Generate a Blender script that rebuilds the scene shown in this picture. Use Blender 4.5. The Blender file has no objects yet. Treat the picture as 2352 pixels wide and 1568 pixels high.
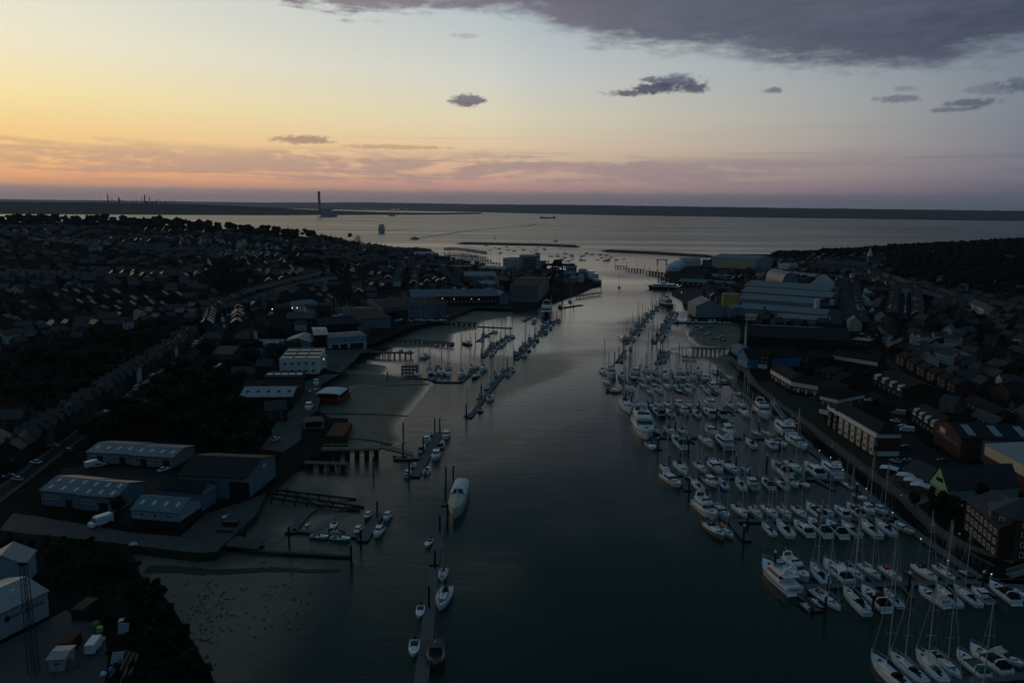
import bpy, math, random
from mathutils import Vector, Matrix
from mathutils.geometry import delaunay_2d_cdt
from math import radians as R, sin, cos, pi, atan2, sqrt
S = bpy.context.scene
COL = S.collection
random.seed(7)

# ------------------------------------------------------------------ camera
CAMZ = 100.0
FPX = 1829.0                       # focal length in units of a 2352 px wide frame
cam_d = bpy.data.cameras.new("camera"); cam_d.lens = 28.0; cam_d.sensor_width = 36.0
cam_d.clip_start = 1.0; cam_d.clip_end = 80000
cam = bpy.data.objects.new("camera", cam_d); COL.objects.link(cam)
CM = Matrix.Rotation(R(90 - 9.59), 3, 'X') @ Matrix.Rotation(R(0.6), 3, 'Z')
cam.matrix_world = Matrix.Translation((0, 0, CAMZ)) @ CM.to_4x4()
S.camera = cam
S.view_settings.view_transform = 'Standard'; S.view_settings.look = 'None'
S.view_settings.exposure = 0.0; S.view_settings.gamma = 1.0
S.cycles.use_denoising = True
S.cycles.max_bounces = 5; S.cycles.diffuse_bounces = 2; S.cycles.glossy_bounces = 3
S.cycles.volume_bounces = 0; S.cycles.transparent_max_bounces = 6

# ------------------------------------------------------------------ sky
class NT:
    """tiny helper for writing node trees as expressions"""
    def __init__(s, tree): s.t = tree
    def n(s, typ, **kw):
        nd = s.t.nodes.new(typ)
        for k, v in kw.items(): setattr(nd, k, v)
        return nd
    def put(s, sock, v):
        if isinstance(v, bpy.types.NodeSocket): s.t.links.new(v, sock)
        elif v is not None: sock.default_value = v
    def m(s, op, a, b=None, c=None, clamp=False):
        nd = s.n('ShaderNodeMath', operation=op); nd.use_clamp = clamp
        for i, v in enumerate((a, b, c)):
            if v is not None: s.put(nd.inputs[i], v)
        return nd.outputs[0]
    def mr(s, v, a, b, c=0.0, d=1.0, smooth=False):
        nd = s.n('ShaderNodeMapRange'); nd.interpolation_type = 'SMOOTHSTEP' if smooth else 'LINEAR'
        for i, x in enumerate((v, a, b, c, d)): s.put(nd.inputs[i], x)
        return nd.outputs[0]
    def ramp(s, fac, stops, interp='LINEAR'):
        nd = s.n('ShaderNodeValToRGB'); cr = nd.color_ramp; cr.interpolation = interp
        while len(cr.elements) < len(stops): cr.elements.new(0.5)
        for e, (p, c) in zip(cr.elements, stops):
            e.position = p; e.color = (*c, 1) if len(c) == 3 else c
        s.put(nd.inputs[0], fac); return nd.outputs[0]
    def mix(s, f, a, b, mode='MIX'):
        nd = s.n('ShaderNodeMix', data_type='RGBA', blend_type=mode)
        s.put(nd.inputs[0], f)
        for i, v in ((6, a), (7, b)):
            s.put(nd.inputs[i], (*v, 1) if isinstance(v, tuple) and len(v) == 3 else v)
        return nd.outputs[2]
    def xyz(s, x, y, z):
        nd = s.n('ShaderNodeCombineXYZ')
        for i, v in enumerate((x, y, z)): s.put(nd.inputs[i], v)
        return nd.outputs[0]
    def noise(s, vec, scale=5, detail=4, rough=.5, dist=0.0, out=0):
        nd = s.n('ShaderNodeTexNoise')
        if vec is not None: s.put(nd.inputs['Vector'], vec)
        nd.inputs['Scale'].default_value = scale; nd.inputs['Detail'].default_value = detail
        nd.inputs['Roughness'].default_value = rough; nd.inputs['Distortion'].default_value = dist
        return nd.outputs[out]

def lin(*c):
    return tuple(((x / 255) / 12.92 if x / 255 <= 0.04045 else ((x / 255 + .055) / 1.055) ** 2.4) for x in c)

W = bpy.data.worlds.new("World"); S.world = W; W.use_nodes = True
W.node_tree.nodes.clear(); n = NT(W.node_tree)
tc = n.n('ShaderNodeTexCoord'); sp = n.n('ShaderNodeSeparateXYZ'); n.put(sp.inputs[0], tc.outputs['Generated'])
X, Y, Z = sp.outputs
el = n.m('MULTIPLY', n.m('ARCSINE', Z), 57.2958)          # degrees above the horizon
az = n.m('MULTIPLY', n.m('ARCTAN2', X, Y), 57.2958)       # degrees east of the river's axis
ef = n.mr(el, 0, 90)                                       # compressed elevation: sqrt for fine steps low down
es = n.m('SQRT', ef)
def er(stops): return [(sqrt(max(e, 0) / 90), lin(*c)) for e, c in stops]
skyL = n.ramp(es, er([(0, (136,120,124)), (.7, (168,140,132)), (1.6, (246,176,124)), (2.8, (254,198,130)), (4.4, (254,213,144)), (6.5, (253,230,168)), (9.5, (246,236,204)), (14, (228,229,218)), (19, (168,182,190)), (28, (84,108,124)), (45, (66,92,110)), (60, (78,106,126)), (90, (80,110,132))]))
skyC = n.ramp(es, er([(0, (118,116,126)), (.7, (136,124,130)), (1.4, (190,150,144)), (2.4, (214,176,154)), (4, (226,200,166)), (6, (222,212,186)), (9, (204,208,203)), (14, (170,186,196)), (19, (100,126,138)), (26, (54,80,90)), (36, (40,66,76)), (50, (66,94,112)), (90, (80,110,132))]))
skyR = n.ramp(es, er([(0, (80,90,108)), (.8, (94,98,116)), (2, (116,117,132)), (4, (128,134,148)), (7, (126,138,152)), (11, (116,132,148)), (16, (80,100,114)), (26, (36,60,70)), (38, (36,62,74)), (55, (66,96,114)), (90, (80,110,132))]))
skyB = n.ramp(es, er([(0, (30,44,58)), (20, (36,54,70)), (50, (66,94,112)), (90, (80,110,132))]))
c1 = n.mix(n.mr(az, -34, 2, 1, 0), skyC, skyL)
c2 = n.mix(n.mr(az, -2, 34), c1, skyR)
aab = n.m('ABSOLUTE', n.m('ADD', az, 18))
sky = n.mix(n.mr(aab, 34, 95, 0, 1, True), c2, skyB)
# cloud fields; cx, cy are degrees, warped by noise
w1 = n.noise(n.xyz(n.m('MULTIPLY', az, .06), n.m('MULTIPLY', el, .3), 1.7), 1.0, 6, .62)
w2 = n.noise(n.xyz(n.m('MULTIPLY', az, .22), n.m('MULTIPLY', el, 1.1), 4.1), 1.0, 6, .6)
w4 = n.noise(n.xyz(n.m('MULTIPLY', az, 2.2), n.m('MULTIPLY', el, 3.4), 5.3), 1.0, 5, .62)
w3 = n.noise(n.xyz(n.m('MULTIPLY', az, .9), n.m('MULTIPLY', el, 2.6), 9.3), 1.0, 5, .6)
# the big violet deck: its lower edge as elevation over azimuth
def deg(u, v):
    d = CM @ Vector(((u - 1176) / FPX, (784 - v) / FPX, -1)); d.normalize()
    return math.degrees(atan2(d.x, d.y)), math.degrees(math.asin(d.z))
edge = [(-180, 34), (-60, 34), (-33, 26)] + [deg(u, v) for u, v in ((300, -160), (560, -14), (640, 2), (780, 30), (900, 40), (1000, 34), (1180, 44), (1300, 96), (1500, 128), (1700, 138), (1800, 165), (1960, 178), (2150, 172), (2250, 150), (2352, 112))] + [(45, 13), (70, 9), (180, 12)]
edge_r = n.ramp(n.mr(az, -180, 180), [((a + 180) / 360, (e / 40,) * 3) for a, e in edge])
dd = n.m('SUBTRACT', el, n.m('MULTIPLY', edge_r, 40))
dd = n.m('ADD', dd, n.m('MULTIPLY', n.m('SUBTRACT', w2, .5), 3.4))
dd = n.m('ADD', dd, n.m('MULTIPLY', n.m('SUBTRACT', w3, .5), 1.5))
dd = n.m('ADD', dd, n.m('MULTIPLY', n.m('SUBTRACT', w4, .5), .35))
dA = n.m('MULTIPLY', n.mr(dd, -.2, n.mr(az, -16, 2, .55, 1.6), 0, 1, True), n.mr(w1, .2, .6, .82, 1.0))
ccol = n.mix(n.mr(az, -12, 12), lin(140,126,134), lin(80,83,99))
ccol = n.mix(n.mr(az, 14, 36), ccol, lin(56,66,85))
ccol = n.mix(n.mr(n.m('ADD', n.m('MULTIPLY', w2, 1.0), n.m('MULTIPLY', w3, .6)), .62, .98), ccol, n.mix(.35, ccol, lin(98,100,122)))
ccol = n.mix(n.mr(el, 13, 21), ccol, lin(34,58,70))
sky = n.mix(n.m('MULTIPLY', n.m('MULTIPLY', dA, .95), n.mr(el, 17, 32, 1, .15)), sky, ccol)
# separate small clouds: ellipses broken by noise (centre, half size in pixels, strength)
def puff(sky, u, v, ru, rv, col, k=.9, soft=.6, top=None):
    a0, e0 = deg(u, v)
    dx = n.m('DIVIDE', n.m('SUBTRACT', az, a0), ru / FPX * 57.3)
    dy = n.m('DIVIDE', n.m('SUBTRACT', el, e0), rv / FPX * 57.3)
    d = n.m('SQRT', n.m('ADD', n.m('MULTIPLY', dx, dx), n.m('MULTIPLY', dy, dy)))
    d = n.m('ADD', d, n.m('MULTIPLY', n.m('SUBTRACT', w4, .5), 1.5))
    d = n.m('ADD', d, n.m('MULTIPLY', n.m('SUBTRACT', w3, .5), .7))
    a = n.mr(d, 1.0, 1.0 - soft, 0, k, True)
    c = n.mix(n.mr(dy, -1, .6), lin(*col), lin(*top)) if top else lin(*col)
    return n.mix(a, sky, c)
for a in ((1077, 230, 44, 17, (96,88,100), .9, .5, (120,112,124)), (1545, 188, 66, 20, (74,76,96), .95, .65, (104,106,126)), (1585, 202, 60, 15, (78,80,98), .9, .65), (1440, 214, 66, 9, (92,90,106), .9, .65), (1505, 203, 62, 13, (80,80,98), .92, .5), (1490, 184, 26, 8, (98,96,112), .8),
          (1775, 207, 26, 8, (98,94,110), .75), (2060, 228, 52, 10, (84,86,104), .6), (2235, 236, 62, 10, (78,80,100), .7), (2190, 252, 50, 6, (84,84,102), .6), (2075, 205, 24, 8, (104,104,122), .4),
          (1070, 83, 45, 7, (160,152,160), .45), (700, 321, 85, 11, (158,124,112), .75), (905, 338, 150, 7, (176,138,118), .55), (2280, 205, 60, 14, (84,88,108), .4), (2352, 195, 50, 16, (74,78,100), .6)):
    sky = puff(sky, *a)
# long bank and streaks above the sea
sv = n.xyz(n.m('MULTIPLY', az, .075), n.m('MULTIPLY', el, .85), 2.2)
s1 = n.noise(sv, 1.0, 8, .58, .6)
bank_lo = n.m('MULTIPLY', n.mr(n.m('ADD', el, n.m('MULTIPLY', s1, 1.2)), 1.7, 2.5, 0, 1, True), n.mr(n.m('ADD', el, n.m('MULTIPLY', n.m('SUBTRACT', w1, .5), 3.0)), 4.1, 2.9, 0, 1, True))
bank = n.m('MULTIPLY', bank_lo, n.mr(n.m('ADD', s1, n.m('MULTIPLY', n.m('SUBTRACT', w3, .5), .25)), .40, .53, 0, 1, True))
bank = n.m('MULTIPLY', bank, n.m('MULTIPLY', n.mr(az, -38, -10, .75, 1), n.mr(az, 14, 30, 1, .35)))
bcol = n.mix(n.mr(az, -30, 20), lin(182,150,138), lin(142,130,140))
sky = n.mix(n.m('MULTIPLY', bank, .70), sky, bcol)
st = n.m('MULTIPLY', n.mr(n.noise(n.xyz(n.m('MULTIPLY', az, .03), n.m('MULTIPLY', el, 2.6), 7.7), 1.0, 6, .55), .55, .72, 0, 1, True), n.m('MULTIPLY', n.mr(el, 2.4, 3.2, 0, 1), n.mr(el, 5.6, 4.0, 0, 1)))
sky = n.mix(n.m('MULTIPLY', st, n.m('MULTIPLY', n.mr(az, -18, -4), .55)), sky, n.mix(n.mr(az, -20, 20), lin(160,126,120), lin(112,106,122)))
# grey veil right on the horizon with a ragged top
vt = n.m('ADD', el, n.m('MULTIPLY', n.m('SUBTRACT', w3, .5), .5))
sky = n.mix(n.mr(vt, 1.15, .8, 0, .75, True), sky, n.mix(n.mr(az, -33, 33), lin(156,138,136), lin(94,100,116)))
bg = n.n('ShaderNodeBackground'); n.put(bg.inputs[0], sky); bg.inputs[1].default_value = 1.0
wo = n.n('ShaderNodeOutputWorld'); W.node_tree.links.new(bg.outputs[0], wo.inputs[0])
W.cycles.sampling_method = 'MANUAL'; W.cycles.sample_map_resolution = 1024

# the sun has just gone: only a faint wide warm glow low in the west (left)
sd = bpy.data.lights.new("sun", 'SUN'); sd.energy = 0.10; sd.angle = R(24); sd.color = (1, .62, .36)
so = bpy.data.objects.new("sun", sd); COL.objects.link(so)
so.rotation_euler = Vector((sin(R(-42)), cos(R(-42)), sin(R(5)))).to_track_quat('Z', 'Y').to_euler()

# ------------------------------------------------------------------ helpers
def ramp1(x, pts):
    if x <= pts[0][0]: return pts[0][1]
    for (a, p), (b, q) in zip(pts, pts[1:]):
        if x <= b: return p + (q - p) * (x - a) / (b - a)
    return pts[-1][1]
RIDGE = [(-1.2, 60), (-.65, 60), (-.5, 62), (-.42, 57), (-.34, 50), (-.25, 37), (-.19, 20), (-.13, 7), (-.08, 1), (.2, 0), (.27, 3), (.32, 9), (.38, 19), (.45, 25), (.65, 44), (1.2, 50)]
BASE = 2.5
def H(x, y):
    """height of the land"""
    if y < 60: return BASE
    a = x / y; r = ramp1(a, RIDGE)
    if r <= 0: return BASE
    if a < 0: y0, y1, y2, p = 330, 1480, 2050, 1.15
    else: y0, y1, y2, p = 420, 1380, 1800, 1.45
    if y < y0: return BASE
    if y <= y1:
        t = (y - y0) / (y1 - y0); return BASE + r * (t ** p * (1.25 - .25 * t))
    t = min(1, (y - y1) / (y2 - y1)); return BASE + r * (1 - t * t * (3 - 2 * t))
def raydir(u, v): return CM @ Vector(((u - 1176) / FPX, (784 - v) / FPX, -1))
def P(u, v, z=None):
    """point of the world seen at (u, v): on the plane z, or on the land"""
    d = raydir(u, v)
    if z is not None:
        if d.z > -1e-4: d.z = -1e-4
        return Vector((0, 0, CAMZ)) + d * ((z - CAMZ) / d.z)
    d = d / d.y; t = 80.0; prev = t
    while t < 2400:
        if CAMZ + d.z * t < H(d.x * t, t): break
        prev = t; t += 12
    else:
        return Vector((d.x * 1500, 1500, H(d.x * 1500, 1500)))
    lo, hi = prev, t
    for _ in range(14):
        m_ = (lo + hi) / 2
        if CAMZ + d.z * m_ < H(d.x * m_, m_): hi = m_
        else: lo = m_
    return Vector((d.x * hi, hi, H(d.x * hi, hi)))
def ordn(i): return f"{i}{'th' if 10 <= i % 100 <= 20 else {1:'st',2:'nd',3:'rd'}.get(i % 10, 'th')}"
def U(p):
    """frame position of a world point"""
    q = CM.transposed() @ (Vector(p) - Vector((0, 0, CAMZ)))
    return 1176 + FPX * q.x / -q.z, 784 - FPX * q.y / -q.z

class MB:
    """collects faces, then becomes ONE mesh"""
    def __init__(s): s.v = []; s.f = []; s.mi = []
    def add(s, vs, fs, mi=0):
        b = len(s.v); s.v += [tuple(p) for p in vs]
        s.f += [tuple(b + i for i in f) for f in fs]; s.mi += [mi] * len(fs); return s
    def box(s, x0, x1, y0, y1, z0, z1, mi=0):
        return s.frus(x0, x1, y0, y1, x0, x1, y0, y1, z0, z1, mi)
    def frus(s, x0, x1, y0, y1, X0, X1, Y0, Y1, z0, z1, mi=0):
        return s.add([(x0,y0,z0),(x1,y0,z0),(x1,y1,z0),(x0,y1,z0),(X0,Y0,z1),(X1,Y0,z1),(X1,Y1,z1),(X0,Y1,z1)],
                     [(3,2,1,0),(4,5,6,7),(0,1,5,4),(1,2,6,5),(2,3,7,6),(3,0,4,7)], mi)
    def tube(s, p, q, r, n_=6, mi=0, r2=None):
        p, q = Vector(p), Vector(q); d = (q - p).normalized()
        a = d.orthogonal().normalized(); b = d.cross(a); r2 = r if r2 is None else r2
        vs = [p + (a * cos(2*pi*i/n_) + b * sin(2*pi*i/n_)) * r for i in range(n_)] + [q + (a * cos(2*pi*i/n_) + b * sin(2*pi*i/n_)) * r2 for i in range(n_)]
        fs = [(i, (i+1) % n_, n_ + (i+1) % n_, n_ + i) for i in range(n_)] + [tuple(range(n_))[::-1], tuple(range(n_, 2*n_))]
        return s.add(vs, fs, mi)
    def path(s, pts, r, n_=5, mi=0):
        for a, b in zip(pts, pts[1:]): s.tube(a, b, r, n_, mi)
        return s
    def loft(s, rings, mi=0, cap=True, closed=True):
        k = len(rings[0]); vs = [p for r in rings for p in r]; fs = []
        for i in range(len(rings) - 1):
            for j in range(k if closed else k - 1):
                fs.append((i*k+j, i*k+(j+1) % k, (i+1)*k+(j+1) % k, (i+1)*k+j))
        if cap: fs += [tuple(range(k))[::-1], tuple(range((len(rings)-1)*k, len(rings)*k))]
        return s.add(vs, fs, mi)
    def lathe(s, prof, c=(0,0,0), n_=12, mi=0):
        return s.loft([[(c[0]+r*cos(2*pi*i/n_), c[1]+r*sin(2*pi*i/n_), c[2]+z) for i in range(n_)] for r, z in prof], mi)
    def quad(s, a, b, c, d, mi=0): return s.add([a,b,c,d], [(0,1,2,3)], mi)
    def mesh(s, name, mats, smooth=False):
        me = bpy.data.meshes.new(name); me.from_pydata(s.v, [], s.f)
        for m_ in (mats if isinstance(mats, (list, tuple)) else [mats]): me.materials.append(m_)
        me.polygons.foreach_set('material_index', s.mi)
        if smooth: me.polygons.foreach_set('use_smooth', [True] * len(s.f))
        me.update(); return me
def link(name, data, parent=None, loc=(0,0,0), rz=0, sc=None):
    o = bpy.data.objects.new(name, data); COL.objects.link(o)
    if parent: o.parent = parent
    o.location = loc; o.rotation_euler = (0, 0, rz)
    if sc is not None: o.scale = (sc,)*3 if isinstance(sc, (int, float)) else sc
    return o
def tag(o, label, cat, group=None, kind=None):
    if label: o['label'] = label
    if cat: o['category'] = cat
    if group: o['group'] = group
    if kind: o['kind'] = kind
    return o
def struct(name, mb, mats, smooth=False):
    o = link(name, mb.mesh(name, mats, smooth)); o['kind'] = 'structure'; return o
def inst(proto, name, label, cat, group, loc, rz=0, sc=1.0, over=None):
    """proto: list of (part name, mesh, location, [(sub name, mesh, location)...])"""
    root = link(name, None, None, loc, rz, sc); root.empty_display_size = .5; tag(root, label, cat, group)
    for pn, me, pl, subs in proto:
        o = link(pn, me, root, pl)
        if over and pn in over:
            for sl in o.material_slots: sl.link = 'OBJECT'
            o.material_slots[0].material = over[pn]
            for i in range(1, len(o.material_slots)): o.material_slots[i].material = me.materials[i]
        for sn, sm, sl_ in subs:
            q = link(sn, sm, o, sl_)
            if over and sn in over:
                q.material_slots[0].link = 'OBJECT'; q.material_slots[0].material = over[sn]
    return root

MATS = {}
def mat(name, col, rough=.7, metal=0.0, var=.25, scale=.4, spec=.5, rnd=0.0, bump=0.0, bscale=2.0, emit=None, stripes=None):
    m_ = bpy.data.materials.new(name); m_.use_nodes = True; MATS[name] = m_
    t = m_.node_tree; t.nodes.clear(); k = NT(t)
    b = k.n('ShaderNodeBsdfPrincipled'); o = k.n('ShaderNodeOutputMaterial'); t.links.new(b.outputs[0], o.inputs[0])
    c = (*col, 1)
    tc_ = k.n('ShaderNodeTexCoord')
    geo = k.n('ShaderNodeNewGeometry')
    f = k.noise(geo.outputs['Position'], scale, 5, .6)
    col_ = k.mix(f, tuple(x * (1 - var) for x in col), tuple(min(1, x * (1 + var)) for x in col))
    f2 = k.noise(geo.outputs['Position'], scale * 7, 3, .6)
    col_ = k.mix(k.m('MULTIPLY', f2, var), col_, tuple(x * .55 for x in col))
    if stripes:      # corrugated sheet, slates or planks: (direction, period, depth)
        ax, per, dep = stripes
        s_ = k.n('ShaderNodeSeparateXYZ'); k.put(s_.inputs[0], tc_.outputs['Object'])
        w = k.m('PINGPONG', k.m('MULTIPLY', s_.outputs[ax], 1.0 / per), .5)
        col_ = k.mix(k.mr(w, .0, .18, dep, 0), col_, tuple(x * .5 for x in col))
    if rnd:
        oi = k.n('ShaderNodeObjectInfo')
        col_ = k.mix(1.0, col_, k.ramp(oi.outputs['Random'], [(0, (1-rnd,)*3), (1, (1,)*3)]), 'MULTIPLY')
    k.put(b.inputs['Base Color'], col_)
    k.put(b.inputs['Roughness'], k.mr(f2, .2, .8, max(.03, rough - .1), min(1, rough + .1)))
    b.inputs['Metallic'].default_value = metal; b.inputs['Specular IOR Level'].default_value = spec if rough < .6 else min(spec, .14)
    if bump:
        bn = k.n('ShaderNodeBump'); bn.inputs['Strength'].default_value = bump; bn.inputs['Distance'].default_value = .2
        k.put(bn.inputs['Height'], k.noise(geo.outputs['Position'], bscale, 5, .6)); k.put(b.inputs['Normal'], bn.outputs[0])
    if emit:
        b.inputs['Emission Color'].default_value = (*emit[0], 1); b.inputs['Emission Strength'].default_value = emit[1]
    return m_

# ------------------------------------------------------------------ land, water, mud
def water_mat():
    m_ = bpy.data.materials.new("sea_water"); m_.use_nodes = True; t = m_.node_tree; t.nodes.clear(); k = NT(t)
    o = k.n('ShaderNodeOutputMaterial'); b = k.n('ShaderNodeBsdfPrincipled')
    g = k.n('ShaderNodeNewGeometry'); s_ = k.n('ShaderNodeSeparateXYZ'); k.put(s_.inputs[0], g.outputs['Position'])
    x, y, _z = s_.outputs
    big = k.noise(k.xyz(k.m('MULTIPLY', x, .006), k.m('MULTIPLY', y, .0035), 3.0), 1, 4, .55, .6)
    streak = k.noise(k.xyz(k.m('MULTIPLY', x, .0006), k.m('MULTIPLY', y, .006), 9.0), 1, 5, .6)
    k.put(b.inputs['Base Color'], k.mix(k.mr(big, .35, .65), (.005, .0215, .0165), (.007, .029, .021)))
    cat_ = k.mr(big, .5, .62, 0, 1, True)
    k.put(b.inputs['Roughness'], k.m('ADD', k.m('ADD', k.mr(y, 150, 2500, .09, .28), k.m('MULTIPLY', k.m('MULTIPLY', cat_, .16), k.mr(y, 700, 1300, 1, 0))), k.m('MULTIPLY', k.mr(streak, .35, .7), .12)))
    b.inputs['IOR'].default_value = 1.33; b.inputs['Specular IOR Level'].default_value = .5
    h1 = k.noise(k.xyz(k.m('MULTIPLY', x, .55), k.m('MULTIPLY', y, .9), 0), 1, 4, .6)
    h2 = k.noise(k.xyz(k.m('MULTIPLY', x, .06), k.m('MULTIPLY', y, .16), 5), 1, 4, .6)
    hh = k.m('ADD', h1, k.m('MULTIPLY', h2, 2.0))
    bn = k.n('ShaderNodeBump'); bn.inputs['Distance'].default_value = .35
    k.put(bn.inputs['Strength'], k.m('ADD', .11, k.m('MULTIPLY', k.m('MULTIPLY', cat_, .08), k.mr(y, 700, 1300, 1, 0))))
    k.put(bn.inputs['Height'], hh); k.put(b.inputs['Normal'], bn.outputs[0])
    t.links.new(b.outputs[0], o.inputs[0]); return m_
WATER = water_mat()
def mud_mat():
    """wet mud whose sheet thins out into the shallows: the 'wet' attribute says how much water lies on it"""
    m_ = bpy.data.materials.new("wet_mud"); m_.use_nodes = True; t = m_.node_tree; t.nodes.clear(); k = NT(t)
    o = k.n('ShaderNodeOutputMaterial'); b = k.n('ShaderNodeBsdfPrincipled')
    g = k.n('ShaderNodeNewGeometry'); at = k.n('ShaderNodeAttribute'); at.attribute_name = 'wet'
    f1 = k.noise(g.outputs['Position'], .045, 6, .65, .8); f2 = k.noise(g.outputs['Position'], .5, 5, .7); f3 = k.noise(g.outputs['Position'], 2.2, 4, .6)
    c = k.mix(k.mr(f1, .42, .6), (.160, .148, .112), (.082, .092, .056))
    c = k.mix(k.mr(f2, .35, .7), c, (.130, .125, .095))
    c = k.mix(k.mr(f3, .6, .74, 0, .7), c, (.035, .037, .024))
    wet = k.m('ADD', at.outputs['Fac'], k.m('MULTIPLY', k.m('SUBTRACT', f2, .5), .35), clamp=True)
    c = k.mix(k.mr(wet, .15, .9), c, (.005, .0205, .0155))
    k.put(b.inputs['Base Color'], c)
    k.put(b.inputs['Roughness'], k.mr(k.m('ADD', wet, k.m('MULTIPLY', f1, .3)), .2, 1.0, .55, .15))
    k.put(b.inputs['Specular IOR Level'], k.mr(wet, .1, .9, .13, .5)); b.inputs['IOR'].default_value = 1.35
    bn = k.n('ShaderNodeBump'); k.put(bn.inputs['Strength'], k.mr(wet, 0, .9, .5, .2)); bn.inputs['Distance'].default_value = .25
    k.put(bn.inputs['Height'], k.m('ADD', f2, k.m('MULTIPLY', f3, .4))); k.put(b.inputs['Normal'], bn.outputs[0])
    t.links.new(b.outputs[0], o.inputs[0]); return m_
MUD = mud_mat()
def ground_mat(name, cols, scale):
    m_ = bpy.data.materials.new(name); m_.use_nodes = True; t = m_.node_tree; t.nodes.clear(); k = NT(t)
    o = k.n('ShaderNodeOutputMaterial'); b = k.n('ShaderNodeBsdfPrincipled'); g = k.n('ShaderNodeNewGeometry')
    f1 = k.noise(g.outputs['Position'], scale, 5, .6, .5); f2 = k.noise(g.outputs['Position'], scale * 9, 5, .65)
    c = k.mix(k.mr(f1, .4, .58), cols[0], cols[1]); c = k.mix(k.mr(f2, .5, .66), c, cols[2])
    k.put(b.inputs['Base Color'], c); b.inputs['Roughness'].default_value = 1.0; b.inputs['Specular IOR Level'].default_value = .04
    bn = k.n('ShaderNodeBump'); bn.inputs['Strength'].default_value = .5; bn.inputs['Distance'].default_value = .4
    k.put(bn.inputs['Height'], f2); k.put(b.inputs['Normal'], bn.outputs[0])
    t.links.new(b.outputs[0], o.inputs[0]); return m_
GROUND = ground_mat("ground_cover", ((.008, .012, .008), (.014, .017, .014), (.006, .009, .006)), .03)
CONC = mat("worn_concrete", (.085, .086, .084), .85, var=.35, scale=.12, bump=.2)
QUAYW = mat("quay_wall", (.060, .055, .045), .9, var=.45, scale=.3, bump=.4)
FARLAND = ground_mat("far_land", ((.030, .036, .024), (.045, .045, .035), (.020, .026, .016)), .0016)

WEST = [P(u, v, BASE) for u, v in ((985,573),(1000,583),(1014,597),(1060,603),(1120,612),(1165,627),(1230,626),(1262,617),(1303,621),(1330,627),(1352,634),(1376,646),(1380,652),(1358,656),(1326,671),(1290,682),(1262,693),(1225,700),(1176,709),(1090,706),(1050,722),(1013,738),(960,752),(905,776),(863,797),(826,809),(815,824),(806,832),(783,857),(738,880),(733,924),(728,946),(758,962),(800,962),(797,1020),(763,1031),(742,1038),(690,1058),(645,1100),(612,1131),(588,1183),(497,1268),(455,1271),(380,1262),(300,1252),(322,1318),(362,1349),(402,1401),(437,1463),(475,1526),(505,1590))]
WEST = [Vector((-2600,2200,0)), Vector((-1100,2250,0)), Vector((-420,2000,0))] + WEST + [Vector((-55,60,0)), Vector((-600,60,0)), Vector((-2600,500,0))]
EAST = [P(u, v, BASE) for u, v in ((1640,590),(1611,610),(1570,614),(1531,618),(1528,636),(1558,655),(1543,671),(1566,682),(1571,700),(1594,711),(1606,704),(1600,716),(1582,722),(1591,731),(1696,738),(1703,765),(1698,784),(1678,800),(1672,812),(1690,824),(1706,836),(1700,850),(1693,866),(1720,893),(1778,931),(1841,972),(1871,999),(1976,1080),(2064,1145),(2141,1222),(2189,1250),(2284,1301),(2352,1297),(2520,1290))]
EAST = EAST + [Vector((260,150,0)), Vector((1100,300,0)), Vector((2600,1300,0)), Vector((2600,1900,0)), Vector((900,1760,0)), P(1700,583,BASE)]

def inside(p, poly):
    c = False; x, y = p[0], p[1]; j = len(poly) - 1
    for i in range(len(poly)):
        xi, yi, xj, yj = poly[i][0], poly[i][1], poly[j][0], poly[j][1]
        if (yi > y) != (yj > y) and x < (xj - xi) * (y - yi) / (yj - yi) + xi: c = not c
        j = i
    return c
def edge_dist(p, poly):
    best = 1e9
    for a, b in zip(poly, poly[1:] + poly[:1]):
        ax, ay = a[0], a[1]; dx, dy = b[0]-ax, b[1]-ay; L = dx*dx+dy*dy or 1
        t = max(0, min(1, ((p[0]-ax)*dx+(p[1]-ay)*dy)/L)); q = (p[0]-ax-t*dx)**2+(p[1]-ay-t*dy)**2
        if q < best: best = q
    return sqrt(best)
def tri(poly, pts):
    nb = len(poly); vs = [Vector((p[0], p[1])) for p in poly] + [Vector((p[0], p[1])) for p in pts]
    r = delaunay_2d_cdt(vs, [(i, (i+1) % nb) for i in range(nb)], [], 1, 1e-4)
    return [v for v in r[0]], [f for f in r[2]]
def land(name, poly):
    pts = []; y = 80.0
    while y < 2300:
        st = 12 + y * .022; x = -1600.0 + (int(y) % 7)
        while x < 1700:
            if inside((x, y), poly) and edge_dist((x, y), poly) > st * .4: pts.append((x, y))
            x += st * 1.3
        y += st
    vs, fs = tri(poly, pts); m_ = MB()
    m_.add([(v.x, v.y, H(v.x, v.y)) for v in vs], fs, 0)
    for a, b in zip(poly, poly[1:] + poly[:1]):      # quay wall down into the water
        m_.quad((a.x, a.y, BASE), (b.x, b.y, BASE), (b.x, b.y, -2), (a.x, a.y, -2), 1)
    o = struct(name, m_, [GROUND, QUAYW]); return o
land("ground", WEST); land("ground_east", EAST)
w = MB(); w.quad((-26000,-3000,0),(26000,-3000,0),(26000,24000,0),(-26000,24000,0)); struct("water", w, WATER)

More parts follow.
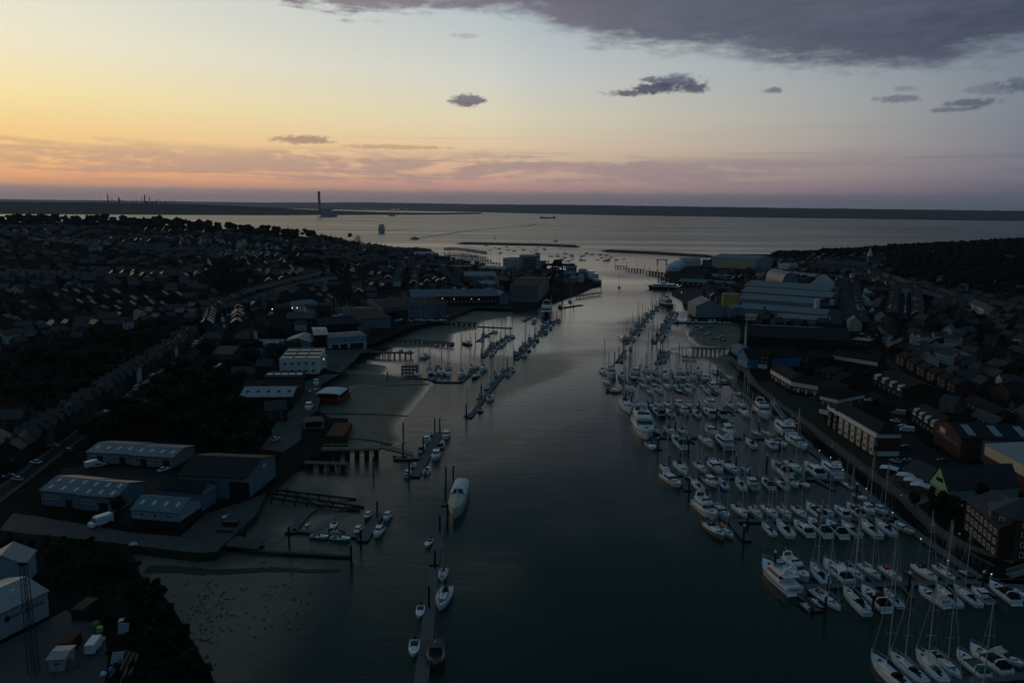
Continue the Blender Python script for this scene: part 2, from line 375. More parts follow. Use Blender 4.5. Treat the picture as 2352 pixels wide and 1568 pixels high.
def mudsheet(uv, fade, z=.06, step=3.0):
    """fade: pixels (u, v) of the edge that goes under water"""
    poly = [P(u, v, z) for u, v in uv]; fl = [P(u, v, z) for u, v in fade]
    # wavy edges
    fine = []
    for a, b in zip(poly, poly[1:] + poly[:1]):
        nseg = max(1, int((b-a).length / 5)); nrm = Vector((-(b-a).y, (b-a).x, 0)).normalized()
        for i in range(nseg):
            q = a.lerp(b, i / nseg); k_ = 0 if i == 0 else (random.random() - .5) * .7
            fine.append(q + nrm * k_)
    xs = [p.x for p in fine]; ys = [p.y for p in fine]; pts = []
    y = min(ys)
    while y < max(ys):
        x = min(xs)
        while x < max(xs):
            if inside((x, y), fine) and edge_dist((x, y), fine) > step * .45: pts.append((x + random.random(), y + random.random()))
            x += step
        y += step
    vs, fs = tri(fine, pts); m_ = MB(); m_.add([(v.x, v.y, z) for v in vs], fs)
    me = m_.mesh("mud_flat", MUD); at = me.attributes.new('wet', 'FLOAT', 'POINT')
    def fd(p):
        best = 1e9
        for a, b in zip(fl, fl[1:]):
            dx, dy = b.x-a.x, b.y-a.y; L = dx*dx+dy*dy or 1; t = max(0, min(1, ((p.x-a.x)*dx+(p.y-a.y)*dy)/L))
            best = min(best, sqrt((p.x-a.x-t*dx)**2+(p.y-a.y-t*dy)**2))
        return best
    wd = MUDW
    for i, v in enumerate(me.vertices):
        at.data[i].value = max(0.0, 1 - fd(v.co) / wd)
    o = link("mud_flat", me); o['kind'] = 'structure'
MUDW = 7
mudsheet([(806,833),(860,836),(884,840),(893,849),(872,858),(930,866),(996,872),(998,880),(985,895),(965,920),(940,950),(924,972),(922,988),(934,1004),(940,1012),(905,1026),(880,1040),(800,1040),(740,1036),(730,950),(733,890),(775,860)],
         [(893,849),(872,858)][:1] + [(996,874),(985,895),(965,920),(940,950),(924,972),(922,988),(934,1004),(940,1012),(905,1026),(880,1040)])
MUDW = 9
mudsheet([(905,777),(960,753),(1013,738),(1060,722),(1095,705),(1180,709),(1176,728),(1120,738),(1095,757),(1048,768),(1045,790),(1010,797),(960,800),(905,797),(870,800),(865,797)], [(1176,728),(1120,738),(1095,757),(1048,768),(1045,790),(1010,797),(960,800)])
MUDW = 14
mudsheet([(600,1140),(650,1098),(690,1082),(740,1088),(800,1096),(830,1120),(838,1150),(800,1180),(770,1200),(740,1215),(700,1225),(660,1225),(640,1245),(560,1240),(590,1183)], [(740,1086),(800,1092),(832,1118),(840,1150),(800,1180),(770,1200),(740,1218),(700,1230),(660,1230)])
MUDW = 42
mudsheet([(300,1253),(455,1272),(500,1268),(600,1258),(720,1262),(805,1276),(815,1300),(805,1380),(785,1460),(755,1540),(735,1640),(500,1640),(440,1540),(420,1466),(395,1405),(355,1352),(318,1320)], [(720,1255),(812,1272),(815,1300),(805,1380),(785,1460),(755,1540),(735,1640)])
MUDW = 8
mudsheet([(1577,738),(1600,735),(1700,738),(1704,790),(1672,802),(1640,798),(1603,796),(1582,780),(1574,764),(1582,752)], [(1577,738),(1582,752),(1574,764),(1582,780),(1603,796),(1640,798)])
mudsheet([(1600,818),(1640,822),(1672,811),(1710,838),(1698,868),(1725,895),(1780,933),(1845,975),(1830,975),(1760,930),(1700,890),(1672,866),(1648,858),(1632,838)], [(1600,818),(1632,838),(1648,858),(1672,866)])

# far shores: a low wooded coast with a rough top
def shore(name, front, top, back, seed):
    rnd = random.Random(seed); m_ = MB(); rows = []
    N = 420; u0, u1 = front[0][0], front[-1][0]
    for i in range(N + 1):
        u = u0 + (u1 - u0) * i / N
        f = P(u, ramp1(u, front), 0); dist = f.y * back
        d = raydir(u, ramp1(u, top)); d = d / d.y
        zt = max(2, CAMZ + d.z * dist) * (1 + (rnd.random() - .5) * .05) + (rnd.random() - .5) * 3
        bk = Vector((d.x * dist, dist, 0)); row = [(f.x, f.y, -1), (f.x, f.y + 3, 5 + rnd.random() * 5)]
        for j in range(1, 6):
            t = j / 5; q = f.lerp(bk, t); row.append((q.x, q.y, max(5, zt * t ** 1.3) + (rnd.random() - .5) * 5 * (t < 1)))
        row.append((bk.x * 1.15, bk.y * 1.15, -1)); rows.append(row)
    m_.loft(rows, 0, False, False); return struct(name, m_, FARLAND)
shore("far_shore", [(-900,486),(0,491.5),(588,494.2),(880,493.5),(1000,493),(1100,491.7),(1106,491.6)], [(-900,455),(0,463),(300,466.5),(440,469),(588,475),(640,478),(720,482),(860,487),(1000,489.5),(1060,488),(1100,491)], 1.10, 3)
shore("far_hills", [(-1500,452),(400,474),(700,479.5),(820,482.5),(1000,485),(1176,489.4),(1426,494.6),(1764,499.6),(2352,508),(3300,520)], [(-1500,444),(0,457.5),(300,461),(588,465),(860,465),(1100,469),(1300,470.5),(1500,473),(1764,477),(2000,480),(2352,484.5),(3300,494)], 1.35, 5)

# wide soft air: far land fades, near things stay clear
hz = MB(); hz.box(-27000, 27000, -3500, 25000, -2, 330)
hm = bpy.data.materials.new("evening_haze"); hm.use_nodes = True; hm.node_tree.nodes.clear()
hv = hm.node_tree.nodes.new('ShaderNodeVolumePrincipled'); ho = hm.node_tree.nodes.new('ShaderNodeOutputMaterial')
hv.inputs['Color'].default_value = (.62, .78, 1, 1); hv.inputs['Density'].default_value = 2.4e-5; hv.inputs['Anisotropy'].default_value = .3
hm.node_tree.links.new(hv.outputs[0], ho.inputs['Volume'])
ho_ = link("haze", hz.mesh("haze", hm)); tag(ho_, None, None, None, 'stuff')
# ================================================================== materials of things
M = {}
def mk(k, *a, **kw): M[k] = mat(k, *a, **kw)
mk('white_gelcoat', (.84,.85,.86), .28, var=.06); mk('white_paint', (.66,.67,.66), .6, var=.15)
mk('cream_gelcoat', (.70,.66,.52), .3, var=.06); mk('navy_hull', (.02,.03,.07), .25, var=.2); mk('dark_hull', (.035,.035,.04), .3, var=.2)
mk('grey_hull', (.42,.44,.46), .35, var=.1); mk('teal_hull', (.25,.42,.42), .35, var=.1); mk('red_hull', (.30,.045,.035), .4, var=.2); mk('blue_hull', (.03,.16,.42), .35, var=.15)
mk('yellow_hull', (.72,.60,.26), .35, var=.1); mk('wood_hull', (.22,.18,.13), .5, var=.3); mk('green_hull', (.10,.22,.18), .4, var=.2)
mk('orange_hull', (.62,.18,.10), .45, var=.15); mk('black_rubber', (.02,.02,.022), .6, var=.2)
mk('deck_grey', (.66,.67,.68), .55, var=.12); mk('teak', (.26,.19,.12), .7, var=.25); mk('cockpit_recess_shade', (.07,.07,.075), .7, var=.4)  # last one: cockpit floor colour with the shade of a sunken well painted in
mk('tinted_glass', (.012,.015,.02), .12, var=.1); mk('alloy', (.55,.57,.58), .35, .4, var=.05); mk('rigging', (.30,.31,.32), .5, .3, var=.05)
for k, c in dict(navy=(.015,.02,.05), grey=(.20,.21,.22), black=(.02,.02,.022), cream=(.55,.50,.40), red=(.62,.03,.02), orange=(.80,.14,.04), yellow=(.85,.42,.04), blue=(.05,.14,.34), white=(.7,.7,.7), green=(.05,.12,.07), brown=(.20,.14,.10)).items():
    mk('canvas_' + k, c, .85, var=.2)
mk('pontoon_deck', (.13,.13,.13), .85, var=.25, stripes=(1, .5, .25)); mk('pile_steel', (.035,.035,.035), .7, var=.3); mk('pile_wood', (.045,.038,.03), .9, var=.4); mk('pile_cap', (.70,.70,.70), .5, var=.05)
mk('brick', (.066,.041,.031), .9, var=.3, rnd=.25); mk('brown_brick', (.11,.072,.05), .9, var=.3, rnd=.2); mk('red_brick', (.125,.060,.045), .9, var=.3); mk('dark_brick', (.035,.028,.026), .9, var=.3)
mk('render_white', (.60,.61,.60), .85, var=.15); mk('render_cream', (.62,.54,.40), .85, var=.15); mk('render_grey', (.11,.115,.12), .85, var=.2, rnd=.3); mk('render_any', (.085,.088,.09), .85, var=.2, rnd=.45)
mk('cladding_pale', (.78,.79,.80), .8, var=.06); mk('slate', (.019,.021,.026), .5, var=.3, rnd=.3, stripes=(1, .6, .25)); mk('tile_brown', (.030,.022,.019), .8, var=.3, rnd=.3, stripes=(1, .6, .3)); mk('chimney_brick', (.12,.07,.05), .9, var=.3)
mk('cladding_blue', (.15,.23,.30), .5, var=.15, stripes=(0, 1.2, .35)); mk('cladding_grey', (.26,.29,.31), .5, var=.15, stripes=(0, 1.2, .3)); mk('cladding_white', (.36,.40,.43), .5, var=.12, stripes=(0, 1.5, .25)); mk('cladding_dark', (.028,.029,.031), .6, var=.25, stripes=(0, 1.2, .3))
mk('cladding_light_blue', (.24,.40,.50), .5, var=.12, stripes=(0, 1.4, .3)); mk('cladding_bright_blue', (.04,.22,.42), .5, var=.12, stripes=(0, 1.4, .3)); mk('cladding_green', (.20,.36,.34), .5, var=.1); mk('pub_green', (.36,.52,.28), .7, var=.1)
mk('roof_blue', (.065,.115,.155), .45, var=.25, scale=.15, stripes=(0, 1.1, .35)); mk('roof_teal', (.08,.15,.175), .5, var=.25, scale=.15, stripes=(0, 1.1, .35)); mk('roof_grey', (.16,.19,.215), .5, var=.25, scale=.12, stripes=(0, 1.1, .35)); mk('roof_light', (.27,.29,.30), .5, var=.2, scale=.12, stripes=(0, 1.3, .3)); mk('roof_dark', (.020,.021,.023), .7, var=.35, scale=.1, stripes=(0, 1.1, .3))
mk('roof_felt', (.14,.13,.12), .85, var=.35, scale=.1); mk('skylight', (.50,.53,.58), .25, var=.05); mk('trim_white', (.72,.72,.70), .6, var=.05); mk('door_dark', (.03,.03,.032), .6, var=.2); mk('yellow_panel', (.50,.46,.22), .7, var=.15, stripes=(0, 6, .4))
mk('yellow_tank', (.55,.42,.12), .6, var=.2); mk('rust', (.14,.05,.03), .9, var=.4); mk('wood', (.15,.11,.08), .9, var=.4); mk('steel_dark', (.03,.032,.035), .6, var=.3); mk('green_paint', (.06,.20,.08), .6, var=.2); mk('tent_white', (.62,.63,.66), .7, var=.08)
mk('asphalt', (.020,.022,.024), .9, var=.25, bump=.1); mk('pavement', (.07,.07,.07), .9, var=.25); mk('path_gravel', (.13,.11,.09), .95, var=.3); mk('grass', (.024,.030,.020), .95, var=.3, scale=.3, bump=.3); mk('road_paint', (.55,.55,.52), .7, var=.1); mk('stone', (.10,.10,.095), .9, var=.4, bump=.5)
mk('leaf_dark', (.018,.026,.013), .8, var=.4, scale=.5, spec=.2, rnd=.35); mk('leaf_far', (.016,.023,.012), .85, var=.4, scale=.2, spec=.2); mk('bark', (.05,.04,.03), .9)
mk('tyre', (.015,.015,.015), .8); 
for k, c in dict(white=(.72,.73,.74), silver=(.38,.40,.42), black=(.02,.02,.022), blue=(.04,.10,.22), red=(.32,.02,.02), grey=(.14,.15,.16)).items(): mk('car_' + k, c, .25, var=.04)
def emitter(k, c, s):
    m_ = bpy.data.materials.new(k); m_.use_nodes = True; t = m_.node_tree; t.nodes.clear()
    e = t.nodes.new('ShaderNodeEmission'); e.inputs[0].default_value = (*c, 1); e.inputs[1].default_value = s
    o = t.nodes.new('ShaderNodeOutputMaterial'); t.links.new(e.outputs[0], o.inputs[0]); M[k] = m_
emitter('lamp_orange', (1, .34, .10), 2); emitter('lamp_white', (1, .90, .72), 2.5); emitter('lit_window', (1, .85, .62), .45)
emitter('lamp_dim', (1, .95, .85), .9); emitter('lit_skylight', (.9, 1, .78), .12)

# ================================================================== boats (bow along +Y, 10 m long, waterline at z 0)
L10 = [(-5,.62,.85),(-4.6,.80,.88),(-3,.96,.9),(-1,1.0,.95),(1,.92,1.03),(2.6,.68,1.12),(3.9,.36,1.22),(4.7,.10,1.3),(5,.01,1.34)]
def hull(mb, bw, fb, st=L10, mi=0, rake=.92, stripe=None):
    rings = []
    for y, b, f in st:
        b *= bw; z = f * fb
        ys = y * (rake if y > 3 else 1)
        rings.append([(-b, y, z), (-b*.93, y*.99, z*.45), (-b*.80, ys, 0), (-b*.3, ys*.97, -.35), (b*.3, ys*.97, -.35), (b*.80, ys, 0), (b*.93, y*.99, z*.45), (b, y, z)])
    mb.loft(rings, mi, True, False)
    a = rings[0]; mb.add(a, [tuple(range(8))], mi); return rings
def deckm(bw, fb, st=L10, mi=0, dz=-.04, y0=-9, y1=9):
    mb = MB(); pts = [(y, b*bw*.97, f*fb + dz) for y, b, f in st if y0 <= y <= y1]
    vs = [(-b, y, z) for y, b, z in pts] + [(0, y, z + .05) for y, b, z in pts] + [(b, y, z) for y, b, z in pts]; k = len(pts)
    mb.add(vs, [(i, k+i, k+i+1, i+1) for i in range(k-1)] + [(k+i, 2*k+i, 2*k+i+1, k+i+1) for i in range(k-1)], mi); return mb
def lerp(a, b, t): return a + (b - a) * t
def band(F, za, zb, out=.025):
    """a ring of glass standing a little proud of a tapered box F=(x0,y0,y1,X0,Y0,Y1,z0,z1)"""
    x0, y0, y1, X0, Y0, Y1, z0, z1 = F; mb = MB()
    def s(z):
        t = (z - z0) / (z1 - z0); return lerp(x0, X0, t) + out, lerp(y0, Y0, t) - out, lerp(y1, Y1, t) + out
    a = s(za); b = s(zb)
    mb.frus(-a[0], a[0], a[1], a[2], -b[0], b[0], b[1], b[2], za, zb); return mb
def house_(F):
    mb = MB(); x0, y0, y1, X0, Y0, Y1, z0, z1 = F; mb.frus(-x0, x0, y0, y1, -X0, X0, Y0, Y1, z0, z1); return mb
HMAT, DECK = M['white_gelcoat'], M['deck_grey']
def rails(bw, fb, st=L10, h=.6, y0=1.5, y1=9, mi=0):
    mb = MB(); pts = [(y, b*bw*.96, f*fb) for y, b, f in st if y0 <= y <= y1]
    for s in (-1, 1):
        mb.path([(s*b, y, z + h) for y, b, z in pts], .035, 4)
        for y, b, z in pts: mb.tube((s*b, y, z), (s*b, y, z + h), .03, 4)
    return mb
def fenders(bw, fb, side=(-1, 1)):
    mb = MB()
    for s in side:
        for y in (-2.6, -.6, 1.4):
            mb.lathe([(.05,-.35),(.14,-.25),(.14,.2),(.05,.3)], (s*(bw*.97 + .14), y, fb*.5), 6)
    return mb
def sail_proto(bw=1.62, fb=.95, mast=1.78, cover='grey', ketch=False, hood='navy', wheel=False, dark=False):
    P_ = []
    h = MB(); hull(h, bw, fb); P_.append(('hull', h.mesh('hull', HMAT, False), (0,0,0), []))
    P_.append(('deck', deckm(bw, fb).mesh('deck', DECK), (0,0,0), [('railing', rails(bw, fb, y0=-6).mesh('railing', M['alloy']), (0,0,0)), ('hatch', MB().box(-.28,.28,2.5,3.0,fb*1.12,fb*1.12+.10).mesh('hatch', M['tinted_glass']), (0,0,0))]))
    F = (bw*.58, -1.3, 2.4, bw*.42, -1.15, 1.7, fb*.97, fb+.48)
    F2 = (.35, 0, 0, .35, 0, 0, 0, 1)
    P_.append(('cabin', house_(F).mesh('cabin', M['white_gelcoat']), (0,0,0), [('window', band(F, fb+.14, fb+.34).mesh('window', M['tinted_glass']), (0,0,0))]))
    c = MB(); c.box(-bw*.5, bw*.5, -4.1, -1.35, fb*.9, fb*.9+.08, 1)  # dark sheet just above the deck, painted shade instead of a real recess
    for s in (-1, 1): c.box(s*bw*.5 - .10, s*bw*.5 + .10, -4.1, -1.35, fb*.88, fb+.22, 0); c.box(s*bw*.33-.16, s*bw*.33+.16, -4.0, -1.5, fb*.9, fb+.08, 0)
    c.box(-bw*.5, bw*.5, -4.25, -4.1, fb*.88, fb+.2, 0)
    P_.append(('cockpit', c.mesh('cockpit', [M['white_gelcoat'], M['cockpit_recess_shade']]), (0,0,0), [('steering_wheel', MB().lathe([(.42,-.03),(.48,0),(.42,.03)], (0,-3.1,fb+.55), 10).tube((0,-3.1,fb),(0,-3.1,fb+.6),.1,6).mesh('steering_wheel', M['black_rubber']), (0,0,0))]))
    hd = MB(); hd.loft([[(x*bw*.5, y, fb*.98 + z) for x, z in ((-1,0),(-.9,.55),(-.5,.78),(.5,.78),(.9,.55),(1,0))] for y in (-2.0,-1.5)] + [[(x*bw*.42, -.9, fb+.2 + z) for x, z in ((-1,0),(-.9,.15),(-.5,.28),(.5,.28),(.9,.15),(1,0))]])
    P_.append(('sprayhood', hd.mesh('sprayhood', M['canvas_' + hood]), (0,0,0), []))
    def rig(y, hgt, bl, nm='mast'):
        m_ = MB(); m_.tube((0, y, fb+.1), (0, y - .12, hgt), .125, 6, 0, .09)
        m_.tube((0, y-.12, hgt), (0, y-.12, hgt+.45), .02, 4)
        P_.append((nm, m_.mesh('mast', M['alloy']), (0,0,0), [('spreader', MB().tube((-w_, y-.12, hgt*f), (w_, y-.12, hgt*f), .045, 4).mesh('spreader', M['alloy']), (0,0,0)) for f, w_ in ((.38, .95), (.68, .75))]))
        b_ = MB(); b_.tube((0, y-.1, fb+1.05), (0, y-bl, fb+1.2), .08, 6)
        k_ = MB(); k_.loft([[(x*w_, yy, fb+1.12 + z*w_*1.7) for x, z in ((-1,0),(-.7,.9),(0,1.4),(.7,.9),(1,0))] for yy, w_ in ((y-.12,.30),(y-.8,.24),(y-bl*.6,.17),(y-bl,.09))])
        P_.append(('boom', b_.mesh('boom', M['alloy']), (0,0,0), [('sail_cover', k_.mesh('sail_cover', M['canvas_' + cover]), (0,0,0))]))
        r_ = MB()
        for s in (-1, 1):
            r_.path([(s*bw*.92, y-.3, fb), (s*.95, y-.12, hgt*.38), (s*.75, y-.12, hgt*.68), (0, y-.12, hgt*.97)], .022, 3)
        return r_
    H_ = mast * 10
    r_ = rig(.75, H_, 3.9)
    r_.tube((0, 4.75, fb*1.3), (0, .65, H_*.96), .075, 4); r_.tube((0, -4.9, fb*.9), (0, .6, H_), .022, 3)
    P_.append(('rigging', r_.mesh('rigging', M['rigging']), (0,0,0), []))
    if ketch:
        r2 = rig(-3.2, H_*.7, 1.9, 'mizzen_mast'); P_.append(('mizzen_rigging', r2.mesh('mizzen_rigging', M['rigging']), (0,0,0), []))
    return P_
ML = [(-5,.86,.85),(-4.6,.92,.86),(-3,.98,.88),(-1,1.0,.95),(1,.98,1.05),(2.6,.84,1.18),(3.9,.55,1.3),(4.7,.2,1.38),(5,.02,1.42)]
def flybridge_proto(bw=1.85, fb=1.35):
    P_ = []; h = MB(); hull(h, bw, fb, ML); h.box(-bw*.85, bw*.85, -5.5, -4.95, .12, .3, 0)
    P_.append(('hull', h.mesh('hull', HMAT), (0,0,0), [('rubbing_strake', MB().path([(-b*bw-.02, y, f*fb*.72) for y, b, f in ML],.05,4).path([(b*bw+.02, y, f*fb*.72) for y, b, f in ML],.05,4).mesh('rubbing_strake', M['navy_hull']), (0,0,0))]))
    P_.append(('deck', deckm(bw, fb, ML).mesh('deck', M['white_gelcoat']), (0,0,0), [('railing', rails(bw, fb, ML, .7, -1.2).mesh('railing', M['alloy']), (0,0,0)), ('hatch', MB().box(-.3,.3,2.9,3.4,fb*1.22,fb*1.22+.12).mesh('hatch', M['tinted_glass']), (0,0,0))]))
    F = (bw*.84, -2.6, 2.3, bw*.70, -2.3, .6, fb*.95, fb+1.25)
    P_.append(('saloon', house_(F).mesh('saloon', M['white_gelcoat']), (0,0,0), [('window', band(F, fb+.42, fb+.98).mesh('window', M['tinted_glass']), (0,0,0))]))
    d = MB(); d.box(-bw*.78, bw*.78, -4.8, -2.65, fb*.7, fb*.72, 1); d.box(-bw*.82, bw*.82, -4.95, -4.75, fb*.6, fb*1.15, 0)
    P_.append(('cockpit', d.mesh('cockpit', [M['white_gelcoat'], M['cockpit_recess_shade']]), (0,0,0), []))
    f = MB(); f.box(-bw*.80, bw*.80, -3.9, .9, fb+1.25, fb+1.38)
    f.frus(-bw*.74, bw*.74, .3, .9, -bw*.66, bw*.66, -.1, .3, fb+1.38, fb+1.85)
    for s in (-1, 1): f.box(s*bw*.74-.05, s*bw*.74+.05, -3.2, .4, fb+1.38, fb+1.8)
    f.box(-bw*.4, bw*.4, -2.9, -2.2, fb+1.38, fb+1.7); f.box(.2, bw*.5, -.9, -.3, fb+1.38, fb+1.75)
    P_.append(('flybridge', f.mesh('flybridge', M['white_gelcoat']), (0,0,0), [('windscreen', MB().frus(-bw*.66, bw*.66, .1, .26, -bw*.58, bw*.58, -.25, -.15, fb+1.87, fb+2.2).mesh('windscreen', M['tinted_glass']), (0,0,0)), ('seat', MB().box(-bw*.38,bw*.38,-2.85,-2.25,fb+1.72,fb+1.78).mesh('seat', M['canvas_cream']), (0,0,0))]))
    a = MB()
    for s in (-1, 1): a.frus(s*bw*.7-.08, s*bw*.7+.08, -3.2, -2.6, s*bw*.55-.06, s*bw*.55+.06, -3.5, -3.2, fb+1.38, fb+2.7)
    a.box(-bw*.58, bw*.58, -3.55, -3.15, fb+2.7, fb+2.82)
    P_.append(('radar_arch', a.mesh('radar_arch', M['white_gelcoat']), (0,0,0), [('radar_dome', MB().lathe([(.05,0),(.3,.02),(.3,.2),(.12,.34),(0.01,.36)], (0,-3.35,fb+2.82), 8).tube((.5,-3.35,fb+2.8),(.5,-3.5,fb+4.2),.03,4).mesh('radar_dome', M['white_gelcoat']), (0,0,0))]))
    return P_
def express_proto(bw=1.72, fb=1.15, top='hard', can='black'):
    P_ = []; h = MB(); hull(h, bw, fb, ML); h.box(-bw*.8, bw*.8, -5.45, -4.95, .12, .28, 0)
    P_.append(('hull', h.mesh('hull', HMAT), (0,0,0), []))
    P_.append(('deck', deckm(bw, fb, ML).mesh('deck', M['white_gelcoat']), (0,0,0), [('railing', rails(bw, fb, ML, .6, 0).mesh('railing', M['alloy']), (0,0,0)), ('hatch', MB().box(-.28,.28,2.4,2.9,fb*1.3,fb*1.3+.12).mesh('hatch', M['tinted_glass']), (0,0,0))]))
    F = (bw*.62, .3, 3.3, bw*.42, .4, 1.6, fb*1.0, fb+.42)
    P_.append(('coachroof', house_(F).mesh('coachroof', M['white_gelcoat']), (0,0,0), [('window', band(F, fb+.14, fb+.3).mesh('window', M['tinted_glass']), (0,0,0))]))
    d = MB(); d.box(-bw*.76, bw*.76, -4.6, -.2, fb*.75, fb*.78, 1); d.box(-bw*.84, bw*.84, -4.9, -4.55, fb*.6, fb*1.08, 0)
    for s in (-1, 1): d.box(s*bw*.84-.08, s*bw*.84+.08, -4.6, .3, fb*.8, fb*1.12+.2, 0)
    d.box(-bw*.5, bw*.5, -4.4, -3.9, fb*.78, fb*1.1, 2); d.box(.1, bw*.55, -1.6, -1.0, fb*.78, fb*1.25, 2)
    P_.append(('cockpit', d.mesh('cockpit', [M['white_gelcoat'], M['cockpit_recess_shade'], M['canvas_cream']]), (0,0,0), []))
    w = MB(); w.frus(-bw*.80, bw*.80, -1.2, 1.1, -bw*.66, bw*.66, -1.3, .2, fb+.2, fb+.98)
    P_.append(('windscreen', w.mesh('windscreen', M['tinted_glass']), (0,0,0), []))
    if top == 'hard':
        t = MB(); t.frus(-bw*.74, bw*.74, -3.0, .35, -bw*.6, bw*.6, -2.8, 0, fb+.98, fb+1.14)
        for s in (-1, 1): t.frus(s*bw*.74-.06, s*bw*.74+.06, -3.1, -2.4, s*bw*.70-.05, s*bw*.70+.05, -2.9, -2.5, fb+.2, fb+.98)
        P_.append(('hardtop', t.mesh('hardtop', M['white_gelcoat']), (0,0,0), [('canopy', MB().frus(-bw*.78, bw*.78, -4.4, -3.0, -bw*.68, bw*.68, -3.4, -3.0, fb+.15, fb+.95).mesh('canopy', M['canvas_black']), (0,0,0))]))
    else:
        t = MB(); t.loft([[(x*bw*.80, y, fb+.25 + z*zz) for x, z in ((-1,0),(-.95,.6),(-.55,.98),(.55,.98),(.95,.6),(1,0))] for y, zz in ((-4.4,.55),(-3.4,1.0),(-1.4,1.05),(-.6,.85))])
        P_.append(('canopy', t.mesh('canopy', M['canvas_' + can]), (0,0,0), []))
    a = MB()
    for s in (-1, 1): a.frus(s*bw*.8-.06, s*bw*.8+.06, -2.9, -2.4, s*bw*.6-.05, s*bw*.6+.05, -3.3, -3.0, fb+.25, fb+1.5)
    a.box(-bw*.62, bw*.62, -3.35, -3.0, fb+1.5, fb+1.6)
    P_.append(('radar_arch', a.mesh('radar_arch', M['white_gelcoat']), (0,0,0), []))
    return P_
def pilot_proto(bw=1.9, fb=1.3):
    P_ = []; h = MB(); hull(h, bw, fb, ML)
    P_.append(('hull', h.mesh('hull', HMAT), (0,0,0), [])); P_.append(('deck', deckm(bw, fb, ML).mesh('deck', DECK), (0,0,0), [('railing', rails(bw, fb, ML, .7, 0).mesh('railing', M['alloy']), (0,0,0))]))
    F = (bw*.66, -1.6, 1.3, bw*.58, -1.5, .95, fb*.95, fb+1.6)
    P_.append(('wheelhouse', house_(F).mesh('wheelhouse', M['white_gelcoat']), (0,0,0), [('window', band(F, fb+.8, fb+1.35).mesh('window', M['tinted_glass']), (0,0,0)), ('wheelhouse_roof', MB().box(-bw*.64,bw*.64,-2.1,1.2,fb+1.6,fb+1.7).mesh('wheelhouse_roof', M['white_gelcoat']), (0,0,0))]))
    F = (bw*.5, 1.2, 3.0, bw*.36, 1.2, 2.6, fb, fb+.5)
    P_.append(('foredeck_cabin', house_(F).mesh('foredeck_cabin', M['white_gelcoat']), (0,0,0), []))
    d = MB(); d.box(-bw*.8, bw*.8, -4.7, -1.7, fb*.8, fb*.9, 0)
    P_.append(('cockpit', d.mesh('cockpit', M['cockpit_recess_shade']), (0,0,0), [('seat', MB().box(-bw*.6,bw*.6,-4.6,-4.1,fb*.9,fb*1.15).mesh('seat', M['canvas_grey']), (0,0,0))]))
    a = MB(); a.tube((0,-.8,fb+1.7),(0,-.9,fb+3.4),.04,4); a.lathe([(.2,0),(.24,.1),(.1,.25)], (0,-.6,fb+1.7), 8)
    P_.append(('aerial', a.mesh('aerial', M['alloy']), (0,0,0), [])); return P_
def open_proto(bw=1.9, fb=1.15):
    P_ = []; h = MB(); hull(h, bw, fb, ML)
    P_.append(('hull', h.mesh('hull', HMAT), (0,0,0), [])); P_.append(('deck', deckm(bw, fb, ML).mesh('deck', M['white_gelcoat']), (0,0,0), []))
    F = (bw*.62, .2, 3.0, bw*.45, .3, 2.0, fb, fb+.6)
    P_.append(('cuddy', house_(F).mesh('cuddy', M['white_gelcoat']), (0,0,0), []))
    P_.append(('windscreen', MB().frus(-bw*.66,bw*.66,-.5,.6,-bw*.55,bw*.55,-.55,.1,fb+.3,fb+1.1).mesh('windscreen', M['tinted_glass']), (0,0,0), []))
    d = MB(); d.box(-bw*.74, bw*.74, -4.4, -.6, fb*.85, fb*.93, 0); P_.append(('cockpit', d.mesh('cockpit', M['cockpit_recess_shade']), (0,0,0), [('seat', MB().box(-bw*.66,bw*.66,-4.2,-3.5,fb*.93,fb*1.25).mesh('seat', M['canvas_cream']), (0,0,0))]))
    e = MB(); e.box(-.3,.3,-5.5,-5.0,.2,1.9); e.frus(-.35,.35,-5.7,-4.9,-.25,.25,-5.6,-5.0,1.4,2.1)
    P_.append(('outboard_engine', e.mesh('outboard_engine', M['black_rubber']), (0,0,0), [])); return P_
def rib_proto():
    P_ = []; t = MB(); pts = [(-2.1,-5,.6),(-2.1,1,.65),(-1.7,3.2,.75),(-.8,4.6,.9),(0,5,.95),(.8,4.6,.9),(1.7,3.2,.75),(2.1,1,.65),(2.1,-5,.6)]
    t.path(pts, .55, 7); P_.append(('tube', t.mesh('tube', M['black_rubber']), (0,0,0), []))
    f = MB(); f.frus(-1.6,1.6,-4.8,3.4,-1.8,1.8,-4.8,3.6,-.2,.45); P_.append(('floor', f.mesh('floor', M['grey_hull']), (0,0,0), []))
    c = MB(); c.frus(-.6,.6,-.8,.6,-.5,.5,-.6,.2,.45,2.0); c.box(-.6,.6,-2.6,-1.6,.45,1.4); P_.append(('console', c.mesh('console', M['white_gelcoat']), (0,0,0), []))
    e = MB(); e.frus(-.5,.5,-5.9,-4.9,-.4,.4,-5.8,-5.0,.2,2.2); P_.append(('outboard_engine', e.mesh('outboard_engine', M['black_rubber']), (0,0,0), [])); return P_
PRO = {'s': sail_proto(), 's2': sail_proto(1.72, 1.05, 1.92, 'navy', hood='black'), 's3': sail_proto(1.55, .9, 1.62, 'cream', hood='grey'), 'ss': sail_proto(1.5, .85, 1.5, 'blue', hood='blue'),
       'so': sail_proto(1.65, .95, 1.7, 'orange', hood='black'), 'sr': sail_proto(1.65, .95, 1.7, 'red', hood='navy'), 'sy': sail_proto(1.5, .9, 1.85, 'yellow', hood='navy'), 'sk': sail_proto(1.75, 1.2, 1.45, 'navy', True, 'navy'),
       'sb': sail_proto(1.65, 1.0, 1.82, 'black', hood='black'), 'f': flybridge_proto(), 'e': express_proto(), 'ec': express_proto(top='soft'), 'eg': express_proto(top='soft', can='green'), 'eb': express_proto(top='soft', can='cream'),
       'p': pilot_proto(), 'o': open_proto(), 'r': rib_proto()}
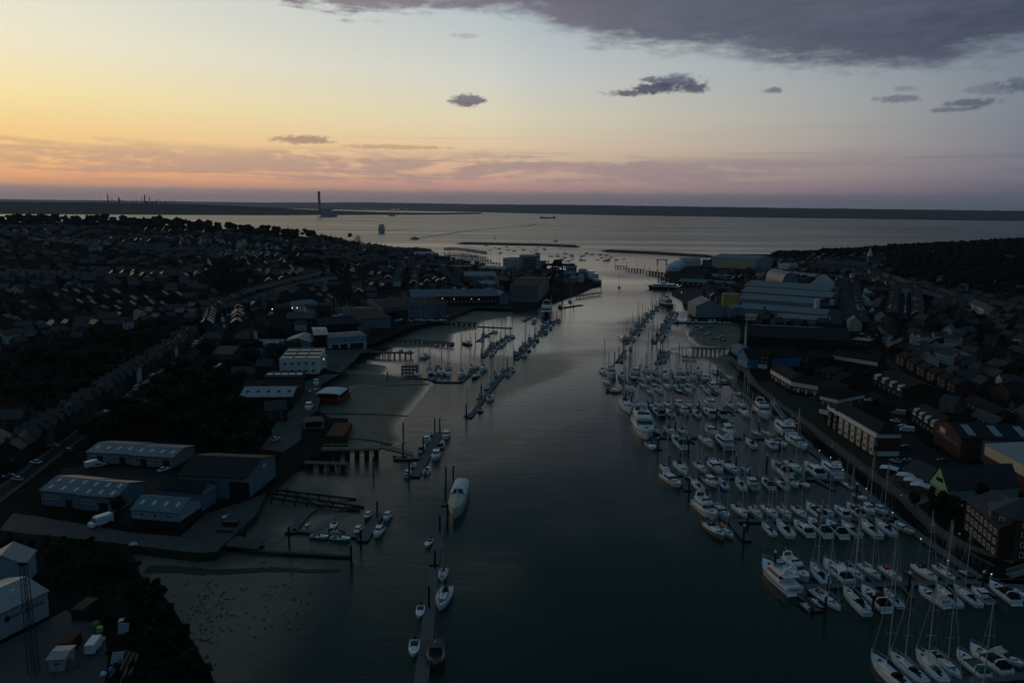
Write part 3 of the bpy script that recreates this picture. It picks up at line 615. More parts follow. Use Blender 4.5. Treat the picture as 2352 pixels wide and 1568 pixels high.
KIND = {'s': ('sailing_yacht', 'sailing yacht, grey cover', 'sailing yacht'), 's2': ('sailing_yacht', 'sailing yacht, navy cover', 'sailing yacht'), 's3': ('sailing_yacht', 'sailing yacht, cream cover', 'sailing yacht'),
        'ss': ('sailing_yacht', 'small sailing yacht, blue cover', 'sailing yacht'), 'so': ('sailing_yacht', 'sailing yacht, bright orange cover', 'sailing yacht'), 'sr': ('sailing_yacht', 'sailing yacht, bright red cover', 'sailing yacht'),
        'sy': ('sailing_yacht', 'sailing yacht, yellow cover', 'sailing yacht'), 'sk': ('sailing_ketch', 'two-masted motor sailer', 'sailing yacht'), 'sb': ('sailing_yacht', 'sailing yacht, black cover', 'sailing yacht'),
        'f': ('flybridge_yacht', 'flybridge motor yacht', 'motor yacht'), 'e': ('sports_cruiser', 'hardtop sports cruiser', 'motor boat'), 'ec': ('sports_cruiser', 'sports cruiser, black canopy', 'motor boat'), 'eg': ('sports_cruiser', 'sports cruiser, green canopy', 'motor boat'),
        'eb': ('sports_cruiser', 'sports cruiser, beige canopy', 'motor boat'), 'p': ('pilot_boat', 'wheelhouse motor boat', 'motor boat'), 'o': ('small_motorboat', 'small open motorboat', 'motor boat'), 'r': ('inflatable_boat', 'black inflatable dinghy', 'dinghy')}
HC = {'w': ('white', None), 'c': ('cream', 'cream_gelcoat'), 'n': ('navy', 'navy_hull'), 'k': ('black', 'dark_hull'), 'g': ('grey', 'grey_hull'), 't': ('pale green', 'teal_hull'), 'r': ('red', 'red_hull'), 'b': ('blue', 'blue_hull'), 'y': ('yellow', 'yellow_hull'), 'd': ('brown wooden', 'wood_hull'), 'e': ('dark green', 'green_hull')}
SIZE = {'s': 10.5, 's2': 12, 's3': 10, 'ss': 8, 'f': 14, 'e': 11, 'ec': 10, 'p': 9, 'o': 6.5, 'r': 5}
LMAX = dict(s=12.5, s2=15, sk=17, f=18, e=13, o=7, r=6, p=10, ss=9)
usedlab = {}
def uniq(l):
    usedlab[l] = usedlab.get(l, 0) + 1
    if usedlab[l] > 1: print('DUPLABEL', l)
    return l
def boat(kind, u0, v0, u1, v1, where, col='w', group=None, label=None, zz=.9, wscale=None, lmax=None, over2={}):
    """bow (u0, v0) and stern (u1, v1) in the frame"""
    a, b = P(u0, v0, zz), P(u1, v1, zz); c = (a + b) / 2; L = (a - b).length; base = 0.0
    if c.y > 400: L = min(L, LMAX.get(kind, 12), lmax or 99)
    rz = atan2(-(a.x - b.x), a.y - b.y)
    s = L / 10; w_ = wscale or (s if s < 1.1 else s ** .8 * 1.02)
    nm, d, cat = KIND[kind]; over = {}
    cname, cm = HC[col]
    if cm: over['hull'] = M[cm]
    over.update(over2)
    if kind == 'r': cname = ''
    l = label or (f"{cname} {d}, {where}".strip())
    return inst(PRO[kind], nm, uniq(l), cat, group or 'boats moored in the harbour', (c.x, c.y, base), rz, (w_, s, s if s < 1.15 else s ** .85), over)
# ================================================================== pontoons, piles, marina
def strip(mb, pts, w, z0, z1, mi=0):
    """a box-section ribbon along world points"""
    L_, R_ = [], []
    for i, p in enumerate(pts):
        a = pts[max(0, i-1)]; b = pts[min(len(pts)-1, i+1)]; d = Vector((b.x-a.x, b.y-a.y, 0)).normalized(); nn = Vector((-d.y, d.x, 0)) * w / 2
        L_.append(p + nn); R_.append(p - nn)
    rings = [[(l.x,l.y,z0+l.z),(r.x,r.y,z0+r.z),(r.x,r.y,z1+r.z),(l.x,l.y,z1+l.z)] for l, r in zip(L_, R_)]
    return mb.loft(rings, mi)
def flat(p): return Vector((p.x, p.y, 0))
def pontoon(label, uv, w=2.6, fingers=(), name='floating_pontoon', fw=1.1):
    pts = [flat(P(u, v, .5)) for u, v in uv]; o0 = pts[0]
    root = tag(link(name, None, None, o0), uniq(label), 'pontoon', 'floating pontoons')
    rel = [p - o0 for p in pts]
    link('deck', strip(MB(), rel, w, .42, .55).mesh('deck', M['pontoon_deck']), root)
    link('float', strip(MB(), rel, w + .12, -.3, .40).mesh('float', M['pile_steel']), root)
    for a, b in fingers:
        a, b = flat(a) - o0, flat(b) - o0
        link('finger', strip(MB(), [a, b], fw, .2, .5).mesh('finger', M['pontoon_deck']), root)
    return root
pile_me = MB().lathe([(.34,-1.5),(.34,5.6)], (0,0,0), 8).mesh('post', M['pile_steel']); cap_me = MB().lathe([(.40,5.6),(.40,5.8),(.3,6.2),(.02,6.4)], (0,0,0), 8).mesh('cap', M['pile_cap'])
wpile_me = MB().lathe([(.34,-1.5),(.30,5.9),(.05,6.0)], (0,0,0), 7).mesh('post', M['pile_wood'])
def pile(u, v, label, white=True, h=6.0, group='mooring piles'):
    p = P(u, v, h); r = inst([('post', pile_me if white else wpile_me, (0,0,0), [])] + ([('cap', cap_me, (0,0,0), [])] if white else []), 'mooring_pile', uniq(label), 'mooring pile', group, (p.x, p.y, 0), 0, (1, 1, h/6))
    return r
ROWS = {  # name: (pontoon polyline, far side boats, near side boats)
 'nearest marina pontoon': ([(2139,1571),(2245,1560),(2400,1546)],
   "s2 2000 1504 2092 1590|s 2044 1496 2126 1566|s3 2103 1490 2171 1564|s 2209 1556 2134 1492|eg 2198 1495 2266 1553|ec 2228 1482 2316 1546|eb 2351 1526 2281 1487", "sb 2230 1572 2290 1660"),
 'second marina pontoon': ([(1830,1346),(1900,1344),(2261,1334),(2400,1337)],
   "f 1753 1296 1826 1360|f 1857 1333 1797 1289|s 1863 1291 1898 1338|e 1893 1288 1952 1337|s 1985 1333 1936 1291|s3 2023 1327 1976 1291|sr 2072 1333 2023 1297|sb 2154 1333 2099 1294|s3 2195 1333 2147 1295 g|r 2239 1323 2199 1303",
   "r 1837 1374 1864 1398|r 1893 1395 1858 1367|s3 1931 1397 1865 1351|sb 1936 1348 1994 1408|ec 1980 1348 2037 1400|ss 2030 1348 2070 1391|eb 2110 1348 2176 1389|sb 2149 1342 2204 1390|s 2190 1342 2251 1388|p 2233 1348 2276 1381|ec 2273 1337 2336 1383|e 2330 1351 2364 1379"),
 'third marina pontoon': ([(1665,1195),(1780,1194),(2062,1190)],
   "f 1643 1190 1600 1153|e 1674 1188 1642 1162|s 1720 1188 1685 1157|s3 1750 1188 1725 1161|s 1787 1188 1753 1158|s3 1817 1188 1790 1161|s 1853 1187 1823 1161|ec 1853 1157 1893 1188|s 1915 1187 1887 1160|e 1918 1162 1948 1186|ec 1947 1157 1980 1185|p 2008 1180 1980 1157|p 2039 1178 2005 1160",
   "sk 1665 1236 1620 1201 d|sy 1684 1233 1647 1203|ss 1750 1197 1779 1226|sb 1785 1193 1818 1231|e 1825 1197 1863 1228|ec 1858 1192 1903 1230|ec 1899 1197 1940 1232|s 1932 1195 1974 1230|s2 1975 1192 2020 1232|sb 2010 1192 2054 1227|e 2100 1223 2050 1201 y"),
 'fourth marina pontoon': ([(1556,1094),(1700,1095),(1881,1099),(1956,1104)],
   "so 1538 1085 1521 1066|s2 1577 1089 1554 1061|s 1623 1084 1597 1061|e 1658 1085 1631 1061|s2 1696 1090 1661 1059 g|ss 1727 1087 1708 1069|ec 1774 1062 1813 1092|s 1842 1086 1808 1058|e 1849 1065 1888 1094|f 1889 1065 1928 1094",
   "e 1563 1116 1523 1090 c|s3 1587 1099 1612 1124|p 1646 1115 1618 1095|ss 1652 1096 1669 1120 t|s 1692 1096 1709 1122|p 1718 1099 1736 1120|ec 1752 1098 1774 1120|sb 1779 1099 1808 1120|eb 1833 1116 1807 1096|o 1859 1117 1834 1101|ss 1933 1103 1959 1118 g|o 1992 1145 1963 1130"),
 'fifth marina pontoon': ([(1500,1003),(1640,1004),(1818,1006)],
   "f 1488 1007 1467 966|o 1504 1029 1487 1015|sy 1516 998 1498 981 n|s2 1547 1000 1532 981|sb 1578 999 1562 984 g|e 1644 999 1624 981|p 1684 1001 1662 981|s3 1749 998 1729 987 c|s 1773 999 1754 987|f 1783 974 1817 1003",
   "ec 1546 1003 1573 1028|s 1637 1025 1611 1001|f 1646 1004 1677 1029 g|sb 1713 1006 1734 1026|s3 1757 1009 1781 1028|o 1806 1024 1779 1008|e 1853 1030 1813 1006"),
 'sixth marina pontoon': ([(1456,939),(1600,941),(1738,944)],
   "sk 1448 947 1431 921|ss 1472 935 1459 924|o 1498 934 1488 924|sb 1524 935 1507 924 c|s 1547 935 1528 923|p 1568 934 1552 923|s3 1594 935 1577 924|ss 1612 934 1601 923|e 1643 935 1626 920|s 1688 936 1671 924 c|s3 1714 936 1697 924|f 1765 960 1740 937",
   "s 1471 939 1488 955|ec 1502 939 1521 955 n|sb 1531 939 1546 954|p 1579 951 1564 938 c|s 1591 940 1607 955|e 1618 939 1639 955|ec 1644 940 1664 956|s2 1723 956 1702 940"),
 'seventh marina pontoon': ([(1433,878),(1550,878),(1678,880)],
   "s 1394 858 1378 846|s3 1404 883 1387 870|f 1409 868 1398 850|s2 1436 873 1425 857|e 1471 860 1452 846|s 1462 872 1448 862 n|ss 1477 873 1466 864|s2 1491 859 1480 843|s 1499 872 1487 862|s3 1512 860 1501 849|ss 1514 874 1501 865|s2 1540 870 1519 855|o 1547 858 1540 848|s 1563 874 1551 861|s3 1570 859 1559 847 g|sb 1578 872 1566 863|ss 1585 857 1575 846|s 1602 873 1586 858|s2 1611 860 1599 847|p 1624 873 1612 863|ss 1633 873 1626 864 n|o 1648 858 1636 850|o 1668 875 1654 868",
   "s 1489 891 1473 880 g|o 1511 885 1496 877|ss 1499 903 1486 892|s3 1524 902 1508 890|s 1541 891 1528 880|sb 1556 892 1544 881|o 1564 888 1572 878|ss 1567 900 1555 892 k|s 1591 903 1576 889|s2 1598 890 1580 880|o 1619 890 1608 880|s3 1633 903 1619 891|e 1649 893 1631 881|ss 1655 901 1644 892|o 1704 907 1690 896|s2 1456 903 1440 882"),
}
for rn, (line, far, near) in ROWS.items():
    lw = [P(u, v, .5) for u, v in line]; fing = []
    for side, txt in (('far side', far), ('near side', near)):
        bs = []
        for q in txt.split('|'):
            f = q.split(); bs.append((f[0], *map(float, f[1:5]), f[5] if len(f) > 5 else 'w'))
        bs.sort(key=lambda b: b[1] + b[3])
        for i, (k, a, b, c, d, col) in enumerate(bs):
            pos = f"{ordn(i+1)} from left, {side} of {rn}" if i else f"leftmost on the {side} of {rn}"
            boat(k, a, b, c, d, pos, col, 'boats berthed in the marina')
        for i in range(0, len(bs) - 1):
            A_, B_ = bs[i], bs[i+1]
            if i % 2 and rn != 'second marina pontoon': continue
            c1 = (P(A_[1], A_[2], .5) + P(A_[3], A_[4], .5)) / 2; c2 = (P(B_[1], B_[2], .5) + P(B_[3], B_[4], .5)) / 2
            if (c1 - c2).length > 13: continue
            m_ = (c1 + c2) / 2; dr = (P(A_[1], A_[2], .5) - P(A_[3], A_[4], .5)).normalized()
            if dr.y < 0: dr = -dr
            # root of the finger on the pontoon
            ly = min(lw, key=lambda p: (p - m_).length); tt = ramp1(m_.x, sorted([(p.x, p.y) for p in lw])); sgn = 1 if m_.y > tt else -1
            x_ = m_.x - dr.x / max(.3, dr.y) * (m_.y - tt); st = Vector((x_, tt, 0))
            fing.append((st, st + dr * sgn * 8))
    pontoon(f"long grey walkway pontoon, the {rn}", line, 2.6, fing)
pontoon("long diagonal shore pontoon beside the marina's sheet pile wall", [(1648,851),(1681,881),(1741,936),(1776,956),(1821,989),(1853,1026),(1908,1064),(1944,1091),(2004,1144),(2064,1194),(2139,1248),(2189,1284),(2262,1334)], 3.2)
PB = dict(
 a=("short angled pontoon at the river end of the seventh marina pontoon", [(1428,866),(1440,905)], 2.2), b=("angled pontoon crossing the seventh marina row near its middle", [(1546,862),(1575,905)], 2.0),
 c=("angled pontoon crossing the seventh marina row towards shore", [(1600,862),(1643,906)], 2.0), d=("short angled pontoon at the river end of the sixth marina pontoon", [(1455,922),(1467,956)], 2.4),
 e=("long angled pontoon at the river end of the fifth marina pontoon", [(1490,984),(1514,1031)], 2.4), f=("angled pontoon at the river end of the fourth marina pontoon", [(1545,1072),(1581,1125)], 3.0),
 g=("angled pontoon at the river end of the third marina pontoon", [(1683,1198),(1716,1240)], 3.0), h=("angled pontoon at the river end of the second marina pontoon", [(1832,1350),(1876,1402)], 3.2),
 i=("dark empty pontoon finger south of the fourth marina pontoon", [(1878,1102),(1915,1123)], 1.6), j=("wide pontoon platform at the shore end of the second marina pontoon", [(2262,1341),(2420,1344)], 7.0))
for k_, (l, pts, w_) in PB.items(): pontoon(l, pts, w_)
PILES = [(1631,1137),(1719,1172),(1710,1205),(1882,1171),(1781,1265),(1905,1317),(1898,1365),(2091,1313),(2261,1311),(2008,1362),(1538,1043),(1584,1095),(1512,1005),(1552,966),(1617,966),(1681,966),(1622,1044),(1692,1044),(1763,1044),(1723,1074),(1583,1005),(1451,906),(1490,921),(1607,921),(1647,934),(1753,914),(1723,924),(1792,1007),(1801,988),(1829,971),(1744,966),(1649,839),(1587,838),(1470,836),(1409,834),(1545,905),(1682,900),(1500,905),(1628,870),(1852,1078),(1969,1110)]
PILES.sort(key=lambda p: (-p[1], p[0]))
for i, (u, v) in enumerate(PILES): pile(u, v, f"black marina pile with white cap, {ordn(i+1)} counting up from the bottom of the photo", group='capped marina piles')

# ------------------------------------------------------------------ river pontoons with boats lying alongside
def along(rn, line, boats, w=2.2, piles=True, ph=7, g='boats on the river pontoons'):
    pontoon(f"narrow river pontoon, the {rn}", line, w)
    pts = [P(u, v, .5) for u, v in line]; seg = [(b - a).length for a, b in zip(pts, pts[1:])]; T = sum(seg)
    def at(t):
        d = t * T
        for a, b, s in zip(pts, pts[1:], seg):
            if d <= s or s is seg[-1]: return a + (b - a) * (d / s), (b - a).normalized()
            d -= s
        return pts[-1], (pts[-1] - pts[-2]).normalized()
    cnt = {}
    boats = sorted(boats, key=lambda q: q[1])
    for q in boats:
        side, t, k = q[0], q[1], q[2]; L = q[3] if len(q) > 3 else SIZE.get(k, 10); col = q[4] if len(q) > 4 else 'w'; flip = q[5] if len(q) > 5 else 0
        p, d = at(t); nn = Vector((-d.y, d.x, 0)); s = 1 if side == 'L' else -1
        L_ = L; wB = .36 * L if k not in ('s','s2','s3','ss','sb') else .32 * L
        c = p + nn * s * (w / 2 + .4 + wB / 2 + (3.4 if len(q) > 6 else 0)); dd = -d if flip else d
        cnt[side] = cnt.get(side, 0) + 1
        a, b = c + dd * L / 2, c - dd * L / 2
        nm, ds, cat = KIND[k]; over = {}; cn, cm = HC[col]
        if cm: over['hull'] = M[cm]
        if k == 'r': cn = ''
        l = f"{cn} {ds}, {ordn(cnt[side])} up the {'left' if side == 'L' else 'right'} of {rn}".strip()
        sc = L / 10
        inst(PRO[k], nm, uniq(l), cat, g, (c.x, c.y, 0), atan2(-dd.x, dd.y), (sc, sc, sc), over)
    if piles:
        n_ = max(2, int(T / 32))
        for i in range(n_ + 1):
            p, d = at(min(1, max(0, i / n_))); nn = Vector((-d.y, d.x, 0)) * (w/2 + .5)
            r = inst([('post', wpile_me, (0,0,0), [])], 'mooring_pile', f"dark pile, {ordn(i+1)} up the {rn}", 'mooring pile', 'mooring piles', (p.x + nn.x, p.y + nn.y, 0), 0, (1, 1, ph/6))
rs = random.Random(5)
def mixb(nL, nR, kinds='s s2 s3 ss s o p sb e s s3', t0=.03, t1=.97, lo=7, hi=12):
    K = kinds.split(); out = []
    for side, n_ in (('L', nL), ('R', nR)):
        for i in range(n_):
            k = rs.choice(K); L = min(hi, max(lo, SIZE.get(k, 9) * rs.uniform(.85, 1.1))); out.append((side, t0 + (t1 - t0) * (i + .5 + rs.uniform(-.15, .15)) / n_, k, L, rs.choice('wwwwngwkt'), rs.random() < .5))
    return out
along('lower east river pontoon', [(1417,831),(1427,816),(1436,803)], [('R', .1, 'o', 7, 'n'), ('R', .5, 's', 8.5), ('R', 1.15, 's', 10)])
along('main east river pontoon', [(1439,789),(1465,755),(1490,725),(1510,706),(1531,680)], mixb(9, 12), 2.4)
along('inner east river pontoon', [(1504,788),(1520,764),(1537,738),(1548,715)], mixb(7, 8, 's s3 p o s ss e'), 2.4)
along('stub pontoon behind seventh row', [(1516,834),(1527,806)], [('L', .1, 'ss', 8, 'r'), ('L', .55, 'p', 7), ('L', .95, 's', 10, 'r'), ('R', .1, 'r', 5), ('R', .3, 'o', 7), ('R', .55, 'r', 6), ('R', .9, 'p', 7)])
along('outer west river pontoon', [(1187,825),(1212,796),(1238,768),(1262,746),(1283,731)], mixb(9, 9, 's s2 p s e s3 ss'), 2.4)
along('inner west river pontoon', [(1111,820),(1135,797),(1158,781),(1177,769)], mixb(7, 7, 's s3 o p s ss'), 2.2)
along('short far west pontoon', [(1097,783),(1120,768),(1137,760)], [('R', .1, 's', 8), ('R', .5, 'o', 6), ('R', .9, 's3', 8), ('L', .6, 's', 9)])
along('club pontoon by the dinghies', [(1079,958),(1102,926),(1128,893),(1150,866),(1171,843)], [('L', .06, 's', 8), ('R', .12, 'o', 7, 'k'), ('L', .36, 's', 9, 'w'), ('R', .33, 's2', 11), ('L', .52, 'ss', 8, 'n'), ('L', .66, 's', 9), ('L', .8, 's3', 9, 'g'), ('R', .82, 'o', 8), ('L', .95, 's', 9), ('R', .95, 's', 10)], 2.4)
along('motorboat pontoon off the timber pier', [(953,1094),(972,1060),(992,1025),(1010,992)], [('L', .05, 'p', 6.5, 'w'), ('L', .22, 'o', 5, 'g'), ('R', .12, 'o', 7, 'w'), ('L', .58, 'ec', 8), ('R', .42, 'p', 10, 'w', 1), ('L', .78, 'p', 8), ('R', .66, 'ec', 9, 'k'), ('L', .95, 'o', 5, 'k'), ('R', .9, 'p', 9, 'w', 1)], 3.4)
along('pontoon arm off the high pier', [(906,1053),(970,1052)], [('L', .2, 'r', 5)], 1.8, False)
pontoon("floating walkway in the middle of the river behind the covered yacht", [(1023,1160),(1031,1136),(1048,1102)], 2.8)
pontoon("middle link of the long midstream pontoon", [(997,1296),(1004,1250),(1012,1215),(1023,1165)], 2.7)
pontoon("nearest link of the long midstream pontoon with pale edge rail", [(964,1590),(978,1480),(989,1375),(996,1301)], 3.1)
along('basin pontoon by the old slipway', [(832,1241),(852,1208),(873,1176)], [('L', .85, 'p', 6, 'b', 1), ('L', .32, 'p', 6, 'e', 1), ('R', .85, 'p', 6.5, 'w', 1), ('R', .3, 'p', 7.5, 'w', 1)], 3.4, False)
pontoon("inner basin pontoon angled towards the shed", [(666,1222),(700,1180),(722,1166)], 3.2)
along('low cross pontoon in muddy basin', [(672,1216),(740,1224),(830,1232)], [('R', .45, 'o', 6, 'g'), ('R', .75, 'o', 6.5, 't'), ('L', .62, 'r', 5)], 1.6, False)
M_ = [("hub pontoon west of the dinghy stacks", [(926,867),(985,869),(1000,876),(1058,877)], 2.2), ("finger pontoon beside the stacked red boats", [(948,866),(957,838)], 2.6), ("middle finger pontoon of the sailing club hub", [(998,876),(1006,838)], 2.6), ("slanting pontoon at the outer end of the club hub", [(1058,877),(1080,858),(1100,842)], 2.4),
      ("thin pontoon across the inlet north of the club", [(1095,749),(1176,753)], 1.6), ("dark platform pontoon with sheds near the west quay", [(1290,707),(1335,700)], 5), ("short landing pontoon by the motor yacht", [(1203,737),(1218,729)], 3)]
for l, pts, w_ in M_: pontoon(l, pts, w_)
def free(rows, where, g='boats on the river pontoons'):
    for i, q in enumerate(rows.split('|')):
        f = q.split(); boat(f[0], *map(float, f[1:5]), f"{ordn(i+1)} from left {where}", f[5] if len(f) > 5 else 'w', g)
free("s 968 868 954 852|s3 984 866 992 845 n|s 990 849 984 838|ss 997 866 1000 848|s2 1018 866 1010 845|s 1030 864 1028 852|s 1038 850 1024 836|s2 1055 871 1064 848|s 1076 852 1087 838|s3 1084 868 1098 858 k|s2 1103 857 1116 836", "around the sailing club hub pontoon")
free("o 979 1251 990 1234|s2 1014 1333 1020 1302 t|s2 1008 1398 1029 1346|o 963 1413 967 1386|o 949 1502 953 1465", "along the long midstream pontoon", 'boats along the midstream pontoon')
boat('p', 1001, 1536, 1000, 1470, 'dark workboat moored right of the nearest midstream pontoon', 'k', 'boats along the midstream pontoon', 'black workboat with cluttered deck right of the nearest midstream pontoon', over2={k_: M['dark_hull'] for k_ in ('wheelhouse','foredeck_cabin','deck','wheelhouse_roof')})
boat('o', 763, 1211, 769, 1194, 'x', 'w', None, 'small white dinghy lying alone inside the muddy basin'); boat('o', 704, 1204, 709, 1194, 'x', 'w', None, 'small white boat beside the inner basin pontoon')
free("e 1222 742 1230 734|p 1289 706 1284 702 n|s 1313 694 1307 690 g", "by the dark west quay", 'boats by the west quay')
LMAX['f'] = 40
boat('f', 1251, 728, 1257, 716, 'x', 'n', None, 'large blue hulled motor yacht with white decks by the dark west quay'); LMAX['f'] = 18
boat('s', 1421, 664, 1423, 655, 'x', 'w', None, 'white yacht motoring alone up the middle of the river')
# row of small craft below the factory, and craft on the mud
for i in range(34):
    u = 1537 + i * 4.7; k = rs.choice('o o o p r ss o'.split()); v = 738 + (i % 2) * .6 + (u - 1537) * .012
    boat(k, u - 1, v + 2.4, u + 1, v - 2.2, f"{ordn(i+1)} from left in row below grey factory sheds", rs.choice('wwwgntb'), 'small boats moored below the factory', wscale=.75)
pontoon("low pontoon below the row of small craft by the factory", [(1533,741),(1600,742),(1700,744)], 1.6)
for i, (u, v) in enumerate(((1586,762),(1610,755),(1627,762),(1622,766),(1649,774),(1655,771),(1640,776),(1660,779),(1690,745),(1630,748),(1600,748))):
    boat(rs.choice(['o','r','o','p']), u - 3, v + 2, u + 3, v - 1.5, f"{ordn(i+1)} from river, aground on mud below the factory", rs.choice('wgwn'), 'boats aground on the mud', wscale=.8)
for i, (u, v) in enumerate(((1260,782),)): pass
for i, (u, v) in enumerate(((978,784),(1003,790),(1018,788),(1030,789),(1038,790),(920,804),(895,805),(940,806))):
    boat('o', u - 3, v + 2, u + 3, v - 2, f"{ordn(i+1)} small boat by the timber jetties in the muddy inlet", rs.choice('wgwt'), 'small boats by the inlet jetties')
boat('s', 962, 822, 985, 816, 'x', 'w', None, 'white yacht alone beside the long timber pier'); boat('sk', 1060, 786, 1083, 790, 'x', 'k', None, 'dark old vessel moored at the end of the inlet jetty')
# catamarans
def cat_proto(colr):
    P_ = []
    for s in (-1, 1):
        h = MB(); hull(h, .55, 1.0, L10)
        h.v = [(x + s * 2.3, y, z) for x, y, z in h.v]; P_.append(('hull', h.mesh('hull', M[colr]), (0,0,0), []))
    F = (2.0, -2.6, 1.6, 1.5, -2.3, .9, .9, 1.8)
    P_.append(('bridge_deck', MB().box(-2.3,2.3,-3.6,2.2,.62,.9).mesh('bridge_deck', M['deck_grey']), (0,0,0), []))
    P_.append(('cabin', house_(F).mesh('cabin', M['white_gelcoat']), (0,0,0), [('window', band(F, 1.2, 1.6).mesh('window', M['tinted_glass']), (0,0,0))]))
    P_.append(('mast', MB().tube((0,.9,.9),(0,.9,13.5),.09,6,0,.06).mesh('mast', M['alloy']), (0,0,0), [('boom', MB().tube((0,.8,2.6),(0,-3,2.7),.16,6).mesh('boom', M['canvas_navy']), (0,0,0))])); return P_
CATW, CATO = cat_proto('white_gelcoat'), cat_proto('orange_hull')
def multi(pr, u, v, L, rz, label):
    p = P(u, v, .8); inst(pr, 'catamaran', uniq(label), 'catamaran', None, (p.x, p.y, 0), rz, L/10)
multi(CATW, 1433, 776, 12, .15, 'white catamaran at the near end of the main east river pontoon')
multi(CATO, 1410, 896, 9, 1.4, 'orange multihull moored at the river end of the seventh marina pontoon')
# stack of red rescue boats
rr = [(n_, M_['red_hull'] if False else me, l, s) for n_, me, l, s in PRO['r']] if False else PRO['r']
for i in range(4):
    for j in range(4):
        u, v = 929 + j * 7.6, 840 + i * 7.2; p = P(u, v, .6)
        inst(PRO['r'], 'rescue_boat', uniq(f"dark red rescue boat, {ordn(j+1)} from left in {['far','second','third','near'][i]} row beside the club finger pontoon"), 'inflatable boat', 'red rescue boats', (p.x, p.y, 0), 2.9, (.7, .62, .7), {'tube': M['red_hull']})
# moored craft in the outer harbour
FARB = [(1176 + x/4, 488 + y/4) for x, y in ((60,320),(20,355),(105,345),(175,360),(220,350),(240,322),(295,330),(300,343),(418,385),(450,330),(490,380),(485,415),(448,437),(420,405),(357,405),(520,445),(545,390),(550,405),(555,430),(635,410),(655,400),(645,440),(685,377),(730,393),(740,382),(785,435),(810,390),(825,418),(868,398),(868,445),(890,430),(910,412),(957,437),(1030,430))] + [(588 + x/4, 430.6 + y/4) for x, y in ((2115,535),(2145,577),(2195,555),(2235,565),(2300,545),(2320,575),(2245,605))]
FARB.sort()
for i, (u, v) in enumerate(FARB):
    p = P(u, v, 0); k = rs.choice(['ss','s','s3','o','p','s'])
    L = rs.uniform(7, 11) * (1.35 if i % 9 == 0 else 1)
    inst(PRO[k], KIND[k][0], uniq(f"small {'yacht' if k[0] == 's' else 'motorboat'} swinging at a mooring inside the breakwaters, {ordn(i+1)} from left"), KIND[k][2], 'craft moored inside the breakwaters', (p.x, p.y, 0), pi/2 + rs.uniform(-.5, .5), L/10)
boat('s2', 1270, 554, 1282, 554, 'x', 'k', None, 'dark two-sail yacht anchored beyond the west breakwater'); boat('s', 1135, 547, 1139, 546.5, 'x', 'w', None, 'small yacht sailing beyond the west breakwater')
# yacht haven: rows of boats by the west shore
for r_, (u0, v0, u1, v1, n_) in enumerate(((1020,585,1100,590,15),(1012,590,1130,599,20),(1030,596,1150,606,19),(1188,600,1262,600,11),(1270,608,1300,613,5))):
    pontoon(f"{ordn(r_+1)} row pontoon of the crowded west marina", [(u0, v0 + 1.6), (u1, v1 + 1.6)], 2)
    for i in range(n_):
        t = (i + .5) / n_; u, v = u0 + (u1-u0)*t, v0 + (v1-v0)*t; p = P(u, v, 0); k = rs.choice(['s','s2','s','s3','e','sb'])
        inst(PRO[k], KIND[k][0], uniq(f"{'yacht' if k[0]=='s' else 'motorboat'} in the crowded west marina, row {['one','two','three','four','five'][r_]}, {ordn(i+1)} from left"), KIND[k][2], 'boats in the crowded west marina', (p.x, p.y + (4 if i % 2 else -4), 0), rs.choice([0, pi]) + rs.uniform(-.1, .1), rs.uniform(.9, 1.25))
# boats stored ashore
ASH = "p 708 946 711 933|o 723 898 727 893|p 725 888 728 879|o 710 902 713 898|ss 655 947 636 946|o 650 957 632 958|o 640 964 625 966|o 512 1194 522 1184"
for i, q in enumerate(ASH.split('|')):
    f = q.split(); a, b = P(*map(float, f[1:3])), P(*map(float, f[3:5])); c = (a + b) / 2; L = (a - b).length
    inst(PRO[f[0]], KIND[f[0]][0], uniq(f"white boat laid up ashore on the west yard, {ordn(i+1)} from the timber pier"), KIND[f[0]][2], 'boats laid up ashore', (c.x, c.y, c.z + .3), atan2(-(a.x-b.x), a.y-b.y), L/10)
for i in range(26):
    u, v = ((765 + i * 6.3, 727 + (i % 3) * 4) if i < 12 else (915 + (i - 12) * 8.4, 738 - (i % 3) * 9)); p = P(u, v)
    inst(PRO[rs.choice(['s','ss','e','o','s3'])], 'laid_up_boat', uniq(f"boat laid up by the dark boatyard sheds, {ordn(i+1)} from left"), 'boat', 'boats laid up ashore', (p.x, p.y, p.z + .6), rs.uniform(0, 6), rs.uniform(.8, 1.15))
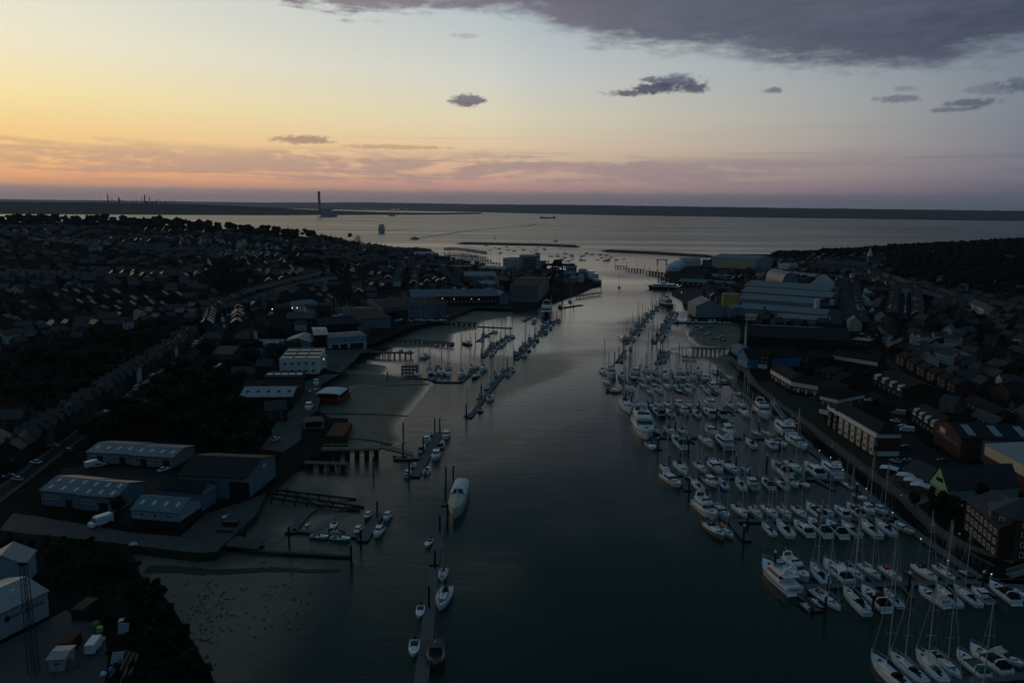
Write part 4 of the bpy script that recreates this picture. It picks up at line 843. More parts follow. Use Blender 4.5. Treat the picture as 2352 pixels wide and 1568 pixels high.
# ================================================================== buildings
win_me = {}
def win_mesh(kind='white', lit=False):
    k = (kind, lit)
    if k not in win_me:
        m_ = MB(); t = .09
        for a in ((0,1,0,t),(0,1,1-t,1),(0,t,t,1-t),(1-t,1,t,1-t),(.46,.54,t,1-t)): m_.box(a[0], a[1], -.07, .02, a[2], a[3], 0)
        m_.box(.02, .98, -.02, .03, .02, .98, 1)
        win_me[k] = m_.mesh('window', [M['trim_white'] if kind == 'white' else M['door_dark'], M['lit_window'] if lit else M['tinted_glass']])
    return win_me[k]
OBST = []       # centre x, y, radius of everything big already placed
LAND = []       # named landmarks for the labels
def bldg(name, label, cat, A, B, dep, h, rise=0, ridge='x', wall='brick', roof='slate', win=(), doors=(), sky=None, group=None, oh=.35, z=None, extra=None, mark=None, wallmats=None):
    a, b = (P(*A), P(*B)) if z is None else (P(*A, z), P(*B, z))
    w = sqrt((b.x-a.x)**2 + (b.y-a.y)**2); rz = atan2(b.y-a.y, b.x-a.x); zb = min(a.z, b.z)
    if not isinstance(dep, (int, float)):
        c = P(*dep) if z is None else P(*dep, z); dep = abs(-(c.x-b.x)*sin(rz) + (c.y-b.y)*cos(rz))
    d = dep; root = link(name, None, None, (a.x, a.y, zb), rz); tag(root, uniq(label), cat, group)
    m_ = MB()
    m_.box(0, w, 0, d, -3, h)
    if rise and ridge == 'x':
        for x in (0, w): m_.add([(x,0,h),(x,d,h),(x,d/2,h+rise)], [(0,1,2)])
    elif rise and ridge == 'y':
        for y in (0, d): m_.add([(0,y,h),(w,y,h),(w/2,y,h+rise)], [(0,1,2)])
    elif rise and ridge == 'm':
        m_.frus(0, w, 0, d, 0, w, d-.01, d, h, h+rise)
    wl = link('wall', m_.mesh('wall', M[wall]), root)
    r_ = MB(); t = .22
    if not rise:
        r_.box(.3, w-.3, .3, d-.3, h, h+.12)
        e_ = MB(); 
        for q in ((-.06,w+.06,-.06,.3),(-.06,w+.06,d-.3,d+.06),(-.06,.3,.3,d-.3),(w-.3,w+.06,.3,d-.3)): e_.box(*q, h-.05, h+.45)
        rf = link('roof', r_.mesh('roof', M[roof]), root); link('parapet', e_.mesh('parapet', M['trim_white'] if 'white' in wall else M[wall]), root)
    elif ridge in 'xm':
        ry = d/2 if ridge == 'x' else d; sl = rise / ry; x0, x1 = -oh, w + oh
        prof = [(-oh, h - sl*oh), (ry, h + rise), (d + oh, h - sl*oh)] if ridge == 'x' else [(-oh, h - sl*oh), (d + oh, h + rise + sl*oh)]
        top = [(y, z_ + t) for y, z_ in prof]; pr = prof + top[::-1]
        r_.loft([[(x, y, z_ + .01) for y, z_ in pr] for x in (x0, x1)]); rf = link('roof', r_.mesh('roof', M[roof]), root)
    elif ridge == 'y':
        sl = rise / (w/2); prof = [(-oh, h - sl*oh), (w/2, h + rise), (w + oh, h - sl*oh)]; pr = prof + [(x, z_ + t) for x, z_ in prof][::-1]
        r_.loft([[(x, y, z_ + .01) for x, z_ in pr] for y in (-oh, d + oh)]); rf = link('roof', r_.mesh('roof', M[roof]), root)
    elif ridge == 'h':      # hipped
        ins = min(w, d) / 2
        if w >= d: top = [(ins, d/2), (w-ins, d/2)]
        else: top = [(w/2, ins), (w/2, d-ins)]
        q = top[0], top[1]
        vs = [(-oh,-oh,h-.05),(w+oh,-oh,h-.05),(w+oh,d+oh,h-.05),(-oh,d+oh,h-.05),(*q[0],h+rise),(*q[1],h+rise)]
        fs = [(0,1,5,4),(1,2,5),(2,3,4,5),(3,0,4)] if w >= d else [(0,1,4),(1,2,5,4),(2,3,5),(3,0,4,5)]
        r_.add(vs, fs + [(3,2,1,0)]); rf = link('roof', r_.mesh('roof', M[roof]), root)
    for W_ in win:          # (side, count, width, height, sill z, from, to, [colour], [lit indices])
        sd_, n_, ww, wh, wz = W_[:5]; f0 = W_[5] if len(W_) > 5 else .04; f1 = W_[6] if len(W_) > 6 else .96; kd = W_[7] if len(W_) > 7 else 'white'; lit = W_[8] if len(W_) > 8 else ()
        Ln = w if sd_ in 'fb' else d
        for i in range(n_):
            s_ = Ln * (f0 + (f1 - f0) * (i + .5) / n_)
            if sd_ == 'f': pos, rr_ = (s_ - ww/2, 0, wz), 0
            elif sd_ == 'r': pos, rr_ = (w, s_ - ww/2, wz), pi/2
            else: pos, rr_ = (0, s_ + ww/2, wz), -pi/2
            link('window', win_mesh(kd, i in lit), root, pos, rr_, (ww, 1.3, wh))
    for D_ in doors:        # (side, position 0..1, width, height, material)
        sd_, f, dw, dh, dm = D_; Ln = w if sd_ in 'fb' else d; s_ = Ln * f
        dm_ = MB().box(-dw/2, dw/2, -.12, .02, 0, dh).mesh('door', M[dm])
        pos, rr_ = ((s_, 0, 0), 0) if sd_ == 'f' else (((w, s_, 0), pi/2) if sd_ == 'r' else ((0, s_, 0), -pi/2))
        link('door', dm_, root, pos, rr_)
    if sky:                 # (nx, ny, size x, size y, material)
        nx, ny, sx, sy, sm = sky
        me = MB()
        if ridge in 'xm' and rise:
            ry = d/2 if ridge == 'x' else d; sl = rise / ry; me.add([(-sx/2,0,.05),(sx/2,0,.05),(sx/2,sy,.05+sl*sy),(-sx/2,sy,.05+sl*sy),(-sx/2,0,-.1),(sx/2,0,-.1),(sx/2,sy,-.1+sl*sy),(-sx/2,sy,-.1+sl*sy)], [(0,1,2,3),(4,5,1,0),(5,6,2,1),(6,7,3,2),(7,4,0,3)])
            me = me.mesh('skylight', M[sm])
            for j in range(ny):
                for i in range(nx):
                    y = ry * (j + .5) / ny - sy/2; link('skylight', me, rf, (w * (i + .5) / nx, y, h + sl*y + t + .03))
        elif ridge == 'y':
            sl = rise / (w/2); me.add([(0,-sx/2,.05),(sy,-sx/2,.05-sl*sy),(sy,sx/2,.05-sl*sy),(0,sx/2,.05)], [(0,1,2,3)]); me = me.mesh('skylight', M[sm])
            for j in range(ny):
                for i in range(nx):
                    x = w/2 + (w/2) * (j + .5)/ny - sy/2; link('skylight', me, rf, (x, d*(i+.5)/nx, h + rise - sl*(x - w/2) + t + .02))
        else:
            me.box(-sx/2, sx/2, -sy/2, sy/2, 0, .35); me = me.mesh('skylight', M[sm])
            for j in range(ny):
                for i in range(nx): link('skylight', me, rf, (w*(i+.5)/nx, d*(j+.5)/ny, h+.12))
    if extra: extra(root, w, d, h)
    cx, cy = a.x + cos(rz)*w/2 - sin(rz)*d/2, a.y + sin(rz)*w/2 + cos(rz)*d/2
    nn = max(1, int(max(w, d) / max(8, min(w, d))))
    for i in range(nn):
        t_ = (i + .5) / nn
        if w >= d: qx, qy = w * t_, d / 2
        else: qx, qy = w / 2, d * t_
        OBST.append((a.x + cos(rz)*qx - sin(rz)*qy, a.y + sin(rz)*qx + cos(rz)*qy, min(w, d) * .62 + 3))
    if mark: LAND.append((cx, cy, mark))
    return root
def text(s, size, parent, loc, rot, m_='navy_hull'):
    c = bpy.data.curves.new('lettering', 'FONT'); c.body = s; c.size = size; c.extrude = .02; c.materials.append(M[m_])
    t = bpy.data.objects.new('tmp', c); me = bpy.data.meshes.new_from_object(t); bpy.data.objects.remove(t)
    o = link('lettering', me, parent, loc); o.rotation_euler = rot; return o
B = 'industrial building'
# --- west bank, near
bldg('workshop_unit', 'long blue roofed workshop unit at the top left of the yard, left half', 'workshop', (201,1061), (301,1066), 15, 3.9, 1.5, 'x', 'cladding_grey', 'roof_blue', [('f',4,2.2,1.2,1.4)], [('f',.30,2.6,2.8,'door_dark'),('f',.82,2.6,2.8,'door_dark')], (4,1,1.3,2.2,'skylight'), mark='the blue workshop units')
bldg('workshop_unit', 'long blue roofed workshop unit behind the dark sheds, right half', 'workshop', (302,1068), (398,1074), 15, 3.9, 1.5, 'x', 'cladding_grey', 'roof_blue', [('f',4,2.2,1.2,1.4)], [('f',.30,2.6,2.8,'door_dark'),('f',.85,2.6,2.8,'door_dark')], (4,1,1.3,2.2,'skylight'))
bldg('industrial_unit', 'blue industrial unit with skylights, left one of the near pair', B, (96,1158), (184,1168), 15, 4.9, 2.2, 'x', 'cladding_blue', 'roof_blue', [('f',5,1.1,1.3,2.2,.08,.48)], [('f',.72,2.6,2.6,'door_dark')], (3,2,1.2,2.0,'skylight'), mark='the near pair of blue industrial units')
bldg('industrial_unit', 'blue industrial unit with skylights, right one of the near pair', B, (185,1170), (268,1176), 15, 4.9, 2.2, 'x', 'cladding_blue', 'roof_blue', [('f',4,1.1,1.3,2.2,.05,.4)], [('f',.64,2.8,2.8,'door_dark')], (3,2,1.2,2.0,'skylight'))
bldg('boat_workshop', 'small teal roofed boat workshop with brick base beside the quay', 'workshop', (304,1208), (413,1217), 12, 5.4, 2.4, 'x', 'cladding_light_blue', 'roof_teal', [('f',3,1.5,1.3,3.4,.08,.92),('f',3,1.6,1.3,.9,.08,.92)], [], (4,1,1.1,1.8,'skylight'), extra=lambda r, w, d, h: link('brick_plinth', MB().box(-.1, w+.1, -.1, d+.1, -1, 2.6).mesh('brick_plinth', M['dark_brick']), r), mark='the teal roofed boat workshop')
bldg('boat_shed', 'dark roofed boat shed with pale blue end wall beside the boat workshop', 'boat shed', (365,1166), (464,1174), (502,1152), 6.4, 2.2, 'x', 'cladding_blue', 'roof_dark', [('r',5,1.2,.5,5.4)])
bldg('boat_shed', 'largest dark roofed boat shed with tall doors above the slipway', 'boat shed', (412,1140), (567,1148), (632,1093), 7.6, 3.0, 'x', 'cladding_blue', 'roof_dark', [], [('f',.9,7,6.2,'door_dark')], extra=lambda r, w, d, h: link('sign_board', MB().box(w+.02, w+.1, d*.55, d*.55+2.6, h-.9, h+.2).mesh('sign_board', M['trim_white']), r), mark='the largest dark boat shed')
bldg('net_shed', 'pale blue gabled shed half cut by the left edge of the photo', 'shed', (-40,1354), (61,1345), (96,1312), 6.0, 2.8, 'y', 'cladding_light_blue', 'roof_light')
ps = bldg('port_office_shed', 'big pale shed lettered PORT SERVICES at the lower left', 'warehouse', (-60,1499), (114,1413), 15, 6.2, 2.0, 'x', 'cladding_white', 'roof_light', extra=lambda r, w, d, h: (link('rooflight_strip', MB().box(w*.3, w*.62, d*.56, d*.8, h+1.2, h+1.75).mesh('rooflight_strip', M['roof_dark']), r), link('flue', MB().tube((w*.66, 3.2, h), (w*.66, 3.2, h+2.6), .3, 8).mesh('flue', M['trim_white']), r), text('PORT SERVICES', 1.25, r, (w*.47, -.05, h-2.5), (pi/2, 0, 0)), link('emblem', MB().tube((w*.44,-.12,h-2.1),(w*.44,.0,h-2.1),.7,12).mesh('emblem', M['navy_hull']), r)), mark='the PORT SERVICES shed')
bldg('site_cabin', 'white site cabin standing on the lower left yard', 'cabin', (112,1542), (150,1540), 5, 2.7, .35, 'x', 'cladding_white', 'roof_light', [('f',1,1.2,1.0,1.2)])
bldg('storage_container', 'dark storage container in the scrub right of the PORT SERVICES shed', 'container', (165,1424), (192,1426), 6, 2.6, .08, 'x', 'cladding_dark', 'roof_dark', oh=.02)
bldg('storage_container', 'dark brown container behind the white site cabin', 'container', (135,1503), (163,1503), 5, 2.5, .08, 'x', 'cladding_dark', 'rust', oh=.02)
# --- west bank, middle
bldg('yacht_club_building', 'white flat roofed office by the mudflat with two rows of windows', 'office', (643,857), (732,858), 34, 8.4, 0, 'x', 'cladding_pale', 'roof_felt', [('f',5,1.7,1.7,.9),('f',5,1.7,1.7,5.2),('r',6,1.5,1.5,4.6)], [], (3,3,6,1.0,'lit_skylight'), mark='the white office by the mudflat')
bldg('office_annexe', 'narrow white annexe with lit corner window beside the flat roofed office', 'office', (733,848), (751,843), 16, 7.0, 0, 'x', 'render_white', 'roof_felt', [('f',1,1.6,1.6,4.6,.3,.9,'white',(0,)),('r',3,1.4,1.4,4.4)])
bldg('clad_warehouse', 'blue clad two storey warehouse with white ground floor by the inlet', 'warehouse', (755,800), (842,799), 20, 8.4, 1.4, 'x', 'cladding_light_blue', 'roof_blue', [('f',6,1.6,1.9,5.2)], [('f',.17,4.5,4,'door_dark'),('f',.40,5,4,'door_dark'),('f',.65,4.5,4,'door_dark'),('f',.83,4.5,4,'door_dark')], extra=lambda r, w, d, h: link('ground_floor_band', MB().box(-.08, w+.08, -.08, .0, 0, 4.4).mesh('ground_floor_band', M['render_white']), r), mark='the blue clad warehouse')
bldg('brick_warehouse', 'dark warehouse with pale roof left of the blue clad warehouse', 'warehouse', (722,796), (754,797), 34, 8.2, 1.2, 'x', 'dark_brick', 'roof_light')
bldg('low_store', 'low flat store with rooflights below the white office', 'store', (606,879), (692,880), 14, 3.6, 0, 'x', 'render_grey', 'roof_felt', [], [], (5,1,3,.8,'lit_skylight'))
bldg('brick_shed', 'long brick shed with corrugated pale roof slope above the west yard', 'shed', (552,937), (672,937), 22, 5.6, 2.4, 'x', 'dark_brick', 'roof_light', [], [], (5,1,1.4,2.2,'roof_dark'), mark='the pale roofed brick shed')
bldg('garage_block', 'low garage block at the edge of the trees behind the brick shed', 'garage', (558,912), (690,912), 14, 5.2, 2.2, 'x', 'dark_brick', 'roof_dark')
bldg('workshop', 'blue roofed workshop up the slope left of the white office', 'workshop', (582,806), (645,808), 20, 4.6, 1.6, 'x', 'cladding_grey', 'roof_blue', [], [], (3,1,1.4,2,'skylight'))
bldg('workshop', 'gable roofed grey workshop between the trees and the warehouse', 'workshop', (648,800), (715,803), 24, 4.6, 3.0, 'y', 'cladding_grey', 'roof_teal')
bldg('store_shed', 'small white roofed store among trees beside the terraced road', 'store', (806*.0+464,852), (501,853), 10, 2.6, .6, 'x', 'render_grey', 'roof_light')
bldg('gabled_hall', 'hall with pale eaves beside the terraced road', 'hall', (488,828), (534,830), 22, 4.2, 3, 'x', 'render_grey', 'slate')
bldg('car_park_office', 'white gabled office right of the lamp lit car park', 'office', (686,717), (732,712), 18, 6, 2.6, 'x', 'render_white', 'roof_blue', [('f',5,1.2,1.4,3.6)])
bldg('boatyard_shed', 'broad dark boatyard shed left of the stored boats', 'boat shed', (738,758), (828,760), 32, 6, 3.6, 'x', 'cladding_dark', 'roof_dark', mark='the broad dark boatyard shed')
bldg('boatyard_shed', 'dark boatyard shed with blue end wall by the stored boats', 'boat shed', (830,752), (898,753), (913,720), 8.2, 3, 'x', 'cladding_blue', 'roof_dark')
bldg('boatyard_shed', 'pale end walled narrow shed behind the broad dark boatyard shed', 'boat shed', (810,734), (832,735), 30, 7, 2.4, 'y', 'tent_white', 'roof_dark')
bldg('blue_roof_shed', 'long bright blue roofed shed in the boatyard', 'boat shed', (866,727), (956,728), 26, 5, 2.8, 'x', 'cladding_grey', 'roof_blue', mark='the bright blue roofed boatyard shed')
bldg('brick_hall', 'dark brick hall with white trimmed gable at the foot of the town', 'hall', (657,744), (722,747), 20, 5, 3.4, 'x', 'dark_brick', 'slate', [('f',7,1,1.6,1.2)])
bldg('construction_hall', 'huge black construction hall with pale blue sawn off end by the west quay', 'factory', (880,728), (1026,730), (1056,704), 11, 4, 'x', 'cladding_blue', 'roof_dark', mark='the huge black construction hall')
bldg('long_factory', 'long blue roofed factory with lamps along its dark wall', 'factory', (944,696), (1146,699), 42, 8.5, 5, 'x', 'dark_brick', 'roof_blue', [('f',16,1.6,1.8,2.5,.3,.98)], mark='the long blue roofed factory')
bldg('factory_bay', 'blue clad end bay at the right end of the long factory', 'factory', (1147,699), (1168,698), 40, 9, 4, 'y', 'cladding_blue', 'roof_blue')
bldg('quay_hangar', 'tall grey ribbed hangar on the west quay', 'hangar', (1171,692), (1236,694), (1262,668), 16, 3.6, 'x', 'cladding_grey', 'roof_dark', [('f',8,2.4,1.6,1.0)], extra=lambda r, w, d, h: [link('door_rib', MB().box(w*(i+.5)/14-.15, w*(i+.5)/14+.15, -.35, .0, 3.2, h-.3).mesh('door_rib', M['steel_dark']), r) for i in range(14)], mark='the tall grey ribbed hangar')
bldg('arched_warehouse', 'grey pale roofed warehouse behind the long factory', 'warehouse', (1072,650), (1140,650), 44, 9, 4, 'x', 'cladding_grey', 'roof_grey')
bldg('arched_warehouse', 'low zigzag roofed warehouse behind the long factory', 'warehouse', (1098,662), (1150,662), 24, 5, 3, 'x', 'cladding_white', 'roof_light')
bldg('workshop_block', 'dark workshop block right of the grey pale roofed warehouse', 'factory', (1146,668), (1170,668), 60, 12, 2, 'x', 'cladding_dark', 'roof_dark')
bldg('marina_building', 'long pale blue roofed marina building on the west waterfront', 'marina office', (946,590), (1008,592), 40, 8, 3, 'x', 'render_white', 'roof_blue')
bldg('marina_building', 'dark flat marina hall with skylights on the west waterfront', 'marina hall', (1030,625), (1078,627), 40, 8, 2, 'x', 'cladding_dark', 'roof_dark', [], [], (5,1,3,8,'roof_light'))
bldg('marina_building', 'broad blue grey hall behind the west waterfront apartments', 'marina hall', (1098,626), (1150,630), 40, 8, 2, 'x', 'cladding_grey', 'roof_grey')
bldg('waterfront_apartments', 'white stepped apartment block on the west waterfront', 'apartment block', (1155,616), (1192,618), 30, 16, 0, 'x', 'render_white', 'roof_felt', [('f',6,4,2,2),('f',6,4,2,6.5),('f',6,4,2,11)])
bldg('waterfront_apartments', 'rounded dark glazed apartment block on the west waterfront', 'apartment block', (1200,623), (1230,623), 30, 22, 2.5, 'x', 'render_grey', 'roof_grey', [('f',4,5,2.4,3),('f',4,5,2.4,8),('f',4,5,2.4,13),('f',4,5,2.4,18)])
bldg('waterfront_apartments', 'tall white apartment tower above the quay at the harbour bend', 'apartment block', (1231,622), (1240,622), 20, 27, 0, 'x', 'render_white', 'roof_felt', [('f',1,5,2.4,8),('f',1,5,2.4,14),('f',1,5,2.4,20)])
bldg('waterfront_apartments', 'low blue glazed block beside the tall white tower', 'apartment block', (1241,622), (1254,622), 20, 14, 0, 'x', 'cladding_blue', 'roof_felt')
for i, (u, v, w_, h_, wl, rf) in enumerate(((1262,640,26,8,'cladding_dark','roof_dark'),(1295,640,24,7,'cladding_blue','roof_teal'),(1308,650,13,6,'orange_hull','roof_grey'),(1322,648,14,7,'render_white','roof_teal'),(1300,628,24,9,'cladding_blue','roof_grey'),(1328,638,16,9,'cladding_grey','roof_grey'),(1284,650,22,7,'cladding_blue','roof_dark'))):
    bldg('quay_shed', f"{['dark','teal roofed','orange','white gabled','blue','grey','low blue'][i]} shed on the quay beside the hammerhead crane", 'shed', (u, v), (u + w_, v + .5), 18, h_, 3, 'y' if i == 3 else 'x', wl, rf)
bldg('marine_terrace_house', 'large pale house under the single round tree on the west point', 'house', (812,547), (828,549), 14, 8, 3, 'x', 'render_white', 'slate')
# --- east bank
bldg('great_hangar', 'great pale hangar with yellowish doors facing the river mouth', 'hangar', (1634,624), (1735,625), 60, 22, 5, 'x', 'cladding_white', 'roof_grey', [], extra=lambda r, w, d, h: link('hangar_door', MB().box(w*.12, w*.98, -.5, 0, 2, h-6).mesh('hangar_door', M['yellow_panel']), r), mark='the great pale hangar')
bldg('hangar_office', 'gabled white office block on the right side of the great hangar', 'office', (1736,622), (1753,621), 30, 17, 3, 'y', 'render_white', 'roof_grey', [('f',3,3,2,4),('f',3,3,2,9),('f',3,3,2,13)])
bldg('timber_shed', 'dark two tier shed left of the great hangar', 'shed', (1612,616), (1632,616), 30, 12, 0, 'x', 'cladding_dark', 'roof_dark', [('f',5,2.4,1.6,3),('f',5,2.4,1.6,8)])
bldg('marquee', 'pale open marquee roof left of the great hangar', 'marquee', (1566,612), (1610,611), 24, 9, 5, 'x', 'tent_white', 'roof_light')
bldg('factory_shed', 'long sawtooth grey factory roof, front bay', 'factory', (1692,724), (1903,735), 34, 7, 3, 'x', 'cladding_grey', 'roof_grey', [('f',18,2.5,1.6,3)], mark='the grey sawtooth factory')
bldg('factory_shed', 'long sawtooth grey factory roof, second bay', 'factory', (1693,707), (1905,716), 36, 9.5, 3.4, 'x', 'cladding_grey', 'roof_grey')
bldg('factory_shed', 'long sawtooth grey factory roof, third bay', 'factory', (1700,694), (1906,701), 40, 11.5, 3.4, 'x', 'cladding_grey', 'roof_grey')
bldg('factory_shed', 'long sawtooth grey factory roof, rear bay', 'factory', (1708,682), (1904,687), 44, 13, 4, 'x', 'cladding_grey', 'roof_grey')
bldg('low_factory', 'long low grey roofed factory between the sawtooth factory and the brick flats', 'factory', (1784,744), (1904,749), 30, 5.5, 1.8, 'x', 'cladding_grey', 'roof_grey')
bldg('warehouse_range', 'pale flat range behind the arched factory roof', 'warehouse', (1786,640), (1915,645), 40, 7, 2, 'x', 'render_grey', 'roof_grey')
bldg('gabled_boat_hall', 'grey gable fronted boat hall on the east quay', 'boat hall', (1597,729), (1661,729), 36, 10, 6, 'y', 'cladding_grey', 'roof_grey', [('f',3,1.8,1.6,5),('f',5,1.8,1.4,1.5)], mark='the gable fronted boat hall')
bldg('hall_extension', 'low lean-to at the right side of the boat hall', 'shed', (1661,728), (1678,729), 24, 8, 2, 'y', 'cladding_grey', 'roof_grey')
bldg('site_office', 'small white site office in front of the sawtooth factory', 'office', (1711,735), (1736,736), 8, 4.5, 0, 'x', 'render_white', 'roof_light', [('f',4,1.4,1.4,1.6)])
bldg('ferry_office', 'long green roofed building with white arches behind the chain ferry', 'terminal', (1557,655), (1690,660), 24, 5, 3, 'x', 'dark_brick', 'roof_teal', [('f',10,3,2.6,1.5)])
bldg('town_block', 'white apartment block with balconies at the head of the east quay', 'apartment block', (1786,628), (1812,628), 20, 14, 0, 'x', 'render_white', 'slate', [('f',5,2.6,1.6,2),('f',5,2.6,1.6,6),('f',5,2.6,1.6,10)])
bldg('town_terrace', 'long dark terrace with gables beside the church spire', 'terrace', (1875,626), (1988,628), 24, 12, 5, 'x', 'render_grey', 'slate', [('f',14,1.6,2,3),('f',14,1.6,2,8)])
bldg('health_centre', 'low white flat roofed building on the eastern slope', 'clinic', (1953,644), (2024,644), 24, 7, 2, 'h', 'render_white', 'slate', [('f',8,2,1.6,2.5)])
bldg('assembly_hall', 'huge dark roofed assembly hall with blue kite shaped end', 'factory', (1716,798), (1952,806), 46, 8, 5, 'x', 'cladding_dark', 'roof_dark', [], [], None, mark='the huge dark assembly hall', extra=lambda r, w, d, h: (link('roof_band', MB().box(4, w*.78, d*.5-1, d*.5+1, h+5.1, h+5.5).mesh('roof_band', M['roof_grey']), r), link('blue_gable_panel', MB().add([(-.5,-1,0),(-.5,18,0),(-.5,10,18),(-1,-1,0),(-1,18,0),(-1,10,18)], [(0,1,2),(5,4,3),(0,3,4,1),(1,4,5,2),(2,5,3,0)]).mesh('blue_gable_panel', M['cladding_light_blue']), r)))
bldg('boathouse', 'bright blue gabled boathouse with white doors beside the timber pier', 'boathouse', (1693,836), (1716,846), (1725,800), 6.5, 5, 'y', 'cladding_bright_blue', 'roof_dark', [('f',4,2,2.6,1)], [], None)
bldg('boathouse', 'low blue and white river building left of the boathouse', 'boathouse', (1679,808), (1713,831), 9, 4.5, 1.5, 'x', 'cladding_bright_blue', 'roof_teal', [('f',6,2.4,1.6,1.6)])
# flats and houses along the east promenade
def bays(r, w, d, h):
    for i in range(8):
        x = w * (i + .5) / 8
        link('bay_front', MB().box(x - w*.036, x + w*.036, -1.2, 0, 0, h).mesh('bay_front', M['render_cream'] if i not in (0, 1) else M['brown_brick']), r)
        if i % 2: link('balcony', MB().box(x + w*.04, x + w*.085, -1.3, -.05, 2.9, 3.9).mesh('balcony', M['steel_dark']), r)
        link('window', win_mesh(), r, (x - w*.022, -1.25, 1.0), 0, (w*.044, 1.3, 2.0)); link('window', win_mesh(), r, (x - w*.015, -1.25, 4.3), 0, (w*.03, 1.3, 1.3)); link('window', win_mesh(), r, (x - w*.015, -1.25, 7.0), 0, (w*.03, 1.3, 1.2))
    link('top_band', MB().box(-.1, w+.1, -1.3, .0, h-1.5, h-.1).mesh('top_band', M['trim_white']), r)
    link('base_band', MB().box(w, w+.06, -.1, d, 0, 2).mesh('base_band', M['trim_white']), r); link('end_band', MB().box(w, w+.08, -.1, d+.1, h-1.6, h-.1).mesh('end_band', M['trim_white']), r)
bldg('apartment_block', 'three storey brick and cream flats with bays facing the marina', 'apartment block', (1903,976), (2014,1047), (2066,1048), 9.2, 3.2, 'h', 'brown_brick', 'tile_brown', extra=bays, mark='the cream bayed flats')
def bands(r, w, d, h):
    link('top_band', MB().box(-.08, w+.08, -.1, .0, h-1.7, h-.1).mesh('top_band', M['trim_white']), r); link('base_band', MB().box(-.08, w+.08, -.1, .0, 0, 2.2).mesh('base_band', M['trim_white']), r)
    link('end_band', MB().box(w, w+.08, -.1, d+.1, h-1.7, h-.1).mesh('end_band', M['trim_white']), r)
bldg('apartment_block', 'square brick flats with white top band left of the cream bayed flats', 'apartment block', (1881,948), (1921,958), (1956,938), 8.6, 3, 'h', 'brown_brick', 'tile_brown', [('f',3,1.2,1.3,5),('r',3,1.2,1.3,5)], extra=bands)
def whiteup(r, w, d, h): link('upper_band', MB().box(-.08, w+.08, -.12, .0, h-2.6, h-.1).mesh('upper_band', M['trim_white']), r)
tw = [('f',6,1.3,1.2,h_) for h_ in (1.0, 3.6)]
bldg('terrace_house_row', 'white fronted brick terrace along the promenade, upper part', 'terrace', (1769,868), (1816,897), 11, 5.6, 3, 'x', 'brick', 'tile_brown', [('f',6,1.5,1.3,1),('f',6,1.2,1.2,3.9)], [('f',.3,1,2.1,'trim_white'),('f',.62,1,2.1,'trim_white')], extra=whiteup, mark='the promenade terrace')
bldg('terrace_house_row', 'white fronted brick terrace along the promenade, lower part', 'terrace', (1817,898), (1880,909), 11, 5.6, 3, 'x', 'brick', 'tile_brown', [('f',6,1.5,1.3,1),('f',6,1.2,1.2,3.9)], [('f',.25,1,2.1,'trim_white'),('f',.55,1,2.1,'trim_white'),('f',.85,1,2.1,'trim_white')], extra=whiteup)
bldg('town_house', 'three storey house with white front at the head of the promenade', 'house', (1722,843), (1766,848), 14, 8.4, 2.6, 'x', 'brick', 'tile_brown', [('f',4,1.5,1.3,1),('f',4,1.3,1.2,3.8),('f',4,1.3,1.2,6.4)], extra=lambda r, w, d, h: link('white_ground_floor', MB().box(-.05, w*.9, -.1, 0, 0, 2.9).mesh('white_ground_floor', M['trim_white']), r))
def gables(r, w, d, h):
    for i in range(4):
        x = w * (i + .5) / 4
        link('dormer_gable', MB().add([(x-1.6,-.2,h-1.6),(x+1.6,-.2,h-1.6),(x+1.6,-.2,h),(x,-.2,h+1.7),(x-1.6,-.2,h),(x-1.6,3,h-1.6),(x+1.6,3,h-1.6),(x+1.6,3,h),(x,3,h+1.7),(x-1.6,3,h)], [(0,1,2,3,4),(9,8,7,6,5),(0,5,6,1),(1,6,7,2),(2,7,8,3),(3,8,9,4),(4,9,5,0)]).mesh('dormer_gable', M['trim_white']), r)
